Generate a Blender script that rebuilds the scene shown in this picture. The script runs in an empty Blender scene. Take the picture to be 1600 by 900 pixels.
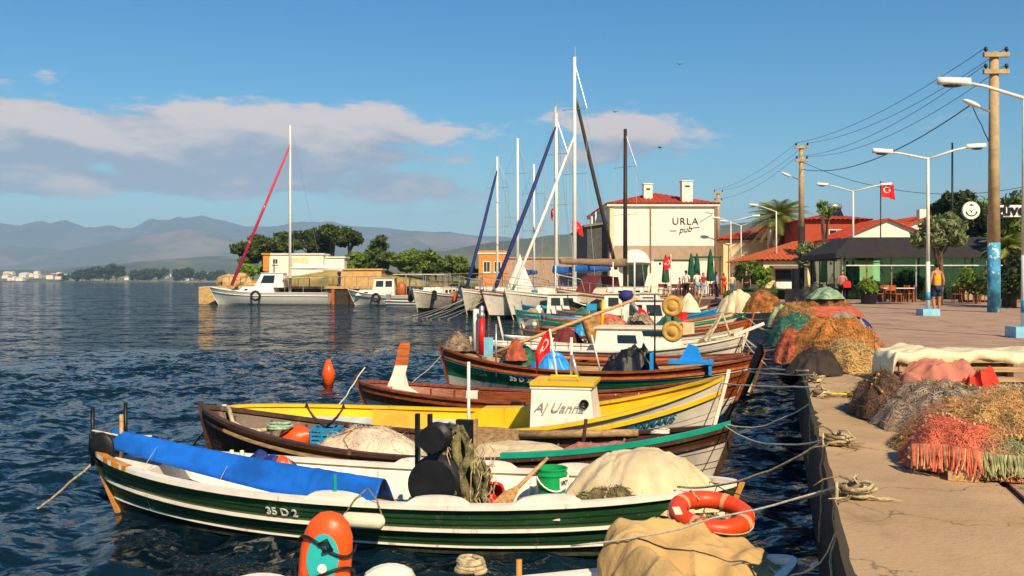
import bpy, math, random
import numpy as np
from mathutils import Vector, Matrix, noise, Euler
rnd = random.Random(11)
S = bpy.context.scene
COL = S.collection
# ---------------------------------------------------------------- camera
F, CZ, HY = 1500.0, 2.4, 438.0            # focal length in photo pixels, eye height over the water, horizon row
cam = bpy.data.cameras.new('camera'); cam.sensor_width = 36.0; cam.lens = 36.0*F/1600
cam.shift_y = -(450-HY)/1600.0; cam.clip_start = 0.05; cam.clip_end = 40000
camo = bpy.data.objects.new('camera', cam); camo.location = (0, 0, CZ); camo.rotation_euler = (math.pi/2, 0, 0)
COL.objects.link(camo); S.camera = camo
# ---------------------------------------------------------------- sun, sky, exposure
SUN_EL = math.radians(39); SX, SY = 0.33, -0.945
sun = bpy.data.lights.new('sun', 'SUN'); sun.energy = 5.0; sun.angle = math.radians(0.55); sun.color = (1.0, 0.80, 0.53)
suno = bpy.data.objects.new('sun', sun); COL.objects.link(suno)
sd = Vector((SX, SY, 0)).normalized()*math.cos(SUN_EL) + Vector((0, 0, math.sin(SUN_EL)))
suno.rotation_euler = sd.to_track_quat('Z', 'Y').to_euler(); suno.location = sd*60
S.view_settings.view_transform = 'Standard'; S.view_settings.look = 'None'
S.view_settings.exposure = 0.42; S.view_settings.gamma = 1.0; S.view_settings.use_curve_mapping = False
S.cycles.max_bounces = 8; S.cycles.transparent_max_bounces = 12; S.cycles.volume_bounces = 0
S.cycles.use_denoising = True; S.cycles.caustics_reflective = False; S.cycles.caustics_refractive = False
S.cycles.sample_clamp_indirect = 6
W = bpy.data.worlds.new('World'); S.world = W; W.use_nodes = True
class NT:
    def __init__(s, nt): s.nt = nt
    def n(s, t, **kw):
        k = s.nt.nodes.new(t)
        for a, b in kw.items(): setattr(k, a, b)
        return k
    def link(s, a, b): s.nt.links.new(a, b)
    def setin(s, sock, v):
        if isinstance(v, bpy.types.NodeSocket): s.link(v, sock)
        else: sock.default_value = v
    def m(s, op, a, b=None, c=None, clamp=False):
        k = s.n('ShaderNodeMath', operation=op, use_clamp=clamp)
        for i, v in enumerate((a, b, c)):
            if v is not None: s.setin(k.inputs[i], v)
        return k.outputs[0]
    def smooth(s, x, lo, hi):
        k = s.n('ShaderNodeMapRange', interpolation_type='SMOOTHSTEP'); s.setin(k.inputs[0], x)
        k.inputs[1].default_value = lo; k.inputs[2].default_value = hi
        return k.outputs[0]
    def noise(s, vec, scale, detail=4, rough=.55, dist=0.0):
        k = s.n('ShaderNodeTexNoise'); s.setin(k.inputs['Scale'], scale); k.inputs['Detail'].default_value = detail
        k.inputs['Roughness'].default_value = rough; k.inputs['Distortion'].default_value = dist
        if vec is not None: s.link(vec, k.inputs['Vector'])
        return k.outputs['Fac']
    def map(s, vec, sc=(1,1,1), loc=(0,0,0), rot=(0,0,0)):
        k = s.n('ShaderNodeMapping'); s.link(vec, k.inputs[0]); k.inputs['Scale'].default_value = sc
        k.inputs['Location'].default_value = loc; k.inputs['Rotation'].default_value = rot
        return k.outputs[0]
    def mix(s, fac, a, b, blend='MIX'):
        k = s.n('ShaderNodeMix', data_type='RGBA', blend_type=blend)
        s.setin(k.inputs['Factor'], fac)
        for nm, v in (('A', a), ('B', b)):
            so = [i for i in k.inputs if i.name == nm and i.type == 'RGBA'][0]
            if isinstance(v, bpy.types.NodeSocket): s.link(v, so)
            else: so.default_value = (*v[:3], 1)
        return [o for o in k.outputs if o.type == 'RGBA'][0]
def world():
    t = NT(W.node_tree); W.node_tree.nodes.clear()
    sky = t.n('ShaderNodeTexSky', sky_type='NISHITA'); sky.sun_disc = False
    sky.sun_elevation = SUN_EL; sky.sun_rotation = math.atan2(SX, SY)
    sky.air_density = 1.0; sky.dust_density = 0.0; sky.ozone_density = 1.6; sky.altitude = 0
    g = t.n('ShaderNodeTexCoord').outputs['Generated']
    sep = t.n('ShaderNodeSeparateXYZ'); t.link(g, sep.inputs[0]); x, y, z = sep.outputs
    # a bank of fair-weather cumulus low over the hills, thickest to the west, flat based and lumpy on top
    n1 = t.noise(t.map(g, (5, 5, 17), (1.3, .4, 2.1)), 1.0, 7, .58, .25)
    n2 = t.noise(t.map(g, (16, 16, 44), (.3, 2, .7)), 1.0, 5, .6)
    az = t.m('ARCTAN2', x, y)
    base = t.smooth(z, .070, .098)
    top = t.m('SUBTRACT', 1.0, t.smooth(z, .135, .225))
    west = t.m('SUBTRACT', 1.0, t.smooth(az, -.30, .16))
    dens = t.m('MULTIPLY', t.m('MULTIPLY', base, top), t.m('MULTIPLY_ADD', west, .60, .12))
    dens = t.m('ADD', dens, t.m('MULTIPLY_ADD', n1, 2.0, -1.03))
    dens = t.m('ADD', dens, t.m('MULTIPLY_ADD', n2, .70, -.35))
    lim = t.m('MULTIPLY', t.smooth(z, .045, .09), t.m('SUBTRACT', 1.0, t.smooth(z, .19, .23)))
    a = t.m('MULTIPLY', t.m('MULTIPLY', t.smooth(dens, .22, .44), .85), lim)
    # sunlit shoulders against greyer undersides
    n1b = t.noise(t.map(g, (5, 5, 17), (1.3, .4, 2.45)), 1.0, 7, .58, .25)
    lit = t.m('ADD', t.m('MULTIPLY', t.m('SUBTRACT', n1, n1b), 2.4), t.m('MULTIPLY_ADD', z, 7.5, -.78))
    lit = t.m('ADD', lit, t.m('MULTIPLY_ADD', n2, 1.3, -.55))
    cc = t.mix(t.smooth(lit, .0, .7), (3.7, 3.8, 4.6), (9.6, 7.4, 6.2))
    hs = t.n('ShaderNodeHueSaturation'); hs.inputs['Saturation'].default_value = 1.32; t.link(t.mix(1.0, sky.outputs[0], (.80, 1.03, 1.04), 'MULTIPLY'), hs.inputs['Color'])
    up = t.mix(t.smooth(z, .02, .34), (1.06, 1.02, .98), (.56, .86, 1.04)); deep = t.mix(1.0, hs.outputs[0], up, 'MULTIPLY')
    out = t.mix(a, deep, cc)
    bg = t.n('ShaderNodeBackground'); t.link(out, bg.inputs[0]); bg.inputs[1].default_value = 0.080
    wo = t.n('ShaderNodeOutputWorld'); t.link(bg.outputs[0], wo.inputs[0])
world()
# ---------------------------------------------------------------- helpers
def at(px, py, Y): return Vector(((px-800)/F*Y, Y, CZ-(py-HY)/F*Y))
def on(px, py, z): return at(px, py, F*(CZ-z)/(py-HY))
QD = Vector((0.2685, 0.9633, 0)); QN = Vector((0.9633, -0.2685, 0)); QZ = 1.25   # along the quay, inland across it, quay height
def q(s, t, z=0.0): return Vector((0.328, 0, QZ+z)) + QD*s + QN*t
def hexc(h):
    c = [int(h[i:i+2], 16)/255 for i in (0, 2, 4)]
    return tuple(x/12.92 if x <= .04045 else ((x+.055)/1.055)**2.4 for x in c)
MATS = {}
def mat(name, col, rough=.6, var=.14, scale=5, bump=.12, metal=0, c2=None, c2lo=.55, c2hi=.66, c2s=3, spec=.4, stretch=(1,1,1), bscale=None, streak=None, cracks=0):
    if name in MATS: return MATS[name]
    c = hexc(col) if isinstance(col, str) else col
    m = bpy.data.materials.new(name); m.use_nodes = True; nt = m.node_tree; t = NT(nt)
    b = nt.nodes['Principled BSDF']
    tc = t.n('ShaderNodeTexCoord').outputs['Object']
    v = t.map(tc, stretch)
    f = t.noise(v, scale, 5, .6)
    lo = tuple(max(0, x*(1-2.2*var)) for x in c); hi = tuple(min(1, x*(1+1.6*var)) for x in c)
    cc = t.mix(t.smooth(f, .25, .75), lo, hi)
    if c2 is not None:
        d = hexc(c2) if isinstance(c2, str) else c2
        cc = t.mix(t.smooth(t.noise(v, c2s, 6, .68), c2lo, c2hi), cc, d)
    if streak:      # rust and dirt runs down the boards
        sv = t.map(tc, (7, 7, .7)); k = t.m('MULTIPLY', t.smooth(t.noise(sv, 1.6, 5, .65), .55, .72), t.smooth(t.noise(tc, 1.7, 3, .6), .42, .62))
        cc = t.mix(t.m('MULTIPLY', k, .75), cc, hexc(streak))
        cc = t.mix(t.m('MULTIPLY', t.smooth(t.noise(tc, 34, 3, .7), .63, .69), .7), cc, tuple(min(1, .5*x+.18) for x in c))
    if cracks:
        vo = t.n('ShaderNodeTexVoronoi', feature='DISTANCE_TO_EDGE'); vo.inputs['Scale'].default_value = cracks
        wv = t.n('ShaderNodeVectorMath', operation='ADD'); t.link(tc, wv.inputs[0]); nn = t.n('ShaderNodeTexNoise'); nn.inputs['Scale'].default_value = 2.2; nn.inputs['Detail'].default_value = 6; t.link(tc, nn.inputs['Vector']); t.link(nn.outputs['Color'], wv.inputs[1]); t.link(wv.outputs[0], vo.inputs['Vector'])
        ck = t.m('MULTIPLY', t.m('SUBTRACT', 1.0, t.smooth(vo.outputs['Distance'], .0, .012)), t.smooth(t.noise(tc, .6, 2, .5), .46, .56))
        cc = t.mix(t.m('MULTIPLY', ck, .75), cc, tuple(x*.3 for x in c))
        sp = t.smooth(t.noise(tc, 1.3, 6, .72), .56, .74); cc = t.mix(t.m('MULTIPLY', sp, .55), cc, tuple(x*.45 for x in c))
        sp = t.smooth(t.noise(tc, 26, 4, .7), .64, .72); cc = t.mix(t.m('MULTIPLY', sp, .4), cc, tuple(x*.35 for x in c))
    t.link(cc, b.inputs['Base Color'])
    b.inputs['Roughness'].default_value = rough; b.inputs['Metallic'].default_value = metal
    b.inputs['Specular IOR Level'].default_value = spec
    if bump:
        bp = t.n('ShaderNodeBump'); bp.inputs['Strength'].default_value = bump; bp.inputs['Distance'].default_value = .02
        t.link(t.noise(v, bscale or scale*5, 4, .6), bp.inputs['Height']); t.link(bp.outputs[0], b.inputs['Normal'])
    MATS[name] = m; return m
def setp(o, label=None, cat=None, group=None, kind=None):
    if label: o['label'] = label
    if cat: o['category'] = cat
    if group: o['group'] = group
    if kind: o['kind'] = kind
    return o
def thing(name, label, cat, loc=(0,0,0), rz=0, group=None):
    o = bpy.data.objects.new(name, None); COL.objects.link(o); o.location = loc; o.rotation_euler = (0, 0, rz)
    return setp(o, label, cat, group)
def copy_tree(o, parent=None):
    c = o.copy(); COL.objects.link(c); c.parent = parent
    for ch in o.children: copy_tree(ch, c)
    return c
class MB:
    def __init__(s): s.v = []; s.f = []
    def add(s, vs, fs):
        k = len(s.v); s.v += [tuple(x) for x in vs]; s.f += [tuple(i+k for i in f) for f in fs]; return s
    def box(s, c, d, rz=0, M=None, taper=1.0):
        x, y, z = d[0]/2, d[1]/2, d[2]/2
        vs = [Vector((a*x*(taper if e > 0 else 1), b*y*(taper if e > 0 else 1), e*z)) for e in (-1, 1) for a, b in ((-1,-1),(1,-1),(1,1),(-1,1))]
        if rz: r = Matrix.Rotation(rz, 3, 'Z'); vs = [r@v for v in vs]
        if M is not None: vs = [M@v for v in vs]
        c = Vector(c)
        return s.add([v+c for v in vs], [(3,2,1,0),(4,5,6,7),(0,1,5,4),(1,2,6,5),(2,3,7,6),(3,0,4,7)])
    def beam(s, a, b, w, h):
        a, b = Vector(a), Vector(b); d = b-a; L = d.length
        return s.box((a+b)/2, (w, h, L), M=d.to_track_quat('Z', 'Y').to_matrix())
    def loft(s, rings, closed=True, cap=True):
        n = len(rings[0]); vs = [p for r in rings for p in r]; fs = []
        for i in range(len(rings)-1):
            for j in range(n if closed else n-1):
                k = (j+1) % n; fs.append((i*n+j, i*n+k, (i+1)*n+k, (i+1)*n+j))
        if cap and closed: fs.append(tuple(reversed(range(n)))); fs.append(tuple((len(rings)-1)*n+j for j in range(n)))
        return s.add(vs, fs)
    def tube(s, pts, r, n=6, cap=True):
        pts = [Vector(p) for p in pts]; rs = r if isinstance(r, (list, tuple)) else [r]*len(pts)
        up = None; rings = []
        for i, p in enumerate(pts):
            d = (pts[min(i+1, len(pts)-1)]-pts[max(i-1, 0)])
            d = d.normalized() if d.length > 1e-9 else Vector((0, 0, 1))
            if up is None: up = Vector((0, 0, 1)) if abs(d.z) < .9 else Vector((1, 0, 0))
            a = d.cross(up)
            if a.length < 1e-6: a = d.orthogonal()
            a.normalize(); b = a.cross(d).normalized(); up = b
            rings.append([p+(a*math.cos(2*math.pi*j/n)+b*math.sin(2*math.pi*j/n))*rs[i] for j in range(n)])
        return s.loft(rings, True, cap)
    def lathe(s, prof, c=(0,0,0), n=14, M=None, cap=True):
        c = Vector(c); rings = []
        for r, z in prof:
            ring = [Vector((r*math.cos(2*math.pi*j/n), r*math.sin(2*math.pi*j/n), z)) for j in range(n)]
            if M is not None: ring = [M@p for p in ring]
            rings.append([p+c for p in ring])
        return s.loft(rings, True, cap)
    def ell(s, c, r, n=14, m=9, amp=0, fs=2, seed=0, M=None, zmin=None):
        c = Vector(c); rings = []
        for i in range(m+1):
            ph = math.pi*i/m - math.pi/2; ring = []
            for j in range(n):
                a = 2*math.pi*j/n
                d = Vector((math.cos(ph)*math.cos(a), math.cos(ph)*math.sin(a), math.sin(ph)))
                k = 1+amp*noise.fractal(d*fs+Vector((seed*3.1, seed, 0)), 1, 2, 3) if amp else 1
                p = Vector((d.x*r[0]*k, d.y*r[1]*k, d.z*r[2]*k))
                if M is not None: p = M@p
                p = p+c
                if zmin is not None: p.z = max(p.z, zmin)
                ring.append(p)
            rings.append(ring)
        return s.loft(rings, True, False)
    def prism(s, poly, z0, z1):
        n = len(poly); vs = [(p[0], p[1], z0) for p in poly]+[(p[0], p[1], z1) for p in poly]
        return s.add(vs, [tuple(reversed(range(n))), tuple(range(n, 2*n))]+[(i, (i+1) % n, n+(i+1) % n, n+i) for i in range(n)])
    def build(s, name, m, parent=None, smooth=False, label=None, cat=None, group=None, kind=None):
        me = bpy.data.meshes.new(name); me.from_pydata(s.v, [], s.f); me.validate(); me.update()
        if m is not None: me.materials.append(m)
        if smooth: me.shade_smooth()
        if smooth == 'auto':
            try: me.set_sharp_from_angle(angle=math.radians(38))
            except Exception: pass
        o = bpy.data.objects.new(name, me); COL.objects.link(o); o.parent = parent
        return setp(o, label, cat, group, kind)
def mesh_np(name, V, Fq, m, parent=None, smooth=True, **kw):
    me = bpy.data.meshes.new(name); V = np.asarray(V, dtype=np.float32); Fq = np.asarray(Fq, dtype=np.int32)
    me.vertices.add(len(V)); me.vertices.foreach_set('co', V.ravel())
    k = Fq.shape[1]; me.loops.add(Fq.size); me.loops.foreach_set('vertex_index', Fq.ravel())
    me.polygons.add(len(Fq)); me.polygons.foreach_set('loop_start', np.arange(len(Fq), dtype=np.int32)*k)
    me.update(calc_edges=True); me.validate()
    if m is not None: me.materials.append(m)
    if smooth: me.shade_smooth()
    o = bpy.data.objects.new(name, me); COL.objects.link(o); o.parent = parent
    return setp(o, **kw)
def text(s, size, M, m, name='lettering', parent=None, shear=0, extrude=.002, space=1.0, bold=0):
    cu = bpy.data.curves.new(name, 'FONT'); cu.body = s; cu.size = size; cu.align_x = 'CENTER'; cu.align_y = 'CENTER'
    cu.extrude = extrude; cu.shear = shear; cu.space_character = space; cu.offset = bold; cu.resolution_u = 3
    o = bpy.data.objects.new(name+'_curve', cu); COL.objects.link(o)
    me = bpy.data.meshes.new_from_object(o.evaluated_get(bpy.context.evaluated_depsgraph_get()))
    bpy.data.objects.remove(o); me.materials.clear(); me.materials.append(m)
    me.transform(M)
    r = bpy.data.objects.new(name, me); COL.objects.link(r); r.parent = parent; return r
def frame_mat(origin, xdir, ydir):      # text space -> parent space: x along the writing, y up the letters
    x = Vector(xdir).normalized(); z = x.cross(Vector(ydir)).normalized(); y = z.cross(x)
    return Matrix.Translation(Vector(origin)) @ Matrix((x, y, z)).transposed().to_4x4()
def nz(x, y=0.0, z=0.0, o=3): return noise.fractal(Vector((x, y, z)), 1.0, 2.0, o)
def lerp(a, b, t): return a+(b-a)*t
ORD = 'first second third fourth fifth sixth seventh eighth ninth tenth eleventh twelfth thirteenth fourteenth fifteenth sixteenth'.split()
# ---------------------------------------------------------------- materials
white = mat('white_paint', 'ece5d6', .45, .06, 4, .08, streak='8a6238', c2='a8946f', c2lo=.57, c2hi=.80, c2s=4)
white_clean = mat('white_gelcoat', 'eeeae0', .3, .03, 3, .03)
cream = mat('cream_paint', 'e4d8ba', .5, .07, 4, .1, c2='a08a66', c2lo=.6, c2hi=.78, c2s=6)
green_hull = mat('bottle_green_paint', '2d5a33', .36, .16, 4, .06, streak='6e7a58', c2='4d6a48', c2lo=.62, c2hi=.8, c2s=7, stretch=(.5,1,2))
green_dark = mat('dark_green_bottom', '101d14', .4, .2, 4, .1)
brown_hull = mat('dark_brown_paint', '4a2f1c', .5, .2, 5, .12, streak='8a7458', c2='7d5c3c', c2lo=.6, c2hi=.75, c2s=6, stretch=(.4,1,2))
varnish = mat('varnished_wood', '8a4620', .38, .28, 7, .12, streak='4a2412', stretch=(.6,6,6), c2='5a2a14', c2lo=.55, c2hi=.7, c2s=4)
orange_wood = mat('orange_wood', 'b5602a', .42, .25, 6, .15, stretch=(.5,6,6))
tan_wood = mat('weathered_tan_wood', 'a98a63', .7, .22, 6, .25, stretch=(.5,7,7))
plank_wood = mat('bare_plank_wood', 'c59c66', .65, .22, 6, .2, stretch=(.6,8,8))
grey_wood = mat('grey_wood', '7d7163', .8, .22, 7, .3, stretch=(.5,7,7))
yellow = mat('yellow_paint', 'e8bb12', .42, .06, 3, .05, streak='8f6d1c', c2='b98d20', c2lo=.64, c2hi=.8, c2s=5)
yellow_pale = mat('faded_yellow_board', 'dba22a', .55, .1, 4, .1)
ochre = mat('ochre_paint', 'c98c3e', .5, .15, 6, .1)
greyblue = mat('grey_blue_paint', 'a9b5b4', .5, .08, 4, .08)
palegrey = mat('pale_grey_bottom', 'cfc8b8', .55, .1, 4, .1, streak='7a6648', c2='8e8570', c2lo=.58, c2hi=.75, c2s=5)
teal = mat('teal_green_paint', '169a7e', .35, .1, 5, .06)
mid_green = mat('green_paint', '1f7a48', .38, .15, 5, .08)
bluepaint = mat('blue_paint', '2b8fc0', .4, .1, 5, .08)
lightblue = mat('light_blue_paint', '86c3dc', .45, .1, 5, .08)
brightblue = mat('bright_blue_plastic', '1d8fe0', .4, .08, 4, .06)
bluetarp = mat('blue_tarpaulin', '1763c4', .42, .16, 3, .35, bscale=9)
navy = mat('navy_cloth', '1c2f77', .7, .2, 6, .3)
black = mat('black_rubber', '15151a', .5, .3, 6, .2)
blackmetal = mat('black_metal', '1b1b20', .45, .25, 6, .15, metal=.3)
steel = mat('galvanised_steel', 'b8b8b2', .38, .1, 8, .06, metal=.7)
lamp_white = mat('lamp_post_white', 'dcdcd0', .45, .06, 5, .05)
glass_dark = mat('dark_glass', '1a2024', .08, .1, 2, 0, spec=.8)
red = mat('red_plastic', 'd3241c', .38, .08, 4, .05)
ringorange = mat('lifebuoy_orange', 'e2471c', .42, .1, 5, .12, c2='c03a18', c2lo=.6, c2hi=.8)
orange = mat('orange_pvc', 'e8561a', .36, .08, 4, .15)
tealpanel = mat('teal_panel', '2bb3b0', .4, .06, 4, .05)
bucketgreen = mat('bucket_green', '12a35c', .38, .06, 4, .04)
rope_m = mat('weathered_rope', 'c5b38c', .85, .22, 30, .6, bscale=120)
rope_dark = mat('dirty_rope', '8c7a58', .9, .25, 30, .6, bscale=120)
rope_white = mat('white_rope', 'ddd6c4', .8, .12, 30, .5, bscale=120)
rope_green = mat('green_rope', '9fc0a0', .8, .2, 30, .5, bscale=120)
rope_yellow = mat('yellow_rope', 'd8c32a', .7, .12, 30, .4, bscale=120)
canvas_tan = mat('tan_canvas', 'c4a26a', .88, .12, 3, .3, bscale=45, c2='8a6a3a', c2lo=.56, c2hi=.78, c2s=2.5)
canvas_cream = mat('cream_canvas', 'd2c09a', .88, .1, 3, .3, bscale=45, c2='ab9469', c2lo=.56, c2hi=.75, c2s=4)
canvas_pale = mat('pale_tarpaulin', 'ddd2ac', .6, .08, 3, .2, c2='a99b74', c2lo=.58, c2hi=.75, c2s=4)
canvas_brown = mat('brown_boom_cover', '8f7558', .85, .1, 4, .2)
cloth_pink = mat('faded_pink_cloth', 'b8735f', .85, .14, 4, .3)
cloth_red = mat('red_orange_cloth', 'd83a1e', .8, .12, 4, .25)
cloth_grey = mat('grey_cloth', '93897c', .9, .18, 5, .4)
cloth_wine = mat('wine_cloth', '6b2a2a', .9, .2, 5, .4)
net_tan = mat('tan_net', 'b0854c', .95, .3, 6, .9, bscale=70, c2='9a5a3c', c2lo=.50, c2hi=.62, c2s=2.2)
net_orange = mat('orange_net', 'ad6d36', .95, .3, 6, .9, bscale=70, c2='6a4a34', c2lo=.50, c2hi=.62, c2s=1.8)
net_coral = mat('coral_net', 'c9684a', .95, .22, 6, .9, bscale=70, c2='8f3a2a', c2lo=.55, c2hi=.7, c2s=5)
net_green = mat('green_net', '3a7560', .95, .25, 6, .9, bscale=70, c2='12402e', c2lo=.55, c2hi=.7, c2s=5)
net_grey = mat('grey_net', 'ac9680', .95, .28, 7, .9, bscale=70, c2='4f483c', c2lo=.5, c2hi=.64, c2s=6)
net_olive = mat('olive_net', '8b8258', .95, .35, 8, .9, bscale=70, c2='3d3822', c2lo=.5, c2hi=.62, c2s=6)
net_plastic = mat('pale_wrapped_net', 'd8c6ac', .6, .14, 4, .5, bscale=30, c2='b0977a', c2lo=.55, c2hi=.7, c2s=5)
straw = mat('straw_disc', 'c79a4c', .75, .15, 6, .5, bscale=50)
concrete = mat('quay_concrete', 'b89a74', .92, .10, 1.6, .3, c2='98794c', c2lo=.50, c2hi=.75, c2s=.8, bscale=28, cracks=.8)
promenade_m = mat('pink_stamped_concrete', 'ab8c74', .9, .1, 1.5, .3, c2='8d6c5c', c2lo=.54, c2hi=.75, c2s=.7, bscale=24, cracks=.5)
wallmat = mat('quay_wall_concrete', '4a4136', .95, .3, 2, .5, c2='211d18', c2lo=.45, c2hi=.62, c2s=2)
stone_tan = mat('tan_stone', 'c2a06a', .9, .2, 3, .5, c2='80663e', c2lo=.55, c2hi=.7)
plaster_white = mat('white_render', 'e9e2d2', .8, .04, 1.5, .1, c2='cfc4ae', c2lo=.6, c2hi=.8, c2s=.7)
plaster_taupe = mat('taupe_render', 'ab937c', .8, .06, 2, .1)
plaster_cream = mat('cream_render', 'e6cf9f', .8, .05, 2, .1)
plaster_orange = mat('orange_render', 'd98a3c', .8, .08, 2, .1)
plaster_red = mat('red_render', 'a8452a', .8, .07, 2, .1)
rooftile = mat('red_roof_tile', 'b8431f', .75, .25, 6, .2, c2='83301a', c2lo=.55, c2hi=.7, c2s=2)
rooforange = mat('orange_roof_tile', 'bd5c2c', .7, .16, 6, .15, c2='a8481e', c2lo=.6, c2hi=.75, c2s=2)
awning = mat('charcoal_awning', '2d2a28', .8, .12, 2, .12)
umb_green = mat('green_parasol_cloth', '10543a', .8, .15, 6, .2)
pole_con = mat('concrete_pole', 'b39a72', .85, .12, 3, .2)
skin_m = mat('skin', 'b07a58', .55, .05, 6, 0)
hair_dark = mat('dark_hair', '1d1613', .6, .2, 30, .3)
bark = mat('bark', '6b563f', .9, .25, 8, .5)
flagred = mat('flag_red', 'd5151c', .7, .06, 5, .1)
def leafmat(name, col, var=.35):
    if name in MATS: return MATS[name]
    m = bpy.data.materials.new(name); m.use_nodes = True; t = NT(m.node_tree); b = m.node_tree.nodes['Principled BSDF']
    c = hexc(col); oi = t.n('ShaderNodeNewGeometry').outputs['Random Per Island']
    cc = t.mix(oi, tuple(x*(1-var) for x in c), tuple(min(1, x*(1+var*1.3)) for x in c))
    t.link(cc, b.inputs['Base Color']); b.inputs['Roughness'].default_value = .6; b.inputs['Specular IOR Level'].default_value = .25
    tr = t.n('ShaderNodeBsdfTranslucent'); t.link(cc, tr.inputs[0])
    mx = t.n('ShaderNodeMixShader'); mx.inputs[0].default_value = .25
    t.link(b.outputs[0], mx.inputs[1]); t.link(tr.outputs[0], mx.inputs[2])
    t.link(mx.outputs[0], m.node_tree.nodes['Material Output'].inputs[0]); MATS[name] = m; return m
leaf_pine = leafmat('pine_needles', '4c5a26'); leaf_green = leafmat('green_leaves', '64792e'); leaf_dark = leafmat('dark_leaves', '3d4b24')
leaf_silver = leafmat('silvery_leaves', '7d8658'); leaf_palm = leafmat('palm_leaves', '8a9440'); leaf_bright = leafmat('bright_leaves', '6f8a2e')
# ---------------------------------------------------------------- sea
def sea_material():
    m = bpy.data.materials.new('sea_water'); m.use_nodes = True; t = NT(m.node_tree); b = m.node_tree.nodes['Principled BSDF']
    tc = t.n('ShaderNodeTexCoord').outputs['Object']
    big = t.noise(t.map(tc, (.05, .12, 1)), 1, 3, .5)
    t.link(t.mix(big, (.002, .010, .020), (.005, .020, .034)), b.inputs['Base Color'])
    b.inputs['Roughness'].default_value = .07; b.inputs['IOR'].default_value = 1.33; b.inputs['Specular IOR Level'].default_value = .22
    # ripples as a direct slope field, so that far water keeps its roughness instead of smoothing to a mirror
    def slope(scale, k, rot):
        n = t.n('ShaderNodeTexNoise'); n.inputs['Scale'].default_value = scale; n.inputs['Detail'].default_value = 3; n.inputs['Roughness'].default_value = .55
        t.link(t.map(tc, (1, 1.8, 1), rot=(0, 0, rot)), n.inputs['Vector'])
        c = t.n('ShaderNodeVectorMath', operation='SUBTRACT'); t.link(n.outputs['Color'], c.inputs[0]); c.inputs[1].default_value = (.5, .5, .5)
        d = t.n('ShaderNodeVectorMath', operation='MULTIPLY'); t.link(c.outputs[0], d.inputs[0]); d.inputs[1].default_value = (k*.8, k*1.2, 0); return d.outputs[0]
    def vadd(a, b): k = t.n('ShaderNodeVectorMath', operation='ADD'); t.link(a, k.inputs[0]); t.link(b, k.inputs[1]); return k.outputs[0]
    g = t.n('ShaderNodeNewGeometry').outputs['Normal']
    sy = t.n('ShaderNodeSeparateXYZ'); t.link(tc, sy.inputs[0])      # the open bay is rougher than the water sheltered between the boats
    gain = t.m('MULTIPLY_ADD', t.smooth(sy.outputs[1], 9, 45), 1.9, 1.0)
    sl = vadd(slope(1.9, 1.7, .25), vadd(slope(7.0, 1.2, -.3), slope(.3, .9, .1)))
    sc = t.n('ShaderNodeVectorMath', operation='SCALE'); t.link(sl, sc.inputs[0]); t.link(gain, sc.inputs['Scale']); n = vadd(g, sc.outputs[0])
    nn = t.n('ShaderNodeVectorMath', operation='NORMALIZE'); t.link(n, nn.inputs[0]); t.link(nn.outputs[0], b.inputs['Normal'])
    return m
def build_sea():
    x = np.arange(-15, 9.01, .075); y = np.arange(2.0, 34.01, .075); X, Y = np.meshgrid(x, y)
    Z = np.zeros_like(X); r = np.random.RandomState(5)
    for i in range(46):
        lam = math.exp(r.uniform(math.log(.22), math.log(1.7))); k = 2*math.pi/lam; th = math.radians(200+r.normal(0, 38))
        a = .0056*lam**.8
        p = k*(X*math.cos(th)+Y*math.sin(th))+r.uniform(0, 6.28)
        Z += a*(np.sin(p)+.25*np.sin(2*p+.9))
    fade = np.clip(np.minimum.reduce([X-x[0], x[-1]-X, Y-y[0], y[-1]-Y])/4, 0, 1); Z *= fade
    V = np.stack([X, Y, Z], -1).reshape(-1, 3); ny, nx = X.shape
    i = np.arange(ny-1)[:, None]*nx+np.arange(nx-1)[None]; Fq = np.stack([i, i+1, i+nx+1, i+nx], -1).reshape(-1, 4)
    # open water beyond the finely waved patch
    far = [(-7000, -60), (7000, -60), (7000, 9600), (-7000, 9600)]; k = len(V)
    V = np.vstack([V, [(a, b, 0) for a, b in far]])
    c = [0, nx-1, ny*nx-1, (ny-1)*nx]
    Fq = np.vstack([Fq, [(k+j, k+(j+1) % 4, c[(j+1) % 4], c[j]) for j in range(4)]])
    mesh_np('sea', V, Fq, sea_material(), kind='structure')
build_sea()
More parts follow.
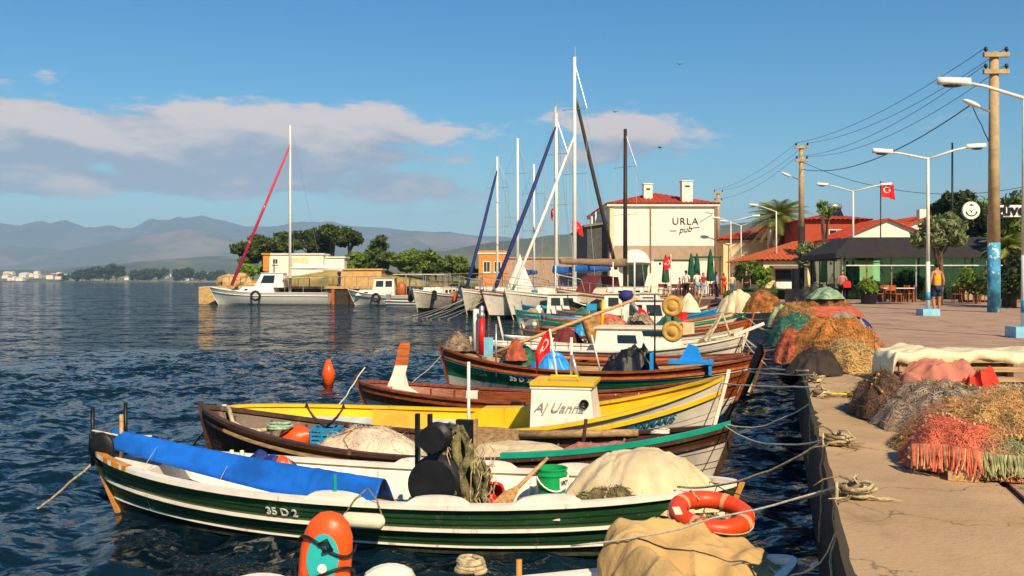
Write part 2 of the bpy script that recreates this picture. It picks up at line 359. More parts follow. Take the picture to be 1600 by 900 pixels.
# ---------------------------------------------------------------- quay and ground
def build_quay():
    e = lambda s, t: (lambda p: (p.x, p.y))(q(s, t))
    outline = [e(-8, .05), e(50, .05), (12.5, 60), (7, 69), (1, 79.5), (-1.2, 96), (-1.2, 145), (260, 145), (260, -30), e(-8, 30)]
    MB().prism(outline, -2.0, QZ-.03).build('ground', promenade_m, kind='structure')
    # wall face blocks under the coping: rough dark concrete lifts
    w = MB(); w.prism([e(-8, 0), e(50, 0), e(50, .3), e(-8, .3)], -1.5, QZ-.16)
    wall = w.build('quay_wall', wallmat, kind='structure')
    s = -4.0; i = 0
    while s < 50:                          # coping slabs along the edge
        L = 2.3 if s < 20 else 5.0
        m = MB(); j = rnd.uniform(-.012, .012)
        ne = 14 if s < 20 else 6; pts = [q(lerp(s+.013, s+L-.013, k/ne)+(rnd.uniform(-.04, .04) if 0 < k < ne else 0), -.03+j+rnd.uniform(0, .012)+(rnd.uniform(.02, .05) if rnd.random() < .14 else 0)) for k in range(ne+1)]+[q(s+L-.013, .88), q(s+.013, .88)]
        m.prism([(p.x, p.y) for p in pts], QZ-.16, QZ+rnd.uniform(-.004, .004)).build('coping_slab', concrete, wall)
        s += L; i += 1
    prom = MB().prism([e(-8, .93), e(60, .93), e(60, 1.2), e(-8, 1.2)], QZ-.025, QZ-.02).build('promenade', wallmat, kind='structure')
    for a in range(-2, 16):                # promenade slabs with open joints
        for b in range(0, 5):
            s0 = a*3.4+.55; t0 = .93+b*3.2
            m = MB(); pts = [q(s0+.012, t0+.012), q(s0+3.388, t0+.012), q(s0+3.388, t0+3.188), q(s0+.012, t0+3.188)]
            m.prism([(p.x, p.y) for p in pts], QZ-.06, QZ+rnd.uniform(-.005, .003)).build('paving_slab', promenade_m, prom)
build_quay()
def fold(x, y, seed, fs):
    n = noise.fractal(Vector((x*fs+seed*7.3, y*fs, seed)), .8, 2.1, 3)
    r = 1-abs(noise.noise(Vector((x*fs*.8+seed, y*fs*1.4-seed, seed*2)))*2)
    return n*.5+r*.5
def crease_set(seed, rx, ry, n, w=.03, h=.05):
    R_ = random.Random(seed); out = []
    for _ in range(n):
        a = R_.uniform(0, math.pi); out.append((R_.uniform(-rx, rx), R_.uniform(-ry, ry), math.cos(a), math.sin(a), R_.uniform(.3, 1.1)*max(rx, ry), w*R_.uniform(.4, 1.6), h*R_.uniform(-1.0, 1.2)))
    return out
def crease(cs, x, y):
    z = 0
    for cx, cy, a, b, L, w, h in cs:
        dx, dy = x-cx, y-cy; al = dx*a+dy*b
        if abs(al) < L:
            d = abs(-dx*b+dy*a+.12*L*math.sin(al/L*2.5))/w
            if d < 3: z += h*math.exp(-d)*(1-(al/L)**2)
    return z
def dome(m, M, rx, ry, h, amp=.1, fs=3, seed=1, n=44, k=16, p=2.4, edge=.12, skirt=.0, cs=None, pleat=0, pk=13):
    """a heap or draped cloth: polar height field over an uneven oval"""
    rings = []
    for i in range(k+1):
        r = 1-(1-i/k)**1.0; ring = []
        for j in range(n):
            a = 2*math.pi*j/n
            e = 1+edge*nz(math.cos(a)*1.5+seed, math.sin(a)*1.5, seed*1.7)+edge*.35*math.sin(a*9+seed*2+nz(a, seed)*3)
            if pleat:
                w_ = a*pk+2.5*nz(math.cos(a)*2+seed, math.sin(a)*2, r*.8); tri = abs((w_/math.pi) % 2-1)*2-1; e *= 1+pleat*tri*r*r*(.5+.8*abs(nz(math.cos(a)*3, math.sin(a)*3, seed)))
            x, y = rx*r*e*math.cos(a), ry*r*e*math.sin(a)
            z = h*(1-r**p)+amp*fold(x, y, seed, fs)*(1-.75*r**6)+(crease(cs, x, y)*(1-.6*r**4) if cs else 0) - (skirt if i == k else 0)
            ring.append(M@Vector((x, y, max(z, -skirt-.001 if i < k else -skirt))))
        rings.append(ring)
    m.loft(rings, True, False); return rings
def heap(name, label, cat, loc, rz, rx, ry, h, m, amp=.1, fs=3, seed=1, p=2.4, edge=.12, group=None, fibres=0, fm=None, flen=.12, n=44, k=16, fr=.004, parent=None, cr=0, crh=.05, crw=.03, pleat=0, pk=13):
    t = thing(name, label, cat, loc, rz, group)
    b = MB(); rings = dome(b, Matrix.Identity(3), rx, ry, h, amp, fs, seed, max(n, 160) if cr else n, max(k, 42) if cr else k, p, edge, 0, crease_set(seed, rx, ry, cr, crw, crh) if cr else None, pleat, pk)
    b.build('heap', m, t, True)
    if fibres: strands(t, rings, int(fibres*.32), flen, fr, fm or m, seed); netting(t, rings, fm or m, fr*.8, seed)
    return t
def strands(parent, rings, count, ln, r, m, seed=0, name='loose_threads'):
    """loose net threads lying and standing on a heap"""
    R_ = random.Random(seed); V = []; Fq = []; K = len(rings); N = len(rings[0])
    for _ in range(count):
        i = min(K-2, int(math.sqrt(R_.random())*(K-1))); j = R_.randrange(N)
        p = Vector(rings[i][j]).lerp(Vector(rings[i+1][(j+1) % N]), R_.random())
        nrm = (Vector(rings[i+1][j])-Vector(rings[i][j])).cross(Vector(rings[i][(j+1) % N])-Vector(rings[i][j]))
        nrm = nrm.normalized() if nrm.length > 1e-8 else Vector((0, 0, 1))
        if nrm.z < 0: nrm = -nrm
        d = Vector((R_.gauss(0, 1), R_.gauss(0, 1), R_.gauss(-.1, .6))); d = (d-nrm*d.dot(nrm)*.85).normalized()
        side = d.cross(nrm).normalized()*r; L = ln*R_.uniform(.5, 1.6); k0 = len(V); c = R_.gauss(0, .5)
        for g in range(4):
            u = g/3; pp = p+d*L*(u-.2)+nrm*(.012+L*.22*math.sin(u*3.0))+side.normalized()*L*c*u*u if r else p
            w = side*(1-.5*u); V += [tuple(pp-w), tuple(pp+w)]
        for g in range(3): Fq.append((k0+2*g, k0+2*g+1, k0+2*g+3, k0+2*g+2))
    return mesh_np(name, V, Fq, m, parent, False, kind='stuff')
def netting(parent, rings, m, r=.0022, seed=0, name='net_mesh', step=1, off=.008):
    '''diamond net mesh and float lines lying over a heap'''
    R_ = random.Random(seed); K = len(rings); N = len(rings[0]); V = []; Fq = []
    for j in range(0, N, step):
        for s_ in (-1, 1):
            prev = None
            for i in range(1, K):
                p = Vector(rings[i][(j+s_*i//2) % N]); nb = Vector(rings[i][(j+s_*i//2+1) % N])-p; up = Vector(rings[i-1][(j+s_*i//2) % N])-p
                nr = nb.cross(up); nr = nr.normalized() if nr.length > 1e-9 else Vector((0, 0, 1))
                if nr.z < 0: nr = -nr
                p = p+nr*off*R_.uniform(.4, 1.8)+Vector((R_.gauss(0, .006), R_.gauss(0, .006), 0)); w = nb.normalized()*r if nb.length > 1e-9 else Vector((r, 0, 0))
                k0 = len(V); V += [tuple(p-w), tuple(p+w)]
                if prev is not None and R_.random() > .06: Fq.append((prev, prev+1, k0+1, k0))
                prev = k0
    mesh_np(name, V, Fq, m, parent, False, kind='stuff')
    fl = MB(); ln = MB()
    for c in range(2):
        j0 = R_.randrange(N); a = R_.choice((-1, 1)); pts = []
        for i in range(K-1, 1, -1):
            j = int(j0+a*(K-i)*.9+2*math.sin(i*.5+c)) % N; pts.append(Vector(rings[i][j])+Vector((0, 0, .02)))
        if len(pts) > 3:
            ln.tube(pts, .006, 4)
            for p in pts[::2]: fl.ell(p, (.011, .011, .015), 6, 4)
    fl.build('floats', straw if seed % 2 else rope_m, parent, True, kind='stuff'); ln.build('float_lines', rope_dark, parent, True, kind='stuff')
def rope(name, label, a, b, sag=.1, r=.012, m=None, group=None, n=16, wob=.01, parent=None, cat='rope'):
    a, b = Vector(a), Vector(b); pts = []
    sd_ = rnd.uniform(0, 50)
    for i in range(n+1):
        u = i/n; p = a.lerp(b, u); p.z -= sag*4*u*(1-u)
        w = wob*math.sin(math.pi*u); p += Vector((nz(u*4, sd_), nz(u*4, sd_+9), nz(u*4, sd_+20)*.5))*w*4
        pts.append(p)
    o = MB().tube(pts, r, 6).build(name, m or rope_m, parent, True)
    return setp(o, label, cat, group) if parent is None else o
def coil(m, c, R0, turns, r, jit=.3, seed=0):
    R_ = random.Random(seed); pts = []; c = Vector(c); ph = R_.random()*6
    for i in range(turns*14+1):
        a = i/14*2*math.pi+ph; k = R0*(1+jit*nz(i*.11, seed)); pts.append(c+Vector((k*math.cos(a), k*math.sin(a)*.8, r*1.1*i/14*.8+R0*jit*.5*nz(i*.09, seed+5))))
    m.tube(pts, r, 5)
# ---------------------------------------------------------------- boat builder
slime = mat('waterline_slime', '2a2f1e', .6, .4, 9, .4)
seam_d = mat('seam_dark', '11150f', .8, .3, 9, 0); seam_w = mat('seam_grey', '8c8474', .8, .3, 9, 0); seam_b = mat('seam_brown', '2a180e', .8, .3, 9, 0)
class Boat:
    K = -0.35
    def __init__(s, name, label, cat, stern, bow, B, h, over=(.35, .5), bands=(), rails=(), gun=None, gun_w=.085, inner=None, fz=.12,
                 floor=None, thw=(), thm=None, fore=None, aft=None, deckm=None, posts=(.12, .10), postm=None, ribs=False, tw=0.0, group=None, full=.72, N=30, seams=None):
        a, b = Vector((stern[0], stern[1], 0)), Vector((bow[0], bow[1], 0)); d = b-a
        s.L = d.length; s.B = B; s.hs, s.hm, s.hb = h; s.over = over; s.tw = tw; s.full = full
        s.root = thing(name, label, cat, (a+b)/2, math.atan2(d.y, d.x), group)
        s.M = Matrix.Translation((a+b)/2) @ Matrix.Rotation(math.atan2(d.y, d.x), 4, 'Z'); s.rz = math.atan2(d.y, d.x)
        us = [.5-.5*math.cos(math.pi*i/N)*.999-.0 for i in range(N+1)]; us[0] = 0; us[-1] = 1; s.us = us
        allu = us
        for nm, f0, f1, m, *ur in bands:
            o = MB(); rows = 5; us = [u for u in allu if ur[0] <= u <= ur[1]] if ur else allu
            for sd_ in (-1, 1):
                rr = [[s.P(u, lerp(f0, f1, j/rows), sd_) for u in us] for j in range(rows+1)]
                if sd_ > 0: rr = rr[::-1]
                o.loft(rr, False, False)
            if tw:      # transom
                ring = [s.P(0, lerp(f0, f1, j/rows), -1) for j in range(rows+1)]; r2 = [s.P(0, lerp(f0, f1, j/rows), 1) for j in range(rows+1)]
                o.loft([r2, ring], False, False)
            o.build(nm, m, s.root, True)
        us = allu
        for f, m, w, hh in rails:
            o = MB()
            for sd_ in (-1, 1): o.loft([s.sec(u, f, sd_, w, hh) for u in us])
            o.build('rub_rail', m, s.root)
        gun = gun or white
        if seams:
            for f in (.60, .67, .81, .88):
                o = MB()
                for sd_ in (-1, 1): o.loft([s.sec(u, f, sd_, .0035, .006) for u in us])
                o.build('plank_seam', seams, s.root)
            o = MB()
            for sd_ in (-1, 1): o.loft([s.sec(u, f_, sd_, .004, .05) for u, f_ in ((u, (.02-s.K)/(s.sheer(u)-s.K)) for u in us)])
            o.build('waterline_growth', slime, s.root)
        for sd_ in (-1, 1):
            MB().loft([s.gsec(u, sd_, gun_w, .04) for u in us]).build('gunwale', gun[sd_ > 0] if isinstance(gun, tuple) else gun, s.root)
        inner = inner or white
        for sd_ in (-1, 1):
            rr = []
            for j in range(5):
                row = []
                for u in us:
                    f1 = (fz-s.K)/(s.sheer(u)-s.K); f = lerp(.985, f1, j/4); p = s.P(u, f, sd_); p.y -= sd_*min(abs(p.y), .03); row.append(p)
                rr.append(row)
            if sd_ < 0: rr = rr[::-1]
            MB().loft(rr, False, False).build('inner_planking', inner[sd_ > 0] if isinstance(inner, tuple) else inner, s.root, True)
        if ribs:
            o = MB()
            for k in range(int(s.L/.42)):
                u = (k+.7)*.42/s.L
                if .04 < u < .96:
                    for sd_ in (-1, 1):
                        f1 = (fz-s.K)/(s.sheer(u)-s.K); pp = []
                        for j in range(4):
                            p = s.P(u, lerp(.95, f1, j/3), sd_); p.y -= sd_*min(abs(p.y), .045); pp.append(p)
                        o.tube(pp, .018, 4)
            o.build('ribs', inner[1] if isinstance(inner, tuple) else inner, s.root, kind='stuff')
        o = MB(); l, r = [], []
        for u in us:
            f1 = (fz-s.K)/(s.sheer(u)-s.K); p = s.P(u, f1, 1); y = max(0, p.y-.02); l.append(Vector((p.x, y, fz))); r.append(Vector((p.x, -y, fz)))
        o.loft([l, r], False, False).build('floor', floor or tan_wood, s.root)
        for u in thw:
            b_ = s.P(u, (s.sheer(u)-.12-s.K)/(s.sheer(u)-s.K), 1).y*2-.03; MB().box((s.gx(u), 0, s.sheer(u)-.10), (.2, b_, .035)).build('thwart', thm or inner if not isinstance(thm or inner, tuple) else inner[0], s.root)
        for rg, nm in ((fore, 'foredeck'), (aft, 'stern_deck')):
            if rg:
                uu = [u for u in us if rg[0] <= u <= rg[1]]; o = MB(); A, C, Bm = [], [], []
                for u in uu:
                    p = s.P(u, .97, 1); A.append(Vector((p.x, p.y, p.z))); C.append(Vector((p.x, 0, p.z+.05*min(1, p.y*2)))); Bm.append(Vector((p.x, -p.y, p.z)))
                o.loft([A, C, Bm], False, False)
                u = uu[0] if nm == 'foredeck' else uu[-1]; p = s.P(u, .97, 1)
                lw = max(0, s.P(u, (fz-s.K)/(s.sheer(u)-s.K), 1).y-.03); o.add([(p.x, p.y-.03, p.z), (p.x, -p.y+.03, p.z), (p.x, -lw, fz), (p.x, lw, fz), (p.x, 0, p.z+.05*min(1, p.y*2))], [(0, 4, 1, 2, 3)])
                o.build(nm, deckm or inner if not isinstance(deckm or inner, tuple) else inner[0], s.root)
        pm = postm or (gun[0] if isinstance(gun, tuple) else gun)
        for u, ex, nm in ((0, posts[0], 'stern_post'), (1, posts[1], 'stem_post')):
            if ex is None or (u == 0 and tw): continue
            sg = 1 if u else -1; pts = [s.P(u, f, 1)+Vector((sg*.012, 0, 0)) for f in (.1, .3, .5, .7, .85, 1)]
            dd = (pts[-1]-pts[-2]).normalized(); pts.append(pts[-1]+dd*ex+Vector((0, 0, ex*.25)))
            rg = [[p+Vector((0, -.03, 0)), p+Vector((sg*.05, -.022, 0)), p+Vector((sg*.05, .022, 0)), p+Vector((0, .03, 0))] for p in pts]
            if u == 0: rg = [r_[::-1] for r_ in rg]
            MB().loft(rg).build(nm, pm, s.root)
    def sheer(s, u): return s.hm+(s.hs-s.hm)*max(0, 1-2*u)**2.1 if u < .5 else s.hm+(s.hb-s.hm)*(2*u-1)**2.1
    def half(s, u):
        b = s.B/2*(1-abs(2*u-1)**2.5)**s.full
        if s.tw and u < .5: b = s.B/2*(s.tw+(1-s.tw)*math.sin(min(1, u*2)*math.pi/2))
        return b
    def gx(s, u): return (u-.5)*s.L
    def P(s, u, f, sd_):
        xb = -s.L/2+s.over[0]+u*(s.L-s.over[0]-s.over[1]); c = abs(2*u-1)**3
        if s.tw and u < .5: c *= .3
        e = .42+.75*c; f = max(f, 0)
        return Vector((lerp(xb, s.gx(u), f**.85), sd_*s.half(u)*f**e, s.K+f*(s.sheer(u)-s.K)))
    def sec(s, u, f, sd_, w, hh):
        p = s.P(u, f, sd_); return [p+Vector((0, sd_*-.005, -hh/2)), p+Vector((0, sd_*w, -hh/2)), p+Vector((0, sd_*w, hh/2)), p+Vector((0, sd_*-.005, hh/2))][::sd_]
    def gsec(s, u, sd_, w, hh):
        p = s.P(u, 1, sd_); yi = sd_*max(0, abs(p.y)-w*.7); yo = p.y+sd_*w*.3
        return [Vector((p.x, yi, p.z)), Vector((p.x, yo, p.z-.004)), Vector((p.x, yo, p.z+hh)), Vector((p.x, yi, p.z+hh))][::sd_]
    def W(s, x, y, z): return s.M@Vector((x, y, z))
    def l(s, w): return s.M.inverted()@Vector(w)
    def oarlock(s, u, sd_, m=None, pin=None, ln=.42, h=.065):
        p = s.P(u, 1, sd_); rg = []
        for k in range(9):
            x = -1+k/4; hh = h*(1-x*x)**.5*1.0+.012; b = s.P(min(.99, max(.01, u+x*ln/2/s.L)), 1, sd_)+Vector((0, 0, .036))
            y0, y1 = b.y-sd_*.055, b.y+sd_*.015; rg.append([Vector((b.x, y0, b.z)), Vector((b.x, y1, b.z)), Vector((b.x, y1, b.z+hh)), Vector((b.x, y0, b.z+hh))][::sd_])
        o = MB().loft(rg).build('oarlock_pad', m or white, s.root)
        if pin: MB().tube([p+Vector((0, -sd_*.02, .05)), p+Vector((0, -sd_*.02, .26))], [.02, .016], 8).build('thole_pin', pin, s.root)
    def lettering(s, txt, u, f, size, m, sd_=-1, shear=0, space=1.0, bold=0):
        du = .06; a, b = s.P(u-du, f, sd_), s.P(u+du, f, sd_); up = s.P(u, min(1, f+.12), sd_)-s.P(u, f-.12, sd_)
        xd = (b-a)*(-sd_); nrm = xd.cross(up).normalized(); o = (a+b)/2; o = s.P(u, f, sd_)+nrm*.012
        text(txt, size, frame_mat(o, xd, up), m, 'hull_lettering', s.root, shear, .003, space, bold)
    def cabin(s, x0, x1, w, z0, z1, m, roofm=None, tf=.88, rake=.12, wins=(), over=.06, name='cabin'):
        mb = MB(); b = [(x0, -w/2), (x1, -w/2), (x1, w/2), (x0, w/2)]; t = [(x0+rake*.2, -w/2*tf), (x1-rake, -w/2*tf), (x1-rake, w/2*tf), (x0+rake*.2, w/2*tf)]
        mb.loft([[Vector((*p, z0)) for p in b], [Vector((*p, z1)) for p in t]])
        c = mb.build(name, m, s.root)
        MB().loft([[Vector((p[0]+(over if p[0] > x0+rake else -over), p[1]*(1+over/w*2), z1+dz)) for p in t] for dz in (.001, .045)]).build('cabin_roof', roofm or m, s.root)
        for sd_, a0, a1, h0, h1 in wins:       # windows on the side walls (a along, h up, fractions)
            def pt(a, h):
                y = lerp(w/2, w/2*tf, h)*sd_; return Vector((lerp(lerp(x0, x0+rake*.2, h), lerp(x1, x1-rake, h), a), y+sd_*.012, lerp(z0, z1, h)))
            o = MB(); qd = [pt(a0, h0), pt(a1, h0), pt(a1, h1), pt(a0, h1)]; off = Vector((0, -sd_*.03, 0))
            o.loft([[p+off for p in qd][::-sd_], qd[::-sd_]]); o.build('cabin_window', glass_dark, s.root)
        return c
def post(b, x, y, z0, z1, r, m, name='post', lean=(0, 0), r1=None): return MB().tube([(x, y, z0), (x+lean[0], y+lean[1], z1)], [r, r1 or r], 8).build(name, m, b.root, True)
def oar(name, label, a, b, m=None, blade=.5, r=.018, cat='oar', group=None):
    a, b = Vector(a), Vector(b); d = (b-a).normalized(); t = thing(name, label, cat, a, 0, group); L = (b-a).length
    MB().tube([(0, 0, 0), d*(L-blade)], [r, r*1.25], 8).build('shaft', m or plank_wood, t, True)
    sd_ = d.cross(Vector((0, 0, 1))).normalized(); up = sd_.cross(d); rg = []
    for k in range(6):
        u = k/5; w = r*1.2+(.055)*min(1, u*2.2); p = d*(L-blade+u*blade); th = r*(1-.7*u)
        rg.append([p-up*w-sd_*th, p+up*w-sd_*th, p+up*w+sd_*th, p-up*w+sd_*th])
    MB().loft(rg).build('blade', m or plank_wood, t); return t
def flag(parent, p, w, h, m=flagred, drop=.3, seed=1, name='flag', emblem=True, yaw=0.0):
    n, k = 14, 8; V = []; ca, sa = math.cos(yaw), math.sin(yaw)
    def pt(u, v, off=0):
        x = w*u*(1-.12*drop); y = (.10*w*math.sin(u*7+seed+v)+.05*w*math.sin(u*13+v*3+seed))*min(1, u*2)+off; z = -h*v-drop*w*u*u
        return (p[0]+x*ca-y*sa, p[1]+x*sa+y*ca, p[2]+z)
    mb = MB()
    mb.loft([[Vector(pt(i/n, j/k)) for i in range(n+1)] for j in range(k+1)], False, False)
    f = mb.build(name, m, parent, True)
    if emblem:        # white crescent and star on both faces
        for off in (-.006, .006):
            e = MB(); N = 22; o, i = [], []
            for j in range(N+1):
                a = math.radians(38+284*j/N); o.append((.36+.155*math.cos(a)*h/w*1.3, .5+.2*math.sin(a)))
                b_ = math.radians(52+256*j/N); i.append((.395+.125*math.cos(b_)*h/w*1.3, .5+.16*math.sin(b_)))
            e.loft([[Vector(pt(*c, off)) for c in o], [Vector(pt(*c, off)) for c in i]], False, False)
            st = []
            for j in range(10):
                a = math.pi+2*math.pi*j/10; rr = .085 if j % 2 == 0 else .036; st.append(Vector(pt(.575+rr*math.cos(a)*h/w*1.3, .5+rr*1.3*math.sin(a), off)))
            e.add(st, [tuple(range(10))]); e.build('crescent_and_star', white_clean, f)
    return f
def gun_h(b, x, y): return b.sheer(x/b.L+.5)
# ================================================================ the moored fishing boats, near to far
# -- tan covered boat in the corner
b0 = Boat('fishing_boat', 'white boat with tan canvas heaped over its bow in the bottom right corner', 'boat', (-3.6, 4.95), (1.74, 5.9), 1.55, (.5, .36, .66),
    bands=(('bottom', 0, .5, green_dark), ('hull', .5, 1, white)), rails=((.8, white, .03, .05),), gun=white, inner=white, floor=tan_wood, thw=(.3, .55), fore=(.8, 1), deckm=white, posts=(.1, .0), seams=seam_w)
b0.oarlock(.40, 1, white, None, .5, .13); b0.oarlock(.55, 1, white, None, .4, .15)
# -- bottle green boat with blue tarpaulin
b1 = Boat('fishing_boat', 'long bottle green boat with white rub rails and white inside, nearest whole boat', 'boat', (-4.32, 10.0), (1.98, 8.45), 1.72, (.62, .43, .60), over=(.5, .45),
    bands=(('bottom', 0, .5, green_dark), ('hull', .5, 1, green_hull)), rails=((.53, white, .012, .018), (.74, white, .026, .030)), gun=white, gun_w=.10,
    inner=white, floor=grey_wood, thw=(.62, .76), thm=white, fore=(.86, 1), aft=(0, .13), deckm=white, posts=(.02, .02), postm=ochre, ribs=True, seams=seam_d)
for u, sd_, pin in ((.47, -1, teal), (.615, -1, None), (.76, -1, None), (.50, 1, teal), (.62, 1, None), (.76, 1, None)): b1.oarlock(u, sd_, white, pin, .55)
b1.lettering('35 D 2', .385, .85, .115, white_clean, bold=.002)
MB().loft([b1.gsec(u, -1, .104, .044) for u in (0, .02, .05, .08, .11)]).build('bare_wood_rail_end', ochre, b1.root, label='rail end worn down to ochre wood')
# -- dark brown boat with teal rail
b3 = Boat('fishing_boat', 'dark brown open boat with teal green bow rail and pale grey bow bottom', 'boat', (-3.95, 12.3), (2.45, 10.75), 1.80, (.76, .40, .74), over=(.3, .45),
    bands=(('bottom', 0, .45, green_dark), ('hull', .45, .88, brown_hull, 0, .51), ('pale_bow', .45, .88, palegrey, .49, 1), ('strake', .88, 1, brown_hull)), rails=((.90, brown_hull, .025, .04),), gun=brown_hull, gun_w=.1,
    inner=brown_hull, floor=tan_wood, fz=.15, thw=(.28, .5), thm=tan_wood, posts=(.06, .03), ribs=True, seams=seam_b)
o = MB(); o.loft([[p+Vector((0, -.012, .045)) for p in b3.gsec(u, -1, .09, .05)] for u in [.63+.37*i/16 for i in range(17)]]).build('teal_rail', teal, b3.root)
o = MB(); o.loft([[p+Vector((0, .06, -.10)) for p in b3.gsec(u, -1, .24, .03)] for u in [.08+.42*i/12 for i in range(13)]]).build('side_deck', tan_wood, b3.root)
# -- yellow and white boat
b4 = Boat('fishing_boat', 'white hulled boat painted yellow inside with a white cabin box', 'boat', (-4.45, 15.0), (3.0, 13.55), 2.35, (.40, .30, 1.02), over=(.3, .4),
    bands=(('bottom', 0, .45, palegrey), ('hull', .45, 1, white)), rails=((.86, yellow, .03, .06),), gun=yellow, gun_w=.13, inner=yellow, floor=greyblue, fz=.10, thw=(), posts=(.05, .1), postm=white, full=.62, seams=seam_w)
for sd_ in (-1, 1):
    o = MB(); rr = []
    for f in (.62, .80):
        row = []
        for u in b4.us:
            p = b4.P(u, f, sd_); p.y -= sd_*min(abs(p.y), .036); row.append(p)
        rr.append(row)
    o.loft(rr if sd_ > 0 else rr[::-1], False, False).build('grey_stripe', greyblue, b4.root)
b4.lettering('MARMARIS', .875, .755, .15, mat('teal_lettering', '1f7fa0', .5, .05), shear=.35, bold=.004)
x0 = 1.08; b4.cabin(x0, x0+.96, .95, .1, .86, white, white, .86, .10, (), .02)
c = MB(); c.loft([[Vector((x0+.0+a, b_, z)) for a, b_ in ((0, -.45), (.92, -.45), (.92, .45), (0, .45))] for z in (.908, .96)]).build('cabin_top', yellow, b4.root)
MB().tube([(x0+.25, -.25, .96), (x0+.28, -.25, 1.03), (x0+.65, -.25, 1.03), (x0+.68, -.25, .96)], .022, 6).build('grab_handle', yellow, b4.root, True)
MB().lathe([(.0, 0), (.065, 0), (.065, .03), (.045, .03), (.045, .012), (.0, .012)], (x0+.78, -.442, .66), 16, Matrix.Rotation(math.radians(82), 3, 'X')).build('porthole', blackmetal, b4.root, True)
text('Aj Uanna', .19, frame_mat((x0+.42, -.46, .60), (1, 0, 0), (0, .1, 1)), mat('grey_script', '8d8d88', .5, .03), 'cabin_script', b4.root, .45)
post(b4, x0+.3, .25, .9, 1.68, .016, lamp_white, 'flag_staff', (-.12, 0)); flag(b4.root, (x0+.19, .24, 1.66), .27, .34, drop=1.3, seed=2, yaw=math.pi*.95)
post(b4, x0+.5, .3, .9, 1.55, .02, white, 'stay', (.0, 0)); post(b4, x0+.62, .22, .9, 1.3, .03, steel, 'exhaust', (-.1, 0))
MB().box((-.92, -.15, .26), (.9, .05, .40), rz=.06, M=Matrix.Rotation(-.55, 3, 'X')).build('loose_bulkhead_board', yellow_pale, b4.root)
o = MB(); o.loft([[Vector((x, .62, 0.12)), Vector((x, .95, .12)), Vector((x, .95, z)), Vector((x, .62, z))] for x, z in ((-.1, .28), (.15, .42), (.95, .44))]).build('side_locker', yellow, b4.root)
# -- varnished brown boat with the tall rudder
b5 = Boat('fishing_boat', 'reddish brown varnished boat with a tall rudder head at its stern', 'boat', (-2.72, 17.15), (3.75, 15.4), 1.75, (.58, .40, .92), over=(.35, .6),
    bands=(('bottom', 0, .7, palegrey), ('hull', .7, 1, varnish)), rails=((.9, varnish, .03, .05),), gun=varnish, gun_w=.1, inner=varnish, floor=tan_wood, fz=.1, thw=(.3, .45, .6), thm=tan_wood, aft=(0, .12), deckm=orange_wood, posts=(.1, .06), ribs=True, seams=seam_b)
r_ = thing('rudder_blade', 'tall white and orange rudder standing up at the stern of the reddish brown boat', 'rudder', b5.W(-2.62, 0, .40))
k = Matrix.Rotation(.10, 3, 'Y')
MB().loft([[Vector((x+dx, y, z)) for x, y in ((-w, -.03), (w, -.03), (w, .03), (-w, .03))] for z, w, dx in ((0, .3, .08), (.12, .19, .0), (.35, .115, .02), (.5, .11, .06))]).build('blade', white, r_)
MB().loft([[Vector((x+dx, y, z)) for x, y in ((-w, -.034), (w, -.034), (w, .034), (-w, .034))] for z, w, dx in ((.5, .115, .06), (.8, .10, .11), (.9, .085, .13))]).build('head', orange_wood, r_)
MB().box((.3, -.45, .46), (2.6, .06, .16)).build('wash_board', varnish, b5.root); MB().box((-1.1, -.45, .46), (.2, .064, .18)).build('board_end', white, b5.root)
# -- green boat with varnished bulwarks
b6 = Boat('fishing_boat', 'green hulled boat with varnished bulwarks and red and white stern post', 'boat', (-1.6, 21.9), (5.25, 20.2), 2.0, (.86, .46, .80), over=(.3, .4),
    bands=(('bottom', 0, .50, palegrey), ('hull', .50, .86, mid_green), ('bulwark', .86, 1, varnish)), rails=((.86, orange_wood, .035, .05), (.80, white, .02, .02)), gun=varnish, gun_w=.12, inner=tan_wood, floor=tan_wood, fz=.2, thw=(.35, .55), thm=varnish, aft=(0, .16), fore=(.8, 1), deckm=tan_wood, posts=(.12, .12), seams=seam_d)
b6.lettering('35 D 2806', .30, .70, .17, white_clean, bold=.004); b6.lettering('AZABA', .13, .70, .17, mat('dull_green_letters', '8fae93', .6, .05), shear=.2)
post(b6, -2.75, .1, .8, 1.75, .07, white, 'white_stern_post'); post(b6, -2.55, -.12, .75, 1.55, .075, red, 'red_stern_post')
MB().lathe([(.05, 0), (.075, .02), (.075, .1), (.05, .12), (.05, .13), (.06, .25), (.0, .3)], (-2.55, -.12, 1.55), 10).build('stern_lamp', steel, b6.root, True)
sg = post(b6, -2.05, -.75, .3, 1.45, .022, steel, 'sign_staff'); MB().box((-2.22, -.75, .95), (.2, .03, .42)).build('small_blue_plate', lightblue, b6.root)
post(b6, 1.35, -.55, .2, 2.1, .018, blackmetal, 'hauler_mast')
for z in (1.86, 1.33):
    MB().lathe([(.0, -.03), (.2, -.03), (.225, 0), (.2, .03), (.15, .035), (.14, .02), (.1, .02), (.09, .04), (.03, .04), (.0, .05)], (1.72, -.6, z), 24, Matrix.Rotation(math.radians(90), 3, 'X')).build('hauler_disc', straw, b6.root, True)
post(b6, 1.72, -.55, 1.1, 2.05, .03, blackmetal, 'hauler_axle_post')
o = MB(); o.box((1.3, -.55, .62), (.06, .5, .5)); o.box((2.1, -.55, .70), (.9, .55, .06)); o.box((2.5, -.55, .6), (.06, .5, .3)); o.loft([[Vector((1.85+a, y, z)) for a, z in ((0, .72), (.5, .72), (.38, 1.02), (.2, 1.08))] for y in (-.6, -.52)]); o.build('blue_engine_frame', brightblue, b6.root)
post(b6, .1, .1, .4, 1.2, .02, lamp_white, 'stay_rod', (-.2, 0))
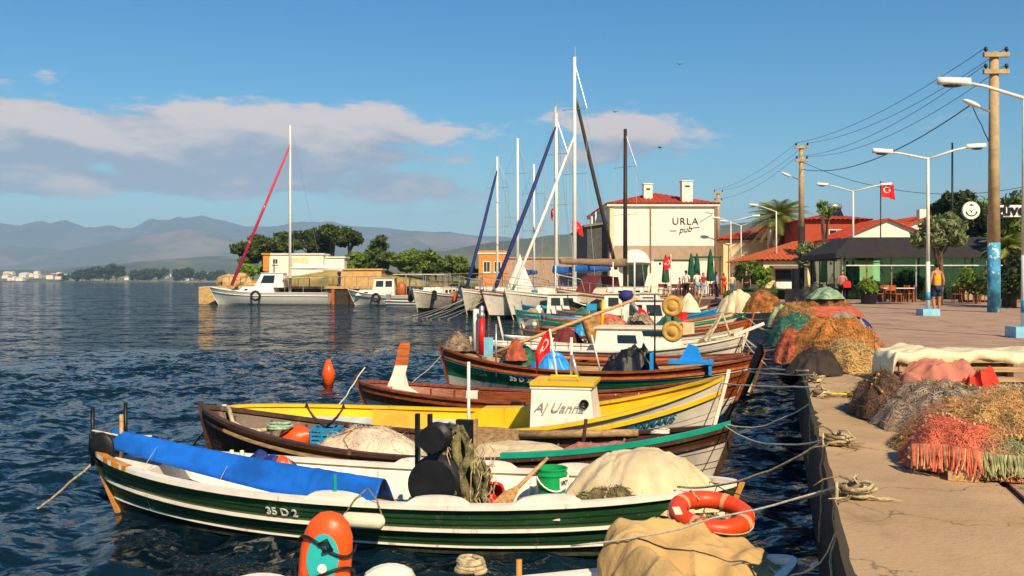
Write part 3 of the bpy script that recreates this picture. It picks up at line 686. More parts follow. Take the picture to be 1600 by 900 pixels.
# -- orange varnished boat
b7 = Boat('fishing_boat', 'orange varnished boat squeezed between the green boat and the white cabin boat', 'boat', (-.5, 24.1), (5.5, 22.5), 1.6, (.6, .48, .66), over=(.3, .3),
    bands=(('bottom', 0, .55, palegrey), ('hull', .55, 1, orange_wood)), rails=((.84, varnish, .03, .05),), gun=varnish, inner=orange_wood, floor=tan_wood, thw=(.4, .6), thm=tan_wood, fore=(.75, 1), deckm=tan_wood)
# -- long white cabin boat
b8 = Boat('cabin_boat', 'long white cabin boat with a dark window and rounded stern', 'boat', (-1.1, 26.6), (6.0, 24.7), 2.2, (.72, .56, .98), over=(.3, .5),
    bands=(('bottom', 0, .42, palegrey), ('hull', .42, 1, white)), rails=((.82, grey_wood, .03, .035), (.62, cream, .02, .03)), gun=cream, gun_w=.12, inner=white, floor=tan_wood, fz=.2, fore=(.52, 1), aft=(0, .1), deckm=cream, posts=(.1, .16), seams=seam_w)
b8.cabin(-.15, 2.15, 1.35, .5, 1.14, white, cream, .86, .35, ((-1, .28, .52, .42, .75), (1, .28, .52, .42, .75), (-1, .62, .9, .72, .93)), .08)
text('3492087', .13, frame_mat((1.55, -.64, .98), (1, 0, 0), (0, .1, 1)), blackmetal, 'cabin_number', b8.root)
MB().beam((3.4, 0, .98), (4.15, 0, 1.3), .08, .08).build('bowsprit', white, b8.root)
for a, b_ in (((2.55, .4, .8), (3.1, .1, 1.55)), ((2.75, -.3, .85), (3.1, .1, 1.55)), ((3.3, 0, .95), (3.1, .1, 1.55)), ((2.5, -.1, .8), (2.95, -.15, 1.2))): MB().tube([a, b_], .03, 6).build('bow_frame_tube', rope_m, b8.root, True)
for i in range(9): post(b8, -2.8+i*.34, -b8.half((-2.8+i*.34)/b8.L+.5)*.93, .5, .78, .016, grey_wood, 'stanchion')
# -- second white boat with a white stern post
b9 = Boat('fishing_boat', 'white boat with an upright white stern post behind the cabin boat', 'boat', (-.25, 29.6), (6.3, 28.0), 1.9, (.68, .5, .8), bands=(('bottom', 0, .42, palegrey), ('hull', .42, 1, white)), rails=((.85, cream, .03, .04),), gun=white, inner=cream, floor=tan_wood, thw=(.3, .5), aft=(0, .12), deckm=cream, posts=(.5, .1), postm=white)
b10 = Boat('fishing_boat', 'boat with an orange red rail and black net rolls beyond the white cabin boat', 'boat', (1.0, 34.5), (8.2, 32.9), 2.0, (.7, .6, 1.05), bands=(('bottom', 0, .5, white), ('hull', .5, 1, orange_wood)), rails=((.9, cloth_red, .03, .06),), gun=orange_wood, inner=tan_wood, floor=tan_wood, fore=(.7, 1), deckm=tan_wood, posts=(.2, .2))
b11 = Boat('fishing_boat', 'white boat with light blue rails, its bow highest beside the cream heap', 'boat', (1.3, 43.3), (9.3, 41.8), 2.2, (.8, .62, 1.25), bands=(('bottom', 0, .45, white), ('hull', .45, .82, lightblue), ('strake', .82, 1, bluepaint)), rails=((.82, white, .03, .06), (.6, bluepaint, .03, .04)), gun=bluepaint, inner=lightblue, floor=tan_wood, fore=(.75, 1), deckm=lightblue, posts=(.1, .3))
b12 = Boat('fishing_boat', 'dark hulled boat with a yellow ochre stripe and upturned pointed end', 'boat', (3.0, 50.5), (10.5, 47.9), 2.3, (1.35, .75, 1.3), bands=(('bottom', 0, .5, greyblue), ('hull', .5, .8, ochre), ('strake', .8, 1, blackmetal)), rails=((.8, ochre, .03, .06),), gun=blackmetal, inner=cream, floor=tan_wood, fore=(.7, 1), deckm=cream, posts=(.25, .2))
o = text('3492087', .42, frame_mat((1.6, -1.02, 1.1), (1, 0, .05), (0, .1, 1)), plaster_taupe, 'name_lettering', b12.root); MB().box((1.6, -.97, 1.1), (2.4, .05, .62)).build('name_board', white, b12.root)
b13 = Boat('fishing_boat', 'cream boat with bundled sail beyond the ochre striped boat', 'boat', (4.4, 55.5), (12.2, 53.2), 2.4, (.9, .8, 1.3), bands=(('bottom', 0, .45, palegrey), ('hull', .45, 1, cream)), rails=((.85, orange_wood, .03, .06),), gun=orange_wood, inner=tan_wood, floor=tan_wood, fore=(.6, 1), deckm=plank_wood, posts=(.2, .2))

def extra(label, st, bw, B, h, hull, gun, low=white, cab=None):
    b = Boat('fishing_boat', label, 'boat', st, bw, B, h, bands=(('bottom', 0, .45, low), ('hull', .45, 1, hull)), rails=((.84, gun, .03, .05),), gun=gun, inner=tan_wood, floor=tan_wood, fore=(.68, 1), aft=(0, .12), deckm=cream, thw=(.35, .5), posts=(.2, .15)); R_ = random.Random(int(st[1]*10))
    if cab: b.cabin(cab, cab+1.9, B*.55, h[1]*.8, h[1]+1.05, white, cream, .88, .3, ((-1, .12, .42, .5, .85), (-1, .52, .85, .5, .85)), .1); post(b, cab+.4, 0, h[1]+1, h[1]+2.6, .03, lamp_white, 'mast')
    for i in range(9):
        x = R_.uniform(-b.L*.36, b.L*.36); y = R_.uniform(-.4, .4); m = R_.choice((black, net_grey, net_green, orange, bluepaint, canvas_cream, tan_wood, red, net_coral, white)); k = R_.random(); z = .35 if x < b.L*.16 else b.sheer(x/b.L+.5)
        if k < .35: MB().box((x, y, z+.2), (R_.uniform(.3, .6), .4, .4), rz=R_.random()*3).build('gear_box', m, b.root)
        elif k < .8: o = MB(); dome(o, Matrix.Identity(3), R_.uniform(.35, .7), .4, R_.uniform(.35, .7), .15, 4, i+st[1]); o.v = [(a+x, c+y, d+z) for a, c, d in o.v]; o.build('gear_heap', m, b.root, True)
        else: post(b, x, y, z, z+R_.uniform(.7, 1.6), .03, R_.choice((plank_wood, lamp_white, red)), 'gear_pole', (R_.uniform(-.4, .4), 0))
    return b
extra('cream boat with brown rail just beyond the white post boat', (.4, 32.3), (7.4, 30.6), 1.8, (.7, .55, .95), cream, varnish)
extra('white boat with green rail beyond the orange railed boat', (1.1, 37.6), (8.7, 36.0), 2.0, (.8, .6, 1.1), white, mid_green, cab=-.6)
extra('cream hulled boat with orange rail left of the cream heap', (1.4, 40.6), (9.0, 39.0), 2.0, (.8, .6, 1.1), cream, orange_wood)
extra('white boat with grey rail between the light blue and dark boats', (2.2, 47.0), (9.9, 45.2), 2.1, (.9, .7, 1.2), white, grey_wood, cab=-1.6)
extra('pale boat with blue rail in front of the wooden gulet', (.6, 53.8), (7.2, 51.6), 2.1, (1.0, .75, 1.2), palegrey, bluepaint)
extra('small cream boat with red rail squeezed beyond the light blue railed boat', (1.9, 45.1), (8.9, 43.5), 1.7, (.8, .6, 1.1), cream, cloth_wine)
extra('white boat with varnished rail and cabin in front of the dark boat', (2.6, 48.9), (9.6, 47.0), 1.7, (.9, .7, 1.2), white, varnish, cab=-.4)
extra('low white boat with teal rail nearest the tall yacht bows', (.2, 51.6), (6.0, 50.2), 1.7, (.8, .6, 1.0), white, teal, cab=-1.2)
# ================================================================ gear lying in the boats
def heapw(b, x, y, z, *a, **k): return lambda name, label, cat: heap(name, label, cat, b.W(x, y, z), b.rz, *a, **k)
# -- blue tarpaulin stretched as a tent over the stern of the green boat
def tent(b, name, label, x0, x1, z0, z1, w0, w1, d0, d1, m, y0=0, y1=0, n=40):
    rg = []
    for i in range(n+1):
        u = i/n; x = lerp(x0, x1, u); z = lerp(z0, z1, u)-.03*math.sin(u*math.pi); w = lerp(w0, w1, u); d = lerp(d0, d1, u); yc = lerp(y0, y1, u); row = []
        for k in range(15):
            v = k/7-1; s_ = 1 if v >= 0 else -1; av = abs(v)
            yy = yc+s_*w*av**.55*(.35+.65*av); zz = z-d*av**1.6
            wr = .005*nz(u*30+v*2, v*1.5, 3)+.007*(.4-abs(nz(u*14-v*2.5, v*.8, 7)))+.006*(1 if abs(u-.78) < .008 else 0); row.append(b.W(x, yy+s_*wr, zz+wr*.6))
        rg.append(row)
    c = b.W((x0+x1)/2, 0, z1); o = MB().loft(rg, False, False).build(name, m, None, True)
    sm = o.modifiers.new('thickness', 'SOLIDIFY'); sm.thickness = .006
    return setp(o, label, 'tarpaulin')
tent(b1, 'blue_tarpaulin', 'long bright blue tarpaulin stretched over the stern of the green boat', -3.05, .05, .86, .55, .10, .28, .17, .27, bluetarp, -.02, -.30, 110)
MB().beam(b1.W(-3.1, 0, .80), b1.W(-.05, -.28, .44), .04, .04).build('tarpaulin_ridge_pole', plank_wood, label='wooden ridge pole under the blue tarpaulin', cat='pole')
g = heap('blue_cloth', 'crumpled blue cloth in the green boat under the tarpaulin edge', 'cloth', b1.W(-.95, -.40, .26), b1.rz, .7, .16, .10, bluetarp, .06, 5, 3, k=10)
for i, (x, z) in enumerate(((-2.4, .74), (-1.6, .62), (-.6, .44))): MB().tube([b1.W(x, -.20, z), b1.W(x+.05, -.45, z-.12), b1.W(x+.08, -b1.half((x+.08)/b1.L+.5)*.97, b1.sheer(x/b1.L+.5)+.05)], .003, 4).build('tarpaulin_tie', rope_white, None, True, ['sternmost thin tie holding the blue tarpaulin', 'middle thin tie holding the blue tarpaulin', 'thin tie holding the blue tarpaulin beside the thole pin'][i], 'rope')
st = b1.root            # stern roller and posts
for y, x, h, m in ((-.13, -3.2, 1.10, blackmetal), (.13, -3.0, 1.12, blackmetal), (-.05, -2.92, 1.02, plank_wood)): post(b1, x, y, .5, h, .02, m, 'stern_frame_post')
MB().lathe([(.03, -.05), (.14, -.05), (.15, -.03), (.10, -.015), (.10, .015), (.15, .03), (.14, .05), (.03, .05)], (-3.08, -.12, .70), 18, Matrix.Rotation(math.pi/2, 3, 'X')).build('stern_roller', black, b1.root, True)
MB().tube([(-3.21, -.14, .82), (-3.22, -.14, .62), (-3.12, -.14, .52), (-2.95, -.14, .52)], .022, 6).build('roller_bracket', blackmetal, b1.root, True)
MB().tube([(-3.2, -.14, .86), (-2.92, -.06, .80), (-2.6, 0, .80)], .012, 5).build('lashing', rope_white, b1.root, True)
# -- net hauler
def hauler():
    t = thing('net_hauler', 'black net hauler with two large discs standing amidships in the green boat', 'net hauler', b1.W(.60, -.40, .22), b1.rz)
    RX = Matrix.Rotation(math.pi/2, 3, 'X')
    for x in (-.20, -.08): MB().box((x, .05, .48), (.035, .05, .96)).build('upright', blackmetal, t)
    MB().box((.02, .05, .12), (.4, .3, .24)).build('motor_housing', blackmetal, t); MB().box((.03, .06, .62), (.12, .16, .5)).build('gear_case', blackmetal, t)
    for z, r in ((.37, .245), (.77, .135)):
        MB().lathe([(0, -.06), (r*.93, -.06), (r, -.04), (r, -.01), (r*.8, .0), (r*.45, .05), (r*.45, .09), (r*.9, .13), (r*.9, .15), (0, .15)], (.02, -.06, z), 28, RX).build('drum_disc', black, t, 'auto')
        MB().lathe([(0, 0), (.03, 0), (.03, .03), (.0, .035)], (.02, .0, z), 10, RX).build('hub', steel, t, True)
    return t
hauler()
def draped_net():
    t = thing('draped_net', 'olive fishing net hanging in folds beside the black net hauler', 'net', b1.W(.84, -.24, .12), b1.rz)
    b = MB()
    for i in range(15):
        u = i/14; x = -.2+.42*u; top = .93-.12*u-.5*max(0, u-.55); y = -.08+.10*math.sin(i*2.1); r = .034+.016*math.sin(i*1.7)
        n_ = 9; pts = [(-.12+.35*x+.05*nz(i, 1), y*.4, .95), (-.02+x*.45, y*.6, top+.01)]+[(x+.02*math.sin(k*1.1+i)+.04*nz(i*.7, k*.5), y+.05*nz(i*.9, k*.6, 2), lerp(top-.07, .02, k/n_)) for k in range(n_+1)]
        b.tube(pts, [r*.6]*2+[r*(1+.4*nz(i, k*.7, 5)) for k in range(n_+1)], 6)
    b.build('folds', net_olive, t, True, kind='stuff')
    R_ = random.Random(3); b = MB()
    for i in range(70):
        x, y = R_.uniform(-.15, .3), R_.uniform(-.2, -.08); z = R_.uniform(.15, .9); b.tube([(x, y, z), (x+R_.gauss(0, .03), y-.03, z-.06), (x+R_.gauss(0, .04), y-.02, z-.16)], .005, 4)
    b.build('cords', rope_m, t, kind='stuff'); return t
draped_net()
def bucket(label, loc, r, h, m, name='bucket', tag=None, rz=0):
    t = thing(name, label, 'bucket', loc, rz)
    MB().lathe([(r*.82, 0), (r*.86, .01), (r*.97, h*.82), (r*1.05, h*.83), (r*1.05, h*.88), (r*.99, h*.89), (r*1.0, h*.96), (r*1.06, h*.97), (r*1.06, h), (r*.96, h), (r*.82, h*.2), (0, h*.18)], n=22).build('body', m, t, 'auto')
    MB().tube([(r*1.05*math.cos(a), -abs(math.sin(a))*r*1.12*.9-.01, h*.86-math.sin(a)*h*.38) for a in [math.pi*i/12 for i in range(13)]], .009, 5).build('handle', white_clean, t, True)
    if tag:
        b = MB(); a0, a1 = -1.35, -.45; rr = r*1.0
        b.loft([[Vector((rr*math.cos(a), rr*math.sin(a), z)) for a in [lerp(a0, a1, i/6) for i in range(7)]] for z in (h*.52, h*.80)], False, False).build('paper_label', white_clean, t)
        a = (a0+a1)/2; text(tag, h*.17, frame_mat((rr*1.03*math.cos(a), rr*1.03*math.sin(a), h*.66), (-math.sin(a), math.cos(a), 0), (0, 0, 1)), blackmetal, 'label_text', t)
    return t
bucket('green plastic bucket with a white handle in the green boat', b1.W(1.52, .28, .24), .15, .38, bucketgreen, tag='VIOL', rz=.3)
def crate(label, loc, d, m, name='plastic_crate', rz=0, cat='crate'):
    t = thing(name, label, cat, loc, rz); x, y, z = d; w = .012
    MB().box((0, 0, .012), (x, y, .02)).build('base', m, t)
    for sx, sy, lx, ly in ((0, -1, x, w), (0, 1, x, w), (-1, 0, w, y-2*w-.002), (1, 0, w, y-2*w-.002)):
        b = MB(); cx, cy = sx*(x-w)/2, sy*(y-w)/2
        for k in range(4): b.box((cx, cy, .03+z*(k+.5)/4.2), (lx, ly, z/4.2*.62))
        for e in (-1, 0, 1): b.box((cx+(e*(lx-.02)/2 if sy else sx*.002), cy+(e*(ly-.02)/2 if sx else sy*.002), z/2+.01), (.02 if sy else lx*1.1, .02 if sx else ly*1.1, z))
        b.box((cx, cy, z+.01), (lx*1.02+.004, ly*1.02+.004, .025)); b.build('side', m, t)
    return t
def tub(label, loc, d, m, rz=0, tilt=0):
    t = thing('plastic_tub', label, 'tub', loc, rz); x, y, z = d
    def ring(k, zz, rr=.18): 
        pts = []
        for i in range(16):
            a = 2*math.pi*(i+.5)/16; c, s_ = math.cos(a), math.sin(a); pts.append(Vector((x/2*k*math.copysign(abs(c)**.45, c), y/2*k*math.copysign(abs(s_)**.45, s_), zz)))
        return pts
    b = MB(); b.loft([ring(.84, 0), ring(.97, z*.95), ring(1.06, z*.95), ring(1.06, z), ring(.93, z), ring(.8, .03)]); b.build('tub_body', m, t, 'auto'); t.rotation_euler = (tilt, 0, rz); return t
tub('red plastic tub tipped on its side behind the hanging net', b1.W(1.02, .05, .32), (.26, .36, .16), red, b1.rz, math.radians(80))
heap('canvas_cover', 'large cream canvas heaped over the bow half of the green boat', 'canvas', b1.W(2.42, .06, .38), b1.rz, .68, .47, .46, canvas_cream, .03, 2.5, 5, p=2.9, cr=26, crh=.03, crw=.022, pleat=.10, pk=15)
heap('dark_net', 'dark olive net bunched below the cream canvas on the green boat rail', 'net', b1.W(2.18, -.34, .44), b1.rz, .36, .08, .13, net_olive, .04, 9, 6, fibres=300, flen=.07, k=10)
MB().box((0, 0, 0), (.45, .36, .05)).build('floor_mat', net_tan, label='sandy woven mat on the thwart of the green boat', cat='mat').matrix_world = b1.M@Matrix.Translation((1.55, -.36, .40))
oar('wooden_brush', 'long wooden pole with an orange end leaning in the green boat', b1.W(1.52, .1, .74), b1.W(1.16, -.42, .36), plank_wood, .3, .016, 'pole')
t = thing('boat_fender', 'grey white cylinder fender hanging on the green boat side', 'fender', b1.W(.12, -.955, .33), b1.rz)
MB().lathe([(.0, -.20), (.03, -.19), (.06, -.17), (.068, -.13), (.068, .13), (.06, .17), (.03, .19), (.0, .2)], (0, 0, 0), 14, Matrix.Rotation(math.pi/2, 3, 'Y')).build('cylinder', cream, t, True)
for sx in (-.18, .18): MB().tube([(sx, 0, .03), (sx*.6, .06, .16), (.0, .1, .26)], .007, 5).build('cord', rope_dark, t, True)
heap('blue_orange_cloths', 'small navy and blue cloths bundled on the far rail of the green boat', 'cloth', b1.W(-1.55, .52, .42), b1.rz, .34, .14, .11, navy, .06, 5, 91, cr=16, crh=.06)
heap('orange_cloth', 'small orange cloth tucked among the navy cloths on the green boat', 'cloth', b1.W(-1.40, .48, .46), b1.rz, .13, .08, .06, orange, .04, 7, 92, cr=10, crh=.04)
for i, x in enumerate((-1.98, -1.86)): MB().lathe([(0, 0), (.03, 0), (.032, .08), (.022, .1), (.022, .13), (0, .135)], b1.W(x, .50, .47), 10).build('small_bottle', cream, None, True, ['left small pale bottle standing on the far rail of the green boat', 'right small pale bottle standing on the far rail of the green boat'][i], 'bottle')
for i, (x0, x1, y) in enumerate(((-2.2, .3, .2), (1.0, 1.9, .32))): MB().beam(b1.W(x0, y, .22), b1.W(x1, y*.8, .24), .10, .025).build('loose_plank', plank_wood, label=['loose floor plank in the stern of the green boat', 'loose plank beside the green bucket'][i], cat='plank')
b = MB(); coil(b, (0, 0, 0), .11, 4, .012, .6, 15); b.build('rope_coil', rope_white, None, True, 'white rope coil on the floor of the green boat beyond the rail', 'rope').location = b1.W(1.25, -.05, .30)
# -- life ring, bag, canvas on the corner boat
def ringbuoy():
    t = thing('life_ring', 'orange life ring with pale bands lying behind the tan canvas', 'life ring', (1.40, 6.75, .76), b0.rz); t.rotation_euler = (math.radians(12), math.radians(-2), b0.rz+.2)
    R0, r = .235, .066
    def arc(a0, a1, rr, n): return [[Vector(((R0+rr*math.cos(b_))*math.cos(a), (R0+rr*math.cos(b_))*math.sin(a), rr*math.sin(b_)*.95)) for b_ in [2*math.pi*j/14 for j in range(14)]] for a in [lerp(a0, a1, i/n) for i in range(n+1)]]
    MB().loft(arc(0, 2*math.pi, r, 48), True, False).build('ring', ringorange, t, True)
    for k in range(4):
        a = .55+k*math.pi/2; MB().loft(arc(a-.09, a+.09, r+.003, 5), True, False).build('reflective_band', mat('faded_band', 'e59a74', .6, .1), t, True)
    MB().tube([Vector(((R0+r+.012+.02*math.sin(a*4+1))*math.cos(a), (R0+r+.012+.02*math.sin(a*4+1))*math.sin(a), .0)) for a in [2*math.pi*i/60 for i in range(61)]], .006, 5).build('grab_line', rope_m, t, True)
    MB().tube([(-.02, .31, .0), (-.02, .24, .075), (.0, .16, .03)], .007, 5).build('lashing', rope_m, t, True); return t
ringbuoy()
heap('rope_clutter', 'dark tangle of tackle inside the orange life ring', 'tackle', (1.38, 6.72, .65), .2, .17, .13, .08, net_olive, .05, 9, 12, k=8, n=20, fibres=120, flen=.06)
MB().lathe([(0, 0), (.2, 0), (.22, .03), (.22, .3), (.19, .36), (0, .38)], (1.40, 6.76, .30), 14).build('round_drum', grey_wood, label='round drum under the orange life ring', cat='drum')
def big_canvas():
    """tan canvas thrown over the bow: high ridge at the back, deep folds, ragged hem"""
    t = thing('bow_canvas', 'tan canvas with deep folds thrown over the bow in the bottom right corner', 'canvas', b0.W(2.24, .04, .40), b0.rz)
    n, k = 150, 90; cs = crease_set(78, .7, .6, 16, .03, .055); anch = ((-.75, .55, .5), (.62, .42, 1.3), (-.3, -.62, 2.1), (.1, .75, 3.7)); V = []; Fq = []
    for i in range(n+1):
        for j in range(k+1):
            u, v = i/n*2-1, j/k*2-1
            e = 1+.07*nz(u*2.2, v*2.2, 4)
            x, y = u*.63*e, v*.62*e*(1-.42*max(0, u)**2)
            z = .26+.13*v-.12*u+.07*math.exp(-((u+.75)/.2)**2)+crease(cs, x, y)
            z += .035*math.sin(4.2*u+2.6*v+1.5*nz(u*1.5, v*1.5, 8))+.04*(.5-abs(nz(u*1.6+.5*v, v*1.4, 1)))
            for ax, ay, ph in anch:      # pleats fanning out from where the cloth is tied
                th = math.atan2(y-ay, x-ax); dd = math.hypot(x-ax, y-ay); w_ = th*9+ph+.8*nz(th*2, ph); z += .05*(abs((w_/math.pi) % 2-1)-.5)*min(1, dd*3)*math.exp(-dd*1.9)*1.6
            z += .03*math.exp(-((u*.7-v*.6-.15)/.09)**2) - .05*math.exp(-((u*.6+v*.9+.25)/.11)**2)
            ed = max(abs(u)**7, abs(v)**7); z -= ed*(.36+.07*math.sin(u*17+v*13))
            V.append((x, y, z))
    for i in range(n):
        for j in range(k): a = i*(k+1)+j; Fq.append((a, a+k+1, a+k+2, a+1))
    o = mesh_np('sheet', V, Fq, canvas_tan, t); sm = o.modifiers.new('thickness', 'SOLIDIFY'); sm.thickness = .008
    MB().box((-.12, .42, .50), (.05, .07, .004), M=Matrix.Rotation(.5, 3, 'X')).build('pale_patch', cream, t); return t
big_canvas()
def dry_bag():
    t = thing('dry_bag', 'bright orange dry bag with a teal oval panel and black straps', 'bag', (-1.24, 6.15, .12)); t.rotation_euler = (0, .10, 0)
    V = MB(); rg = []; prof = [(.02, 0), (.13, .02), (.165, .15), (.17, .35), (.168, .55), (.155, .66), (.125, .74), (.07, .79), (.01, .805)]
    for r, z in prof: rg.append([Vector((r*math.cos(a)*(1+.05*nz(a, z*6)), r*.62*math.sin(a)*(1+.06*nz(a+3, z*6)), z)) for a in [2*math.pi*i/24 for i in range(24)]])
    V.loft(rg).build('bag_body', orange, t, True)
    def surf(a, z, off):
        r = np.interp(z, [p[1] for p in prof], [p[0] for p in prof]); return Vector(((r+off)*math.cos(a), (r*.62+off)*math.sin(a), z))
    o = MB(); c = [surf(-math.pi/2, .53, .014)]; 
    rgs = [[surf(-math.pi/2+.62*k*math.cos(b_)-.05, .53+.155*k*math.sin(b_), .010) for b_ in [2*math.pi*i/24 for i in range(24)]] for k in (.02, .35, .7, 1.0)]
    o.loft(rgs, True, False).build('teal_panel', tealpanel, t, True)
    for z, s_ in ((.60, .05), (.43, -.05)): MB().tube([surf(a, z+s_*math.sin(a*2), .02) for a in [-math.pi*1.02+i*math.pi*1.04/14 for i in range(15)]], .011, 5).build('strap', black, t, True)
    MB().tube([surf(-1.75, .62, .03), surf(-1.5, .66, .05), surf(-1.3, .6, .035), surf(-1.6, .58, .04)], .012, 5).build('buckle_loop', black, t, True)
    MB().lathe([(0, 0), (.03, 0), (.03, .004), (0, .005)], surf(-math.pi/2, .47, .014), 12, Matrix.Rotation(math.pi/2, 3, 'X')).build('round_mark', white_clean, t)
    return t
dry_bag()
b = MB(); 
for k in range(5): coil(b, (0, 0, k*.012), .075, 3, .014, .5, k)
b.build('rope_bundle', rope_m, None, True, 'bundle of pale rope lying on the white pad at the bottom edge', 'rope').location = b0.W(.80, .72, .50)
post(b0, 1.12, .72, .3, .56, .02, ochre, 'thole_pin')
# -- gear in the dark brown boat
b = MB(); coil(b, (0, 0, .02), .14, 4, .016, .5, 3); b.build('rope_coil', rope_green, None, True, 'pale green rope coil at the stern of the dark brown boat', 'rope').location = b3.W(-2.25, .05, .52)
b = MB(); b.tube([b3.W(-3.0, .1, .78), b3.W(-2.85, -.05, .60), b3.W(-2.65, -.1, .52), b3.W(-2.5, .02, .50), b3.W(-2.2, .06, .55)], .03, 6); b.build('heavy_rope', rope_m, None, True, 'heavy beige rope trailing from the pointed stern of the dark brown boat', 'rope')
def buoy(label, loc, r, m, name='buoy', rz=0, cone=True):
    t = thing(name, label, 'buoy', loc, rz)
    MB().lathe([(0, -r), (r*.6, -r*.85), (r*.95, -r*.4), (r, 0), (r*.9, r*.5), (r*.6, r*.95), (r*.28, r*1.25), (r*.2, r*1.4), (0, r*1.42)] if cone else [(0, -r)]+[(r*math.cos(a), r*math.sin(a)) for a in [-1.3+i*.26 for i in range(11)]]+[(0, r)], n=18).build('float', m, t, True)
    MB().tube([(.0+.3*r*math.cos(a), 0, r*1.45+.3*r*math.sin(a)) for a in [2*math.pi*i/12 for i in range(13)]], r*.09, 5).build('eye', m, t, True); return t
t = buoy('orange round buoy lying in the stern of the dark brown boat', b3.W(-2.15, .25, .36), .2, orange); t.rotation_euler = (.3, 1.2, 0)
crate('blue plastic crate in the dark brown boat beside the pale net', b3.W(-1.72, .28, .30), (.32, .3, .22), bluepaint, rz=b3.rz)
t = thing('anchor', 'small rusty grapnel anchor on the blue crate', 'anchor', b3.W(-1.72, .25, .53), b3.rz)
rust = mat('rusty_iron', '4a2e20', .8, .3, 9, .4)
for s_ in (-1, 1): MB().tube([(0, 0, 0), (s_*.16, -.02, .14), (s_*.25, -.02, .26)], [.02, .016, .012], 6).build('arm', rust, t, True); 
for s_ in (-1, 1): MB().loft([[Vector((s_*.25+a, -.02+y, .25+z)) for a, y, z in ((-.035, 0, 0), (.035, 0, 0), (0, 0, .07))] for y in (-.01, .01)]).build('fluke', rust, t)
MB().tube([(0, 0, 0), (.05, .1, -.02)], .016, 6).build('shank', rust, t, True)
heap('wrapped_net', 'pale net heap wrapped in clear plastic in the dark brown boat', 'net', b3.W(-1.0, -.02, .18), b3.rz, .82, .42, .40, net_plastic, .08, 5, 9, fibres=300, flen=.12, fr=.003, k=14)
t = thing('sounder_screen', 'black box screen on a stake in the dark brown boat behind the net hauler', 'screen', b3.W(.25, -.1, .18), b3.rz)
MB().tube([(0, .06, 0), (0, .06, 1.25)], .02, 8).build('stake', lamp_white, t, True); MB().box((-.02, 0, .42), (.22, .08, .30)).build('black_face', blackmetal, t); MB().box((.105, .005, .42), (.03, .10, .32)).build('wooden_edge', tan_wood, t)
heap('tan_deck_cloth', 'flat tan cloth over the bow planks of the dark brown boat', 'cloth', b3.W(.85, .06, .33), b3.rz, .62, .48, .12, canvas_cream, .02, 4, 4, p=6, cr=14, crh=.03)
heap('pink_cloth', 'faded pinkish cloth folded in the bow of the dark brown boat', 'cloth', b3.W(1.95, -.18, .45), b3.rz, .52, .22, .10, cloth_pink, .03, 5, 14, p=3, cr=18, crh=.04)
oar('long_oar', 'long bare wooden oar lying along the far side of the dark brown boat', b3.W(2.2, .60, .56), b3.W(-.1, .82, .40), tan_wood, .8, .045)
MB().tube([b3.W(1.55, .35, .35), b3.W(1.6, .34, .74)], .022, 7).build('mooring_stake', rust, label='dark rusty stake upright in the dark brown boat by the yellow boat', cat='stake')
b = MB(); coil(b, (0, 0, 0), .09, 3, .014, .5, 8); b.build('bow_rope_coil', rope_white, None, True, 'small pale rope coil on the bow of the dark brown boat', 'rope').location = b3.W(2.5, -.05, .66)
# -- gear in the far side of green boat's neighbours
heap('blue_bundle', 'bright blue wrapped bundle in the green hulled boat', 'bundle', b6.W(-.95, -.35, .45), b6.rz, .48, .35, .40, brightblue, .05, 5, 17, cr=50, crh=.09)
heap('green_net', 'small green net behind the hanging pink net', 'net', b6.W(-1.75, .1, .5), b6.rz, .45, .35, .42, net_green, .08, 5, 18, fibres=250, flen=.15, fr=.005)
heap('stern_net', 'grey net bundled over the stern of the green hulled boat', 'net', b6.W(-3.15, .0, .80), b6.rz, .32, .26, .36, net_grey, .10, 6, 19, fibres=300, flen=.18, fr=.006)
heap('pink_net', 'pink net draped over the pole in the green hulled boat', 'net', b6.W(-1.75, -.2, .62), b6.rz, .26, .2, .42, net_coral, .12, 6, 20, p=2, fibres=200, flen=.12)
heap('dark_engine_cover', 'black cover behind the yellow boat cabin in the green hulled boat', 'cover', b6.W(.75, .1, .4), b6.rz, .6, .4, .5, black, .08, 5, 21, cr=50, crh=.12)
MB().tube([b6.W(-2.3, -.3, .75), b6.W(-1.7, -.2, 1.0), b6.W(.9, .3, 2.0)], [.035, .04, .035], 8).build('long_pole', plank_wood, None, True, 'long pale wooden pole slanting up from the green hulled boat', 'pole')
heap('wine_cloth', 'dark wine red cloth in the boat left of the brown net drum', 'cloth', b9.W(-1.4, 0, .4), b9.rz, .5, .5, .5, cloth_wine, .12, 4, 22)
t = thing('net_drum', 'tall brown net drum standing in the white boat', 'net drum', b9.W(-.55, -.3, .3), 0)
MB().lathe([(0, -.22), (.5, -.22), (.55, -.15), (.5, -.05), (.5, .05), (.55, .15), (.5, .22), (0, .22)], (0, 0, .55), 20, Matrix.Rotation(1.25, 3, 'Y')).build('drum', net_tan, t, True)
MB().box((0, .1, .1), (.5, .4, .25)).build('stand', blackmetal, t); MB().box((-.05, 0, 1.3), (.3, .25, .2)).build('blue_box', bluepaint, t); MB().tube([(.25, 0, .5), (.3, 0, 1.5)], .05, 6).build('yellow_arm', yellow, t, True)
heap('black_cover', 'black plastic cover beside the brown net drum', 'cover', b9.W(.75, .0, .35), b9.rz, .75, .6, .75, black, .08, 3, 24, cr=50, crh=.14, crw=.05)
heap('pink_buoys', 'pinkish heap of gear in front of the light blue railed boat', 'gear', b10.W(-1.3, 0, .6), b10.rz, .9, .6, .55, net_coral, .12, 4, 25)
heap('pale_rope_heap', 'pale rope heap in the orange railed boat', 'rope', b10.W(-.1, 0, .6), b10.rz, .6, .5, .6, net_grey, .14, 6, 26, fibres=200, flen=.25, fr=.012)
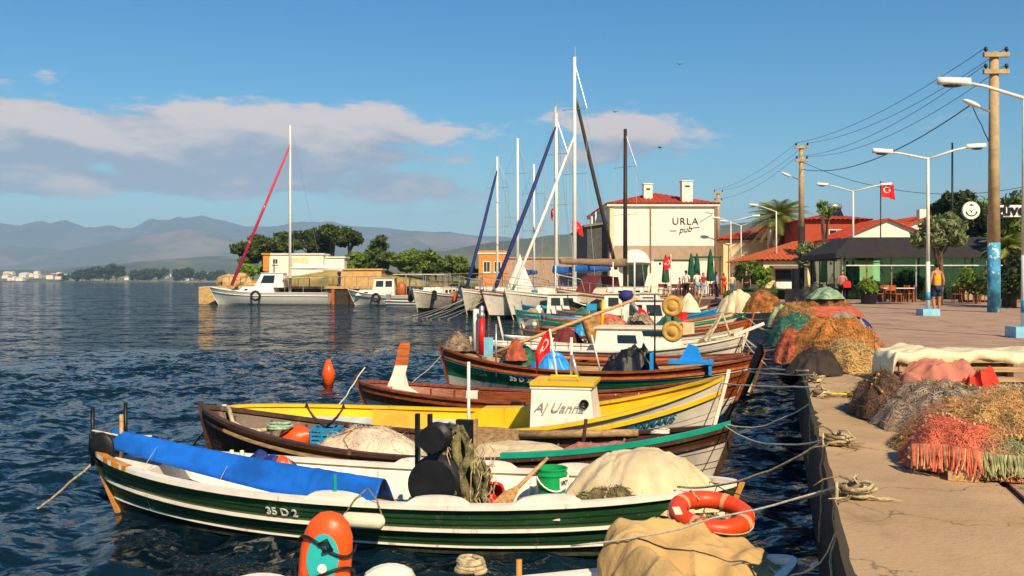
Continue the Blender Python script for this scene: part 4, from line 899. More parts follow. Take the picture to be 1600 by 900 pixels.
heap('green_net_heap', 'green net heap right of the pale rope heap', 'net', b10.W(.95, 0, .6), b10.rz, .6, .5, .5, net_green, .12, 5, 27)
post(b10, .35, 0, .7, 1.8, .08, steel, 'leaning_post', (-.9, 0)); MB().ell((-.6, 0, 1.86), (.26, .2, .2), amp=.15).build('post_cover', navy, b10.root, True); flag(b10.root, (-.15, -.1, 1.45), .5, .5, drop=.9, seed=3, emblem=False)
heap('cream_heap', 'large cream canvas covered heap on the quay edge behind the light blue railed boat', 'heap', at(1153, 484, 37.0)-Vector((0,0,.1)), .2, .85, .9, .75, canvas_cream, .06, 2, 28, cr=24, crh=.08, crw=.05, pleat=.08)
heap('yellow_net_heap', 'small yellow green net heap in the bow of the light blue railed boat', 'net', b11.W(1.4, 0, .75), b11.rz, .7, .5, .7, mat('yellow_net', 'b9a84a', .9, .25, 6, .6), .16, 4, 29)
heap('white_sack', 'pale sack standing beside the yellow net heap', 'sack', b11.W(2.5, 0, 1.0), b11.rz, .5, .4, .8, canvas_pale, .12, 3, 30, p=1.5)
MB().tube([(0, 0, 0), (0, .02, .3), (0, .0, .62)], [.10, .16, .05], 12).build('channel_buoy', orange, None, True, 'orange pointed buoy floating on the open water at left', 'buoy').location = on(513, 604, -.05)
for i, (px, py) in enumerate(((816, 511), (835, 507))): buoy(['small white float on the water near the tall bows', 'small pale float left of the brown net drum'][i], on(px, py, .08), .14, cream, 'mooring_float', cone=False)
# ================================================================ things on the quay
def knot(label, s, t, seed, hgt=.16, r=.02, group=None):
    p = q(s, t); th = thing('mooring_post', label, 'mooring post', p, rnd.uniform(0, 3))
    MB().lathe([(.05, 0), (.045, .015), (.028, .02), (.028, .05), (.042, .055), (.042, .075), (0, .08)], n=10).build('iron_stub', rust, th, True)
    for k, (c, R0, tn, mm) in enumerate((((0, 0, .02), .055, 3, rope_m), ((.02, .03, .05), .05, 2, rope_dark), ((-.03, 0, .05), .06, 2, rope_m), ((0, -.04, .03), .05, 2, rope_white))):
        b = MB(); coil(b, c, R0, tn, r*.55, 1.1, seed*7+k); b.v = [(x, y, max(z, .008)) for x, y, z in b.v]; o = b.build('rope_knot', mm, th, True)
    R_ = random.Random(seed)
    for k in range(11):
        a = R_.uniform(0, 6.28); L = R_.uniform(.08, .26); pts = [Vector((R_.gauss(0, .02), R_.gauss(0, .02), .07))]
        for j in range(1, 5): pts.append(Vector((math.cos(a)*L*j/4+R_.gauss(0, .015), math.sin(a)*L*j/4+R_.gauss(0, .015), .07+(.05 if k < 2 else -.03)*math.sin(j*.8)-(.022*j if k >= 2 else 0))))
        for pp in pts: pp.z = max(pp.z, .012)
        b = MB(); b.tube(pts, [r*.4, r*.36, r*.3, r*.22, r*.12], 5); b.build('frayed_end', rope_m if k % 2 else rope_dark, th, True)
    return th
k1 = knot('nearest rope wrapped mooring stub on the quay edge', 5.28, .07, 1)
k2 = knot('second rope wrapped mooring stub from the camera on the quay edge', 6.95, .07, 2)
k3 = knot('third rope wrapped mooring stub on the quay edge with yellow rope', 9.8, .08, 3)
k4 = knot('fourth rope wrapped mooring stub just past the yellow rope', 11.2, .08, 4)
K = [k.location+Vector((0, 0, .09)) for k in (k1, k2, k3, k4)]
MR = 'mooring ropes from boats to the quay'
rope('mooring_rope', 'taut rope from the green boat bow up to the second mooring stub', b1.W(2.75, -.3, .62), K[1], .12, .010, rope_m, MR)
rope('mooring_rope', 'pale rope crossing the orange life ring to the nearest mooring stub', b0.W(1.45, .62, .66), K[0], .04, .0065, rope_white, MR)
rope('mooring_rope', 'thin rope just under the life ring rope to the nearest mooring stub', b1.W(3.0, .1, .60), K[0]+Vector((0, .02, -.02)), .12, .005, rope_dark, MR)
rope('mooring_rope', 'slack pale rope drooping from the corner boat to the nearest mooring stub', b0.W(2.55, .1, .66), K[0]+Vector((0, -.02, -.02)), .26, .006, rope_white, MR)
rope('mooring_rope', 'upper slack rope from the dark brown boat to the quay', b3.W(3.2, 0, .80), K[2]+Vector((0, -.1, -.02)), .16, .007, rope_white, MR)
rope('mooring_rope', 'lower slack rope from the dark brown boat to the second mooring stub', b3.W(3.2, 0, .79), K[1]+Vector((0, 0, -.02)), .14, .007, rope_white, MR)
rope('mooring_rope', 'lowest rope from the white and yellow bow to the quay', b4.W(3.72, 0, .95), K[2]+Vector((0, .1, 0)), .02, .010, rope_white, MR)
rope('mooring_rope', 'middle rope from the brown bow to the fourth stub', b5.W(3.3, 0, .95), K[3], .02, .010, rope_white, MR)
rope('mooring_rope', 'upper rope from the brown bow to the fourth stub', b5.W(3.3, .1, .98), K[3]+Vector((0, .3, .02)), .01, .009, rope_white, MR)
for i, (b_, s_, lab) in enumerate(((b6, 16.2, 'rope from the green hulled boat to the quay below the orange net heap'), (b8, 20.5, 'slack rope from the white cabin boat bow to the quay'), (b8, 22.0, 'second slack rope from the white cabin boat bow'), (b8, 19.0, 'lowest slack rope from the white cabin boat bow'), (b9, 24.5, 'rope from the white post boat to the quay'), (b10, 29.0, 'rope from the orange railed boat to the quay'), (b10, 31.0, 'second rope from the orange railed boat to the quay'), (b9, 26.0, 'second rope from the white post boat to the quay'), (b7, 18.2, 'rope from the orange varnished boat to the quay'), (b6, 17.2, 'second rope from the green hulled boat to the quay'), (b8, 23.4, 'highest slack rope from the white cabin boat bow'), (b11, 37.5, 'rope from the light blue railed boat to the quay'))):
    rope('mooring_rope', lab, b_.W(b_.L/2-.1, 0, b_.hb+.04), q(s_, .02, .02), .30+.07*i % .3, .014, rope_white if i % 2 else rope_m, MR)
rope('stern_line', 'stern line from the green boat roller down into the water', b1.W(-3.1, -.1, .62), on(42, 806, -.05), .03, .012, rope_m, cat='rope')
rope('stern_line', 'stern line from the dark brown boat into the water', b3.W(-3.1, 0, .66), on(297, 700, -.05), .0, .016, rope_dark)
rope('stern_line', 'thin line from the reddish brown stern down to the yellow boat', b5.W(-3.25, 0, .85), on(515, 652, .0), .02, .012, rope_white)
rope('stern_line', 'thin line from the green hulled stern down into the water', b6.W(-3.4, 0, .8), on(634, 606, -.03), .02, .010, rope_m)
for i in range(3): rope('hanging_rope', ['rope end hanging down the quay wall below the nearest stub', 'rope end hanging down the quay wall below the second stub', 'rope end hanging by the third stub'][i], K[i]+Vector((-.1, 0, 0)), K[i]+Vector((-.14, -.05, -.75)), .0, .009, rope_m)
b = MB(); coil(b, (0, 0, .012), .22, 3, .012, .7, 31); b.build('yellow_rope', rope_yellow, None, True, 'loose yellow rope on the quay beside the third stub', 'rope').location = q(9.9, .55)
rope('yellow_line', 'yellow line running across the quay to the third stub', q(9.75, .1, .05), q(10.1, 1.1, .015), -.0, .010, rope_yellow)
# leaning dark red board and black ball fender at the quay wall
MB().beam(on(1168, 632, 0)+Vector((.1, 1.6, -.4)), at(1190, 543, 18.4), .05, .26).build('leaning_board', mat('dark_red_board', '3a1216', .7, .3, 5, .2), label='dark red board leaning in the water against the quay by the bows', cat='board')
t = thing('ball_fender', 'black ball fender hanging on the quay wall by the orange net heap', 'fender', q(15.4, -.17, -.28)); MB().ell((0, 0, 0), (.17, .17, .19), 16, 10).build('ball', black, t, True); MB().tube([(0, 0, .17), (.05, 0, .3), (.25, 0, .33)], .012, 5).build('lanyard', rope_dark, t, True)
# -- the big near net heap
def netpile():
    qr = math.atan2(QD.y, QD.x)
    t = thing('net_pile', 'big tan fishing net heap with coral front edge and fringe', 'net pile', q(7.0, 1.16), qr-.10)
    def pile(name, cx, cy, rx, ry, h, m, fm, seed, fib, fl, amp=.12, p=2.6):
        b = MB(); r_ = dome(b, Matrix.Translation((0, 0, 0)).to_3x3(), rx, ry, h, amp, 4, seed, 90, 30, p, .12)
        b.v = [(x+cx, y+cy, max(z, .0)) for x, y, z in b.v]; b.build(name, m, t, True)
        rr = [[Vector((v.x+cx, v.y+cy, max(v.z, 0.005))) for v in ring] for ring in r_]
        strands(t, rr, int(fib*.55), fl, .0016, fm, seed, name+'_threads'); netting(t, rr, fm, .0022, seed, name+'_mesh')
    thr_tan = mat('tan_thread', 'cfa868', .9, .2, 20, 0, c2='c98a68', c2lo=.48, c2hi=.6, c2s=2.4); thr_coral = mat('coral_thread', 'dd7658', .9, .2, 20, 0); thr_grn = mat('pale_green_thread', 'a3a873', .9, .2, 20, 0)
    pile('net_body', 0, 0, 1.05, .72, .27, net_tan, thr_tan, 41, 9000, .07, .07, 4)
    pile('coral_net_lobe', -.66, .36, .36, .32, .23, net_coral, thr_coral, 42, 3000, .06, .07, 3.4)
    pile('coral_net_side', -.45, -.48, .48, .34, .28, net_coral, thr_coral, 43, 2800, .06, .08, 3)
    pile('net_crown', .2, -.05, .75, .52, .34, net_tan, thr_tan, 44, 5500, .07, .07, 2.6)
    pile('green_patch', -.80, -.08, .26, .40, .19, mat('sage_tan_net', 'a89f6c', .95, .25, 6, .9, bscale=70), thr_grn, 45, 1500, .06, .05, 4)
    # fringe of cut cords along the front edge
    R_ = random.Random(9); f = MB(); f2 = MB(); f3 = MB()
    for i in range(190):
        u = i/189; a = lerp(.62, -.72, u); x = -1.0-.06*math.sin(u*7)-.05*nz(u*6, 2)-.1*math.sin(u*3.1); z = .13+.02*math.sin(u*11); (f2 if (u < .28 and i % 5) or (.5 < u < .6 and i % 2) else f3 if i % 3 == 0 else f).tube([(x+.08, a, z+.03), (x, a+R_.gauss(0, .006), z-.02), (x-.03, a+R_.gauss(0, .012), .03+R_.uniform(0, .04))], .0048, 4)
    f.build('fringe_cords', thr_grn, t, kind='stuff'); f2.build('coral_fringe_cords', thr_coral, t, kind='stuff'); f3.build('dark_fringe_cords', rope_dark, t, kind='stuff')
    for yy in (-.5, -.1, .35): MB().box((-.98, yy, .025), (.34, .16, .05)).build('pallet_board', plank_wood, t)
    for xx in (-.85, .1, .9): MB().box((xx, 0, .022), (.1, 1.25, .044)).build('pallet_bearer', tan_wood, t)
    return t
netpile()
qr = math.atan2(QD.y, QD.x)
heap('grey_net', 'grey white net heap behind the big tan net heap', 'net', q(8.05, .92), qr, .60, .50, .30, net_grey, .12, 5, 51, fibres=3500, flen=.07, fr=.003)
heap('pale_net', 'pale straw net between the two red cloths', 'net', q(8.0, 1.42), qr, .50, .45, .30, mat('straw_net', 'c9b48a', .95, .25, 7, .9, bscale=70), .08, 6, 52, fibres=3000, flen=.07, fr=.003)
heap('dark_net_bag', 'dark brown net bag at the quay edge end of the heap', 'net', q(8.75, .52), qr, .60, .27, .28, mat('dark_brown_net', '6e5240', .95, .3, 6, .9, bscale=70), .14, 4, 53, fibres=900, flen=.12, fr=.003)
heap('pink_cloth_heap', 'faded pink cloth crumpled on the net heap', 'cloth', q(8.85, .98), qr, .48, .46, .38, cloth_pink, .10, 3, 54, p=2.4, cr=26, crh=.09, crw=.05, pleat=.14, pk=11)
heap('red_cloth', 'red orange cloth rising between pink cloth and pale net', 'cloth', q(8.35, 1.22, .15), qr, .30, .22, .20, cloth_red, .10, 4, 55, p=2.2, cr=30, crh=.09)
heap('red_cloth', 'small red orange cloth lying right of the pale net', 'cloth', q(7.75, 1.70, .16), qr, .2, .18, .16, cloth_red, .05, 5, 56, p=1.6, cr=14, crh=.07)
# -- cream covered crate bench
def bench():
    p = q(11.75, 1.62); t = thing('covered_crate', 'wooden crate bench under a pale tarpaulin on the quay', 'crate', p, -.03)
    L, D, H = 1.55, .62, .34
    for x in (-L/2+.06, -.15, L/2-.06):
        for y in (-D/2+.04, D/2-.04): MB().box((x, y, H/2-.01), (.07, .06, H-.02)).build('leg', tan_wood, t)
    for z in (.06, .17, .27):
        for y in (-D/2-.002, D/2+.002): MB().box((0, y, z), (L-.02, .022, .055)).build('slat', tan_wood, t)
    MB().box((-.28, -D/2-.02, .17), (.42, .03, .26)).build('front_board', canvas_cream, t)
    n, k = 60, 22; V = []; Fq = []
    for i in range(n+1):
        for j in range(k+1):
            u, v = i/n*2-1, j/k*2-1; ed = max(0, abs(u)-.90)/.10; ev = max(0, abs(v)-.80)/.20; ev = 0 if v > 0 and ev == 0 else ev
            x = min(abs(u), .93)/.93*(L/2+.04)*(1 if u > 0 else -1)+(.03*ed*(1 if u > 0 else -1)); y = min(abs(v), .82)/.82*(D/2+.03)*(1 if v > 0 else -1)
            z = H+.03+.035*nz(u*3, v*2, 7)+.02*math.sin(u*9+v)-.12*ev-(.30*ed if u < 0 else .14*ed); y += .02*math.sin(u*19)*ev
            V.append((x, y, z))
    for i in range(n):
        for j in range(k): a = i*(k+1)+j; Fq.append((a, a+k+1, a+k+2, a+1))
    o = mesh_np('tarpaulin', V, Fq, canvas_pale, t); o.modifiers.new('thickness', 'SOLIDIFY').thickness = .008
    return t
bench()
t = thing('folding_board', 'red brown board with a pale edge lying behind the covered crate', 'board', q(13.6, 1.75), -.35)
MB().box((0, 0, .10), (.85, .55, .05), M=Matrix.Rotation(.06, 3, 'X')).build('board', varnish, t); MB().box((.30, -.2, .07), (.45, .2, .03)).build('pale_edge', cream, t); MB().box((0, 0, .035), (.7, .5, .07)).build('base', tan_wood, t)
# -- farther net heaps
heap('orange_net_pile', 'large ochre orange net heap with a dark hollow on the quay edge', 'net pile', q(14.2, .42), qr, 1.6, .72, .52, net_orange, .20, 2.6, 61, fibres=7000, flen=.08, fr=.0032, fm=mat('ochre_thread', 'cc8a3e', .9, .25, 20, 0), n=64, k=22)
heap('hanging_net', 'straw coloured net strands hanging from the front of the orange heap', 'net', q(12.75, .55), qr, .42, .40, .32, net_tan, .12, 5, 62, fibres=2600, flen=.12, fr=.003, fm=mat('straw_thread', 'c9ab72', .9, .25, 20, 0))
heap('red_net', 'reddish net spilling over the quay edge beside the orange heap', 'net', q(14.2, -.12), qr, .8, .30, .36, net_coral, .14, 4, 63, fibres=2000, flen=.08, fr=.003)
heap('dark_tarpaulin', 'black plastic heaped at the foot of the orange net heap', 'cover', q(12.45, .12), qr, .60, .36, .22, mat('dark_brown_sack', '3a2f28', .9, .25, 5, .5), .08, 4, 64, cr=16, crh=.06)
heap('green_net_bag', 'bright green net bundle beyond the orange heap at the quay edge', 'net', q(18.2, -.05), qr, .75, .5, .50, net_green, .12, 3, 65, fibres=800, flen=.15, fr=.006)
heap('blue_grey_net', 'blue grey net lump on the orange heap far side', 'net', q(17.2, .75), qr, .6, .5, .45, cloth_grey, .16, 3, 66, cr=20, crh=.06)
heap('pale_grey_net', 'pale grey net heap with white floats behind the green bundle', 'net', q(24.0, .1), qr, 1.3, .6, .55, net_tan, .16, 3, 67, fibres=700, flen=.25, fr=.008)
heap('orange_heap', 'rust orange net heap topped by a green net farther along the quay', 'net pile', q(30.0, 1.0), qr, 2.4, .95, .70, net_orange, .2, 2, 68, fibres=1500, flen=.15, fr=.006)
heap('green_top_net', 'pale green net lying on top of the rust orange heap', 'net', q(29.5, 1.0, .6), qr, 1.0, .55, .26, mat('pale_green_net', '8aa583', .95, .25, 7, .8), .14, 3, 69)
MB().box((0, 0, 0), (1.15, .8, .05), M=Matrix.Rotation(.22, 3, 'X')).build('orange_sheet', mat('faded_orange_sheet', 'c8623a', .6, .15, 4, .2), label='flat orange plastic sheet at the near end of the rust orange heap', cat='sheet').matrix_world = Matrix.Translation(q(24.2, .95, .40))
heap('blue_net', 'dark blue net under the orange sheet', 'net', q(24.4, 1.0), qr, .7, .8, .36, navy, .14, 3, 70)
heap('grey_black_heap', 'dark grey gear heap at the far end of the net piles', 'gear', q(36.0, .9), qr, 2.2, .9, .8, mat('dark_gear', '4a4640', .95, .35, 4, .8), .25, 2, 71, fibres=500, flen=.35, fr=.012)
heap('small_tan_heap', 'small ochre net heap alone at the quay corner', 'net', at(1193, 486, 34.5)-Vector((0,0,.05)), .1, .72, .7, .72, net_orange, .14, 3, 72, fibres=700, flen=.14, fr=.007)
heap('green_clump', 'pale green net clump beside the small ochre heap', 'net', q(31.0, -.25, -.3), qr, .6, .5, .6, mat('sage_net', '98a77c', .95, .2, 7, .8), .16, 3, 73)
# ================================================================ yachts, pier and cabin cruisers
def yacht(label, stern, bow, B, h, hullm, masts=(), cabin=True, trim=varnish, group=None, stays=(), boom=None, name='sailing_yacht', deckm=None):
    b = Boat(name, label, 'yacht', stern, bow, B, h, over=(.3, 1.1), bands=(('bottom', 0, .32, green_dark), ('hull', .32, 1, hullm)), rails=((.93, trim, .03, .06),), gun=trim, inner=deckm or cream, floor=tan_wood, fz=.5,
        fore=(.36, 1), aft=(0, .12), deckm=deckm or cream, posts=(None, .1), tw=.7, group=group)
    L = b.L
    if cabin: b.cabin(-L*.14, L*.22, B*.55, h[1]*.9, h[1]+.55, white, white, .85, .5, tuple((s_, a, a+.14, .35, .75) for s_ in (-1, 1) for a in (.12, .34, .56)), .03)
    for x, H, r, m in masts:
        post(b, x, 0, h[1], H, r, m, 'mast', r1=r*.7)
        for zf in (.55, .8): MB().beam((x, -B*.28, H*zf), (x, B*.28, H*zf), .05, .03).build('spreader', steel, b.root)
        for s_ in (-1, 1): MB().tube([(x-.2, s_*B*.46, h[1]), (x, s_*B*.28, H*.55), (x, s_*B*.28, H*.8), (x, 0, H*.98)], .012, 4).build('shroud', steel, b.root)
        MB().tube([(x, 0, H*.99), (-L/2+.2, 0, h[0])], .010, 4).build('backstay', steel, b.root)
        MB().tube([(x, .05, H), (x, .05, H+.7)], .012, 4).build('antenna', steel, b.root)
    for x, H, x1, z1, r, m in stays: MB().tube([(x, 0, H), (lerp(x, x1, .08), 0, lerp(H, z1, .08)), (lerp(x, x1, .5), 0, lerp(H, z1, .5)-.15), (x1, 0, z1)], [r*.35, r*.8, r, r], 7).build('furled_jib', m, b.root, True)
    if boom:
        x0, x1, z, m = boom; MB().tube([(x0, 0, z), (x1, 0, z+.12)], .08, 8).build('boom', steel, b.root, True)
        MB().loft([[Vector((lerp(x0, x1, u), y*(1-.4*u), z+.12*u+zz*(1-.45*u)-.12*math.sin(u*9)**2*.3)) for y, zz in ((-.2, .05), (-.12, .45), (.12, .45), (.2, .05), (0, -.1))] for u in [i/10 for i in range(11)]]).build('sail_cover', m, b.root, True)
    R_ = random.Random(int(abs(stern[0])*10)+3)
    for i in range(9):      # fenders, boxes and coils about the deck
        u = R_.uniform(.15, .9); p = b.P(u, 1, R_.choice((-1, 1))); y = p.y*R_.uniform(.3, .85); mm = R_.choice((black, ringorange, grey_wood, white, rope_m, bluepaint, tan_wood, cloth_wine)); k = R_.random(); m_ = MB(); s2 = R_.uniform(.15, .38)
        if k < .4: m_.box((p.x, y, p.z+s2*.5), (s2*2.2, s2*1.3, s2*1.1), rz=R_.uniform(0, 3)); nm = 'deck_box'
        elif k < .7: coil(m_, (p.x, y, p.z+.05), s2, 4, .05, .4, i); nm = 'rope_coil'
        else: m_.lathe([(0, -s2*1.3), (s2*.6, -s2), (s2*.6, s2), (0, s2*1.3)], (p.x, p.y*1.06, p.z-.25), 10); nm = 'fender'
        m_.build(nm, mm, b.root)
    for s_ in (-1, 1): MB().tube([b.P(.88, 1, s_)+Vector((0, 0, .05)), b.P(.9, 1, s_)+Vector((0, 0, .75)), b.P(1, 1, 1)+Vector((.15, 0, .85))], .025, 5).build('bow_pulpit', steel, b.root)
    for s_ in (-1, 1):      # lifelines
        pp = []
        for i in range(9):
            u = .1+.86*i/8; p = b.P(u, 1, s_); MB().tube([p, p+Vector((0, 0, .6))], .016, 5).build('stanchion', steel, b.root); pp.append(p+Vector((0, 0, .6)))
        MB().tube(pp, .012, 4).build('lifeline', steel, b.root)
    return b
bluecover = mat('blue_sail_cover', '1d5fae', .7, .12, 4, .2); navystay = mat('navy_sun_strip', '1c2c66', .7, .15, 5, .1); greystay = mat('grey_sun_strip', '4b463f', .75, .15, 5, .1); whitestay = mat('white_sailcloth', 'e8e2d4', .7, .06, 4, .1); mastw = mat('white_mast', 'e6e2d6', .35, .04, 5, .03); darkmast = mat('dark_wood_mast', '2e2620', .6, .2, 5, .1); redstay = mat('red_white_sun_strip', 'c22c44', .7, .1, 3, .1, c2='e6d8d2', c2lo=.60, c2hi=.64, c2s=1.1)
G = 'yachts moored at the far quay'
y1 = yacht('white yacht with grey green bow and red brown rail among the tall masts', (6.9, 68.5), (-1.8, 57.2), 3.3, (1.2, 1.3, 1.75), white, ((-.6, 13.4, .13, mastw),), group=G, trim=varnish, stays=((-.6, 12.6, 5.8, 2.0, .13, navystay),), boom=(-.4, -5.0, 2.9, bluecover))
y2 = yacht('broad white yacht carrying the tallest white mast', (8.0, 69.0), (-.4, 57.4), 3.4, (1.3, 1.35, 1.8), white, ((-.6, 17.2, .15, mastw),), group=G, trim=cream, stays=((-.6, 14.8, -6.1, 3.2, .14, greystay), (-.6, 12.0, 6.2, 2.1, .1, whitestay)), boom=(-.5, -5.2, 3.0, bluecover))
y3 = yacht('silver white yacht at the left end of the far quay row', (1.2, 77.5), (-3.4, 65.5), 3.2, (1.3, 1.35, 1.8), palegrey, ((0, 11.6, .11, mastw),), group=G, trim=white, stays=((0, 10.6, 5.6, 2.0, .12, navystay),))
y4 = yacht('white yacht with pale bow second from the left of the far quay row', (2.8, 76.0), (-1.8, 62.5), 3.2, (1.3, 1.35, 1.8), white, ((.3, 12.6, .12, mastw), (-3.6, 11.2, .10, mastw)), group=G, trim=cream, boom=(.4, -4.2, 2.8, bluecover))
y5 = yacht('white yacht with bare mast behind the tallest mast', (5.2, 79.0), (1.4, 67.0), 3.1, (1.3, 1.35, 1.8), white, ((0, 15.6, .12, mat('buff_mast', 'c9b78f', .5, .06)),), group=G, trim=orange_wood)
y6 = yacht('wooden gulet with a dark mast and brown boom cover', (10.6, 63.0), (2.6, 55.5), 3.2, (1.4, 1.4, 1.9), cream, ((-.6, 11.8, .15, darkmast),), group=G, trim=varnish, boom=(-.6, 5.2, 3.3, canvas_brown), cabin=True, deckm=plank_wood)
MB().loft([[Vector((x, y, z)) for y in (-.7, .7)] for x, z in ((.6, 1.5), (.9, 2.6), (2.4, 2.7), (3.3, 1.6))], False, False).build('spray_hood', cloth_wine, y6.root, label='dark red spray hood with orange windows')
flag(y6.root, (-5.2, 0, 4.0), .9, .8, drop=.4, seed=6); post(y6, -5.2, 0, 1.4, 4.1, .03, lamp_white, 'flag_staff')
flag(y5.root, (.15, -.1, 7.9), .8, .7, drop=.5, seed=7); flag(y2.root, (-.45, -.1, 6.4), .85, .7, drop=.5, seed=8, yaw=2.6)
for i, (px, py, Y, h, lab) in enumerate(((925, 440, 84, 8.0, 'left one of two slim white masts by the white house'), (931, 440, 84, 8.4, 'right one of two slim white masts by the white house'))):
    p = at(px, py, Y); b = MB(); b.tube([(p.x, p.y, 1.2), (p.x, p.y, h)], [.09, .06], 8).build('slim_mast', mastw, None, True, lab, 'mast')
heap('white_sail_cone', 'cream sail hanging as a cone at the foot of a furled jib', 'sail', y3.W(2.4, 0, 1.6)+Vector((2.5, -4, 0)), 0, 1.05, .5, 2.6, whitestay, .1, 2, 81, p=.85, edge=.06)
# -- the pier on the left and its boats
PZ = 1.8
def pier():
    a, b_ = at(316, 475, 97.5), at(700, 470, 99)
    t = MB().prism([(-31.2, 97.6), (-2, 94.5), (-2, 101.5), (-31.2, 102.4)], -1.5, PZ-.25).build('pier', wallmat, kind='structure')
    x = -31.4
    for i in range(10):
        w = 2.9; m = MB(); y0 = 97.45-(x+31.4)*.107; m.prism([(x, y0), (x+w, y0-.31), (x+w, y0+5), (x, y0+5)], PZ-.25, PZ+rnd.uniform(-.01, .01)).build('deck_slab', stone_tan, t); x += w+.04
    MB().box((-30.9, 99.6, .6), (1.7, 4.6, 2.3)).build('pier_head_block', stone_tan, t)
    R_ = random.Random(4)
    for i in range(14):
        x = -29+i*1.85; y0 = 97.3-(x+31.4)*.107
        MB().tube([(x, y0, .0), (x, y0, PZ-.3)], .18, 8).build('timber_pile', rust if i % 3 else orange_wood, t)
    for i in range(22):
        x = -30+i*1.2; y0 = 98.0-(x+31.4)*.107; MB().tube([(x, y0, PZ), (x, y0, PZ+.95)], .03, 5).build('railing_post', grey_wood, t)
    MB().tube([(-30, 97.85, PZ+.95), (-4.8, 95.15, PZ+.95)], .03, 5).build('railing_rail', grey_wood, t)
pier()
def tyre(b, x, z, r=.42):
    u = x/b.L+.5; p = b.P(u, .8, 1); p = Vector((p.x, -p.y, p.z)); MB().loft([[Vector((p.x+(r+.11*math.cos(k))*math.cos(a), -p.y+.12+.11*math.sin(k), z+(r+.11*math.cos(k))*math.sin(a))) for k in [2*math.pi*j/8 for j in range(8)]] for a in [2*math.pi*i/18 for i in range(19)]], True, False).build('tyre_fender', black, b.root, True)
c1 = Boat('motor_cruiser', 'white motor cruiser with a single tall mast moored at the pier head', 'boat', (-18.0, 95.2), (-30.0, 95.2), 3.4, (1.15, 1.2, 1.75), over=(.2, 1.2), bands=(('bottom', 0, .30, palegrey), ('hull', .30, 1, white_clean)), rails=((.8, white, .04, .05),), gun=white_clean, inner=white, floor=tan_wood, fz=.55, fore=(.45, 1), deckm=white_clean, tw=.8, posts=(None, .05))
c1.cabin(-.7, 3.2, 2.3, 1.15, 1.75, white_clean, None, .9, .8, ((1, .75, .85, .4, .7),), .02, 'trunk_cabin'); c1.cabin(-1.6, 1.3, 2.1, 1.7, 3.1, white_clean, None, .85, .7, ((1, .35, .85, .3, .85), (-1, .35, .85, .3, .85)), .1, 'wheelhouse')
tyre(c1, 1.1, .9); post(c1, -2.0, 0, 1.2, 17.8, .13, mastw, 'mast', r1=.09); MB().tube([(-2.0, 0, 15.8), (3.8, 0, 1.9)], [.1, .18], 8).build('furled_jib', redstay, c1.root, True)
for s_ in (-1, 1): MB().tube([(-2.2, s_*1.5, 1.2), (-2.0, s_*.7, 10), (-2.0, 0, 17.4)], .012, 4).build('shroud', steel, c1.root)
MB().tube([(-2.1, 0, 17.5), (-5.6, 0, 1.3)], .012, 4).build('backstay', steel, c1.root)
MB().tube([(-2.1, 0, 3.6), (-7.2, 0, 3.4)], .10, 8).build('boom', mastw, c1.root, True); MB().loft([[Vector((x, y, z)) for y, z in ((-.22, 3.6), (0, 4.15-.4*k), (.22, 3.6))] for x, k in ((-2.3, 0), (-4, .5), (-6.9, 1))]).build('flaked_sail', whitestay, c1.root)
for x in (-5.4, -3.6, -1.8): MB().tube([(x, -1.4, 1.2), (x, -1.4, 2.6), (x, 1.4, 2.6), (x, 1.4, 1.2)], .03, 5).build('awning_hoop', steel, c1.root)
MB().box((-3.6, 0, 2.66), (4.0, 2.9, .05)).build('awning', canvas_pale, c1.root)
c2 = Boat('motor_boat', 'white fishing motor boat with a square wheelhouse and two tyre fenders', 'boat', (-6.2, 92.5), (-15.8, 92.9), 3.0, (1.1, .95, 1.5), over=(.2, .9), bands=(('bottom', 0, .32, palegrey), ('hull', .32, 1, white)), rails=((.78, grey_wood, .04, .06),), gun=white, inner=cream, floor=tan_wood, fz=.4, fore=(.62, 1), deckm=white, tw=.7)
c2.cabin(.2, 2.4, 1.9, .95, 2.6, white, white, .92, .25, ((1, .1, .42, .5, .85), (1, .52, .88, .5, .85)), .12, 'wheelhouse'); c2.cabin(2.2, 4.0, 1.7, .95, 1.45, white, None, .85, .4, ((1, .35, .6, .4, .7),), 0, 'trunk_cabin')
tyre(c2, 2.0, .75, .36); tyre(c2, -1.8, .72, .36); MB().ell((-.4, .6, 1.5), (.5, .45, .8)).build('rusty_winch', orange_wood, c2.root, True)
for x in (-4.2, -2.6, -1.0): MB().tube([(x, -1.2, 1.0), (x, -1.2, 2.9), (x, 1.2, 2.9), (x, 1.2, 1.0)], .035, 5).build('awning_hoop', steel, c2.root)
MB().box((-2.2, 0, 2.96), (5.0, 2.6, .06)).build('awning', canvas_pale, c2.root)
c3 = Boat('dinghy', 'small white inflatable dinghy with outboard in front of the motor boat', 'boat', (-11.4, 87.8), (-5.8, 86.6), 1.7, (.55, .5, .7), over=(.1, .4), bands=(('hull', 0, 1, white),), rails=((.75, palegrey, .05, .1),), gun=white_clean, gun_w=.34, inner=greyblue, floor=greyblue, tw=.8); MB().box((-2.75, 0, .85), (.35, .4, .75)).build('outboard', steel, c3.root); MB().box((-2.7, 0, 1.25), (.5, .42, .25)).build('outboard_cowl', white, c3.root)
c4 = yacht('white sailing boat lying inside the pier with boats packed around it', (-2.5, 88), (-8.0, 80), 2.8, (1.1, 1.1, 1.5), white, (), group=None, trim=cream, name='sailing_boat')
c5 = yacht('grey white motor yacht hull left of the silver yacht', (-4.0, 84), (-7.5, 73.0), 3.0, (1.2, 1.25, 1.7), palegrey, (), trim=white, name='motor_yacht')
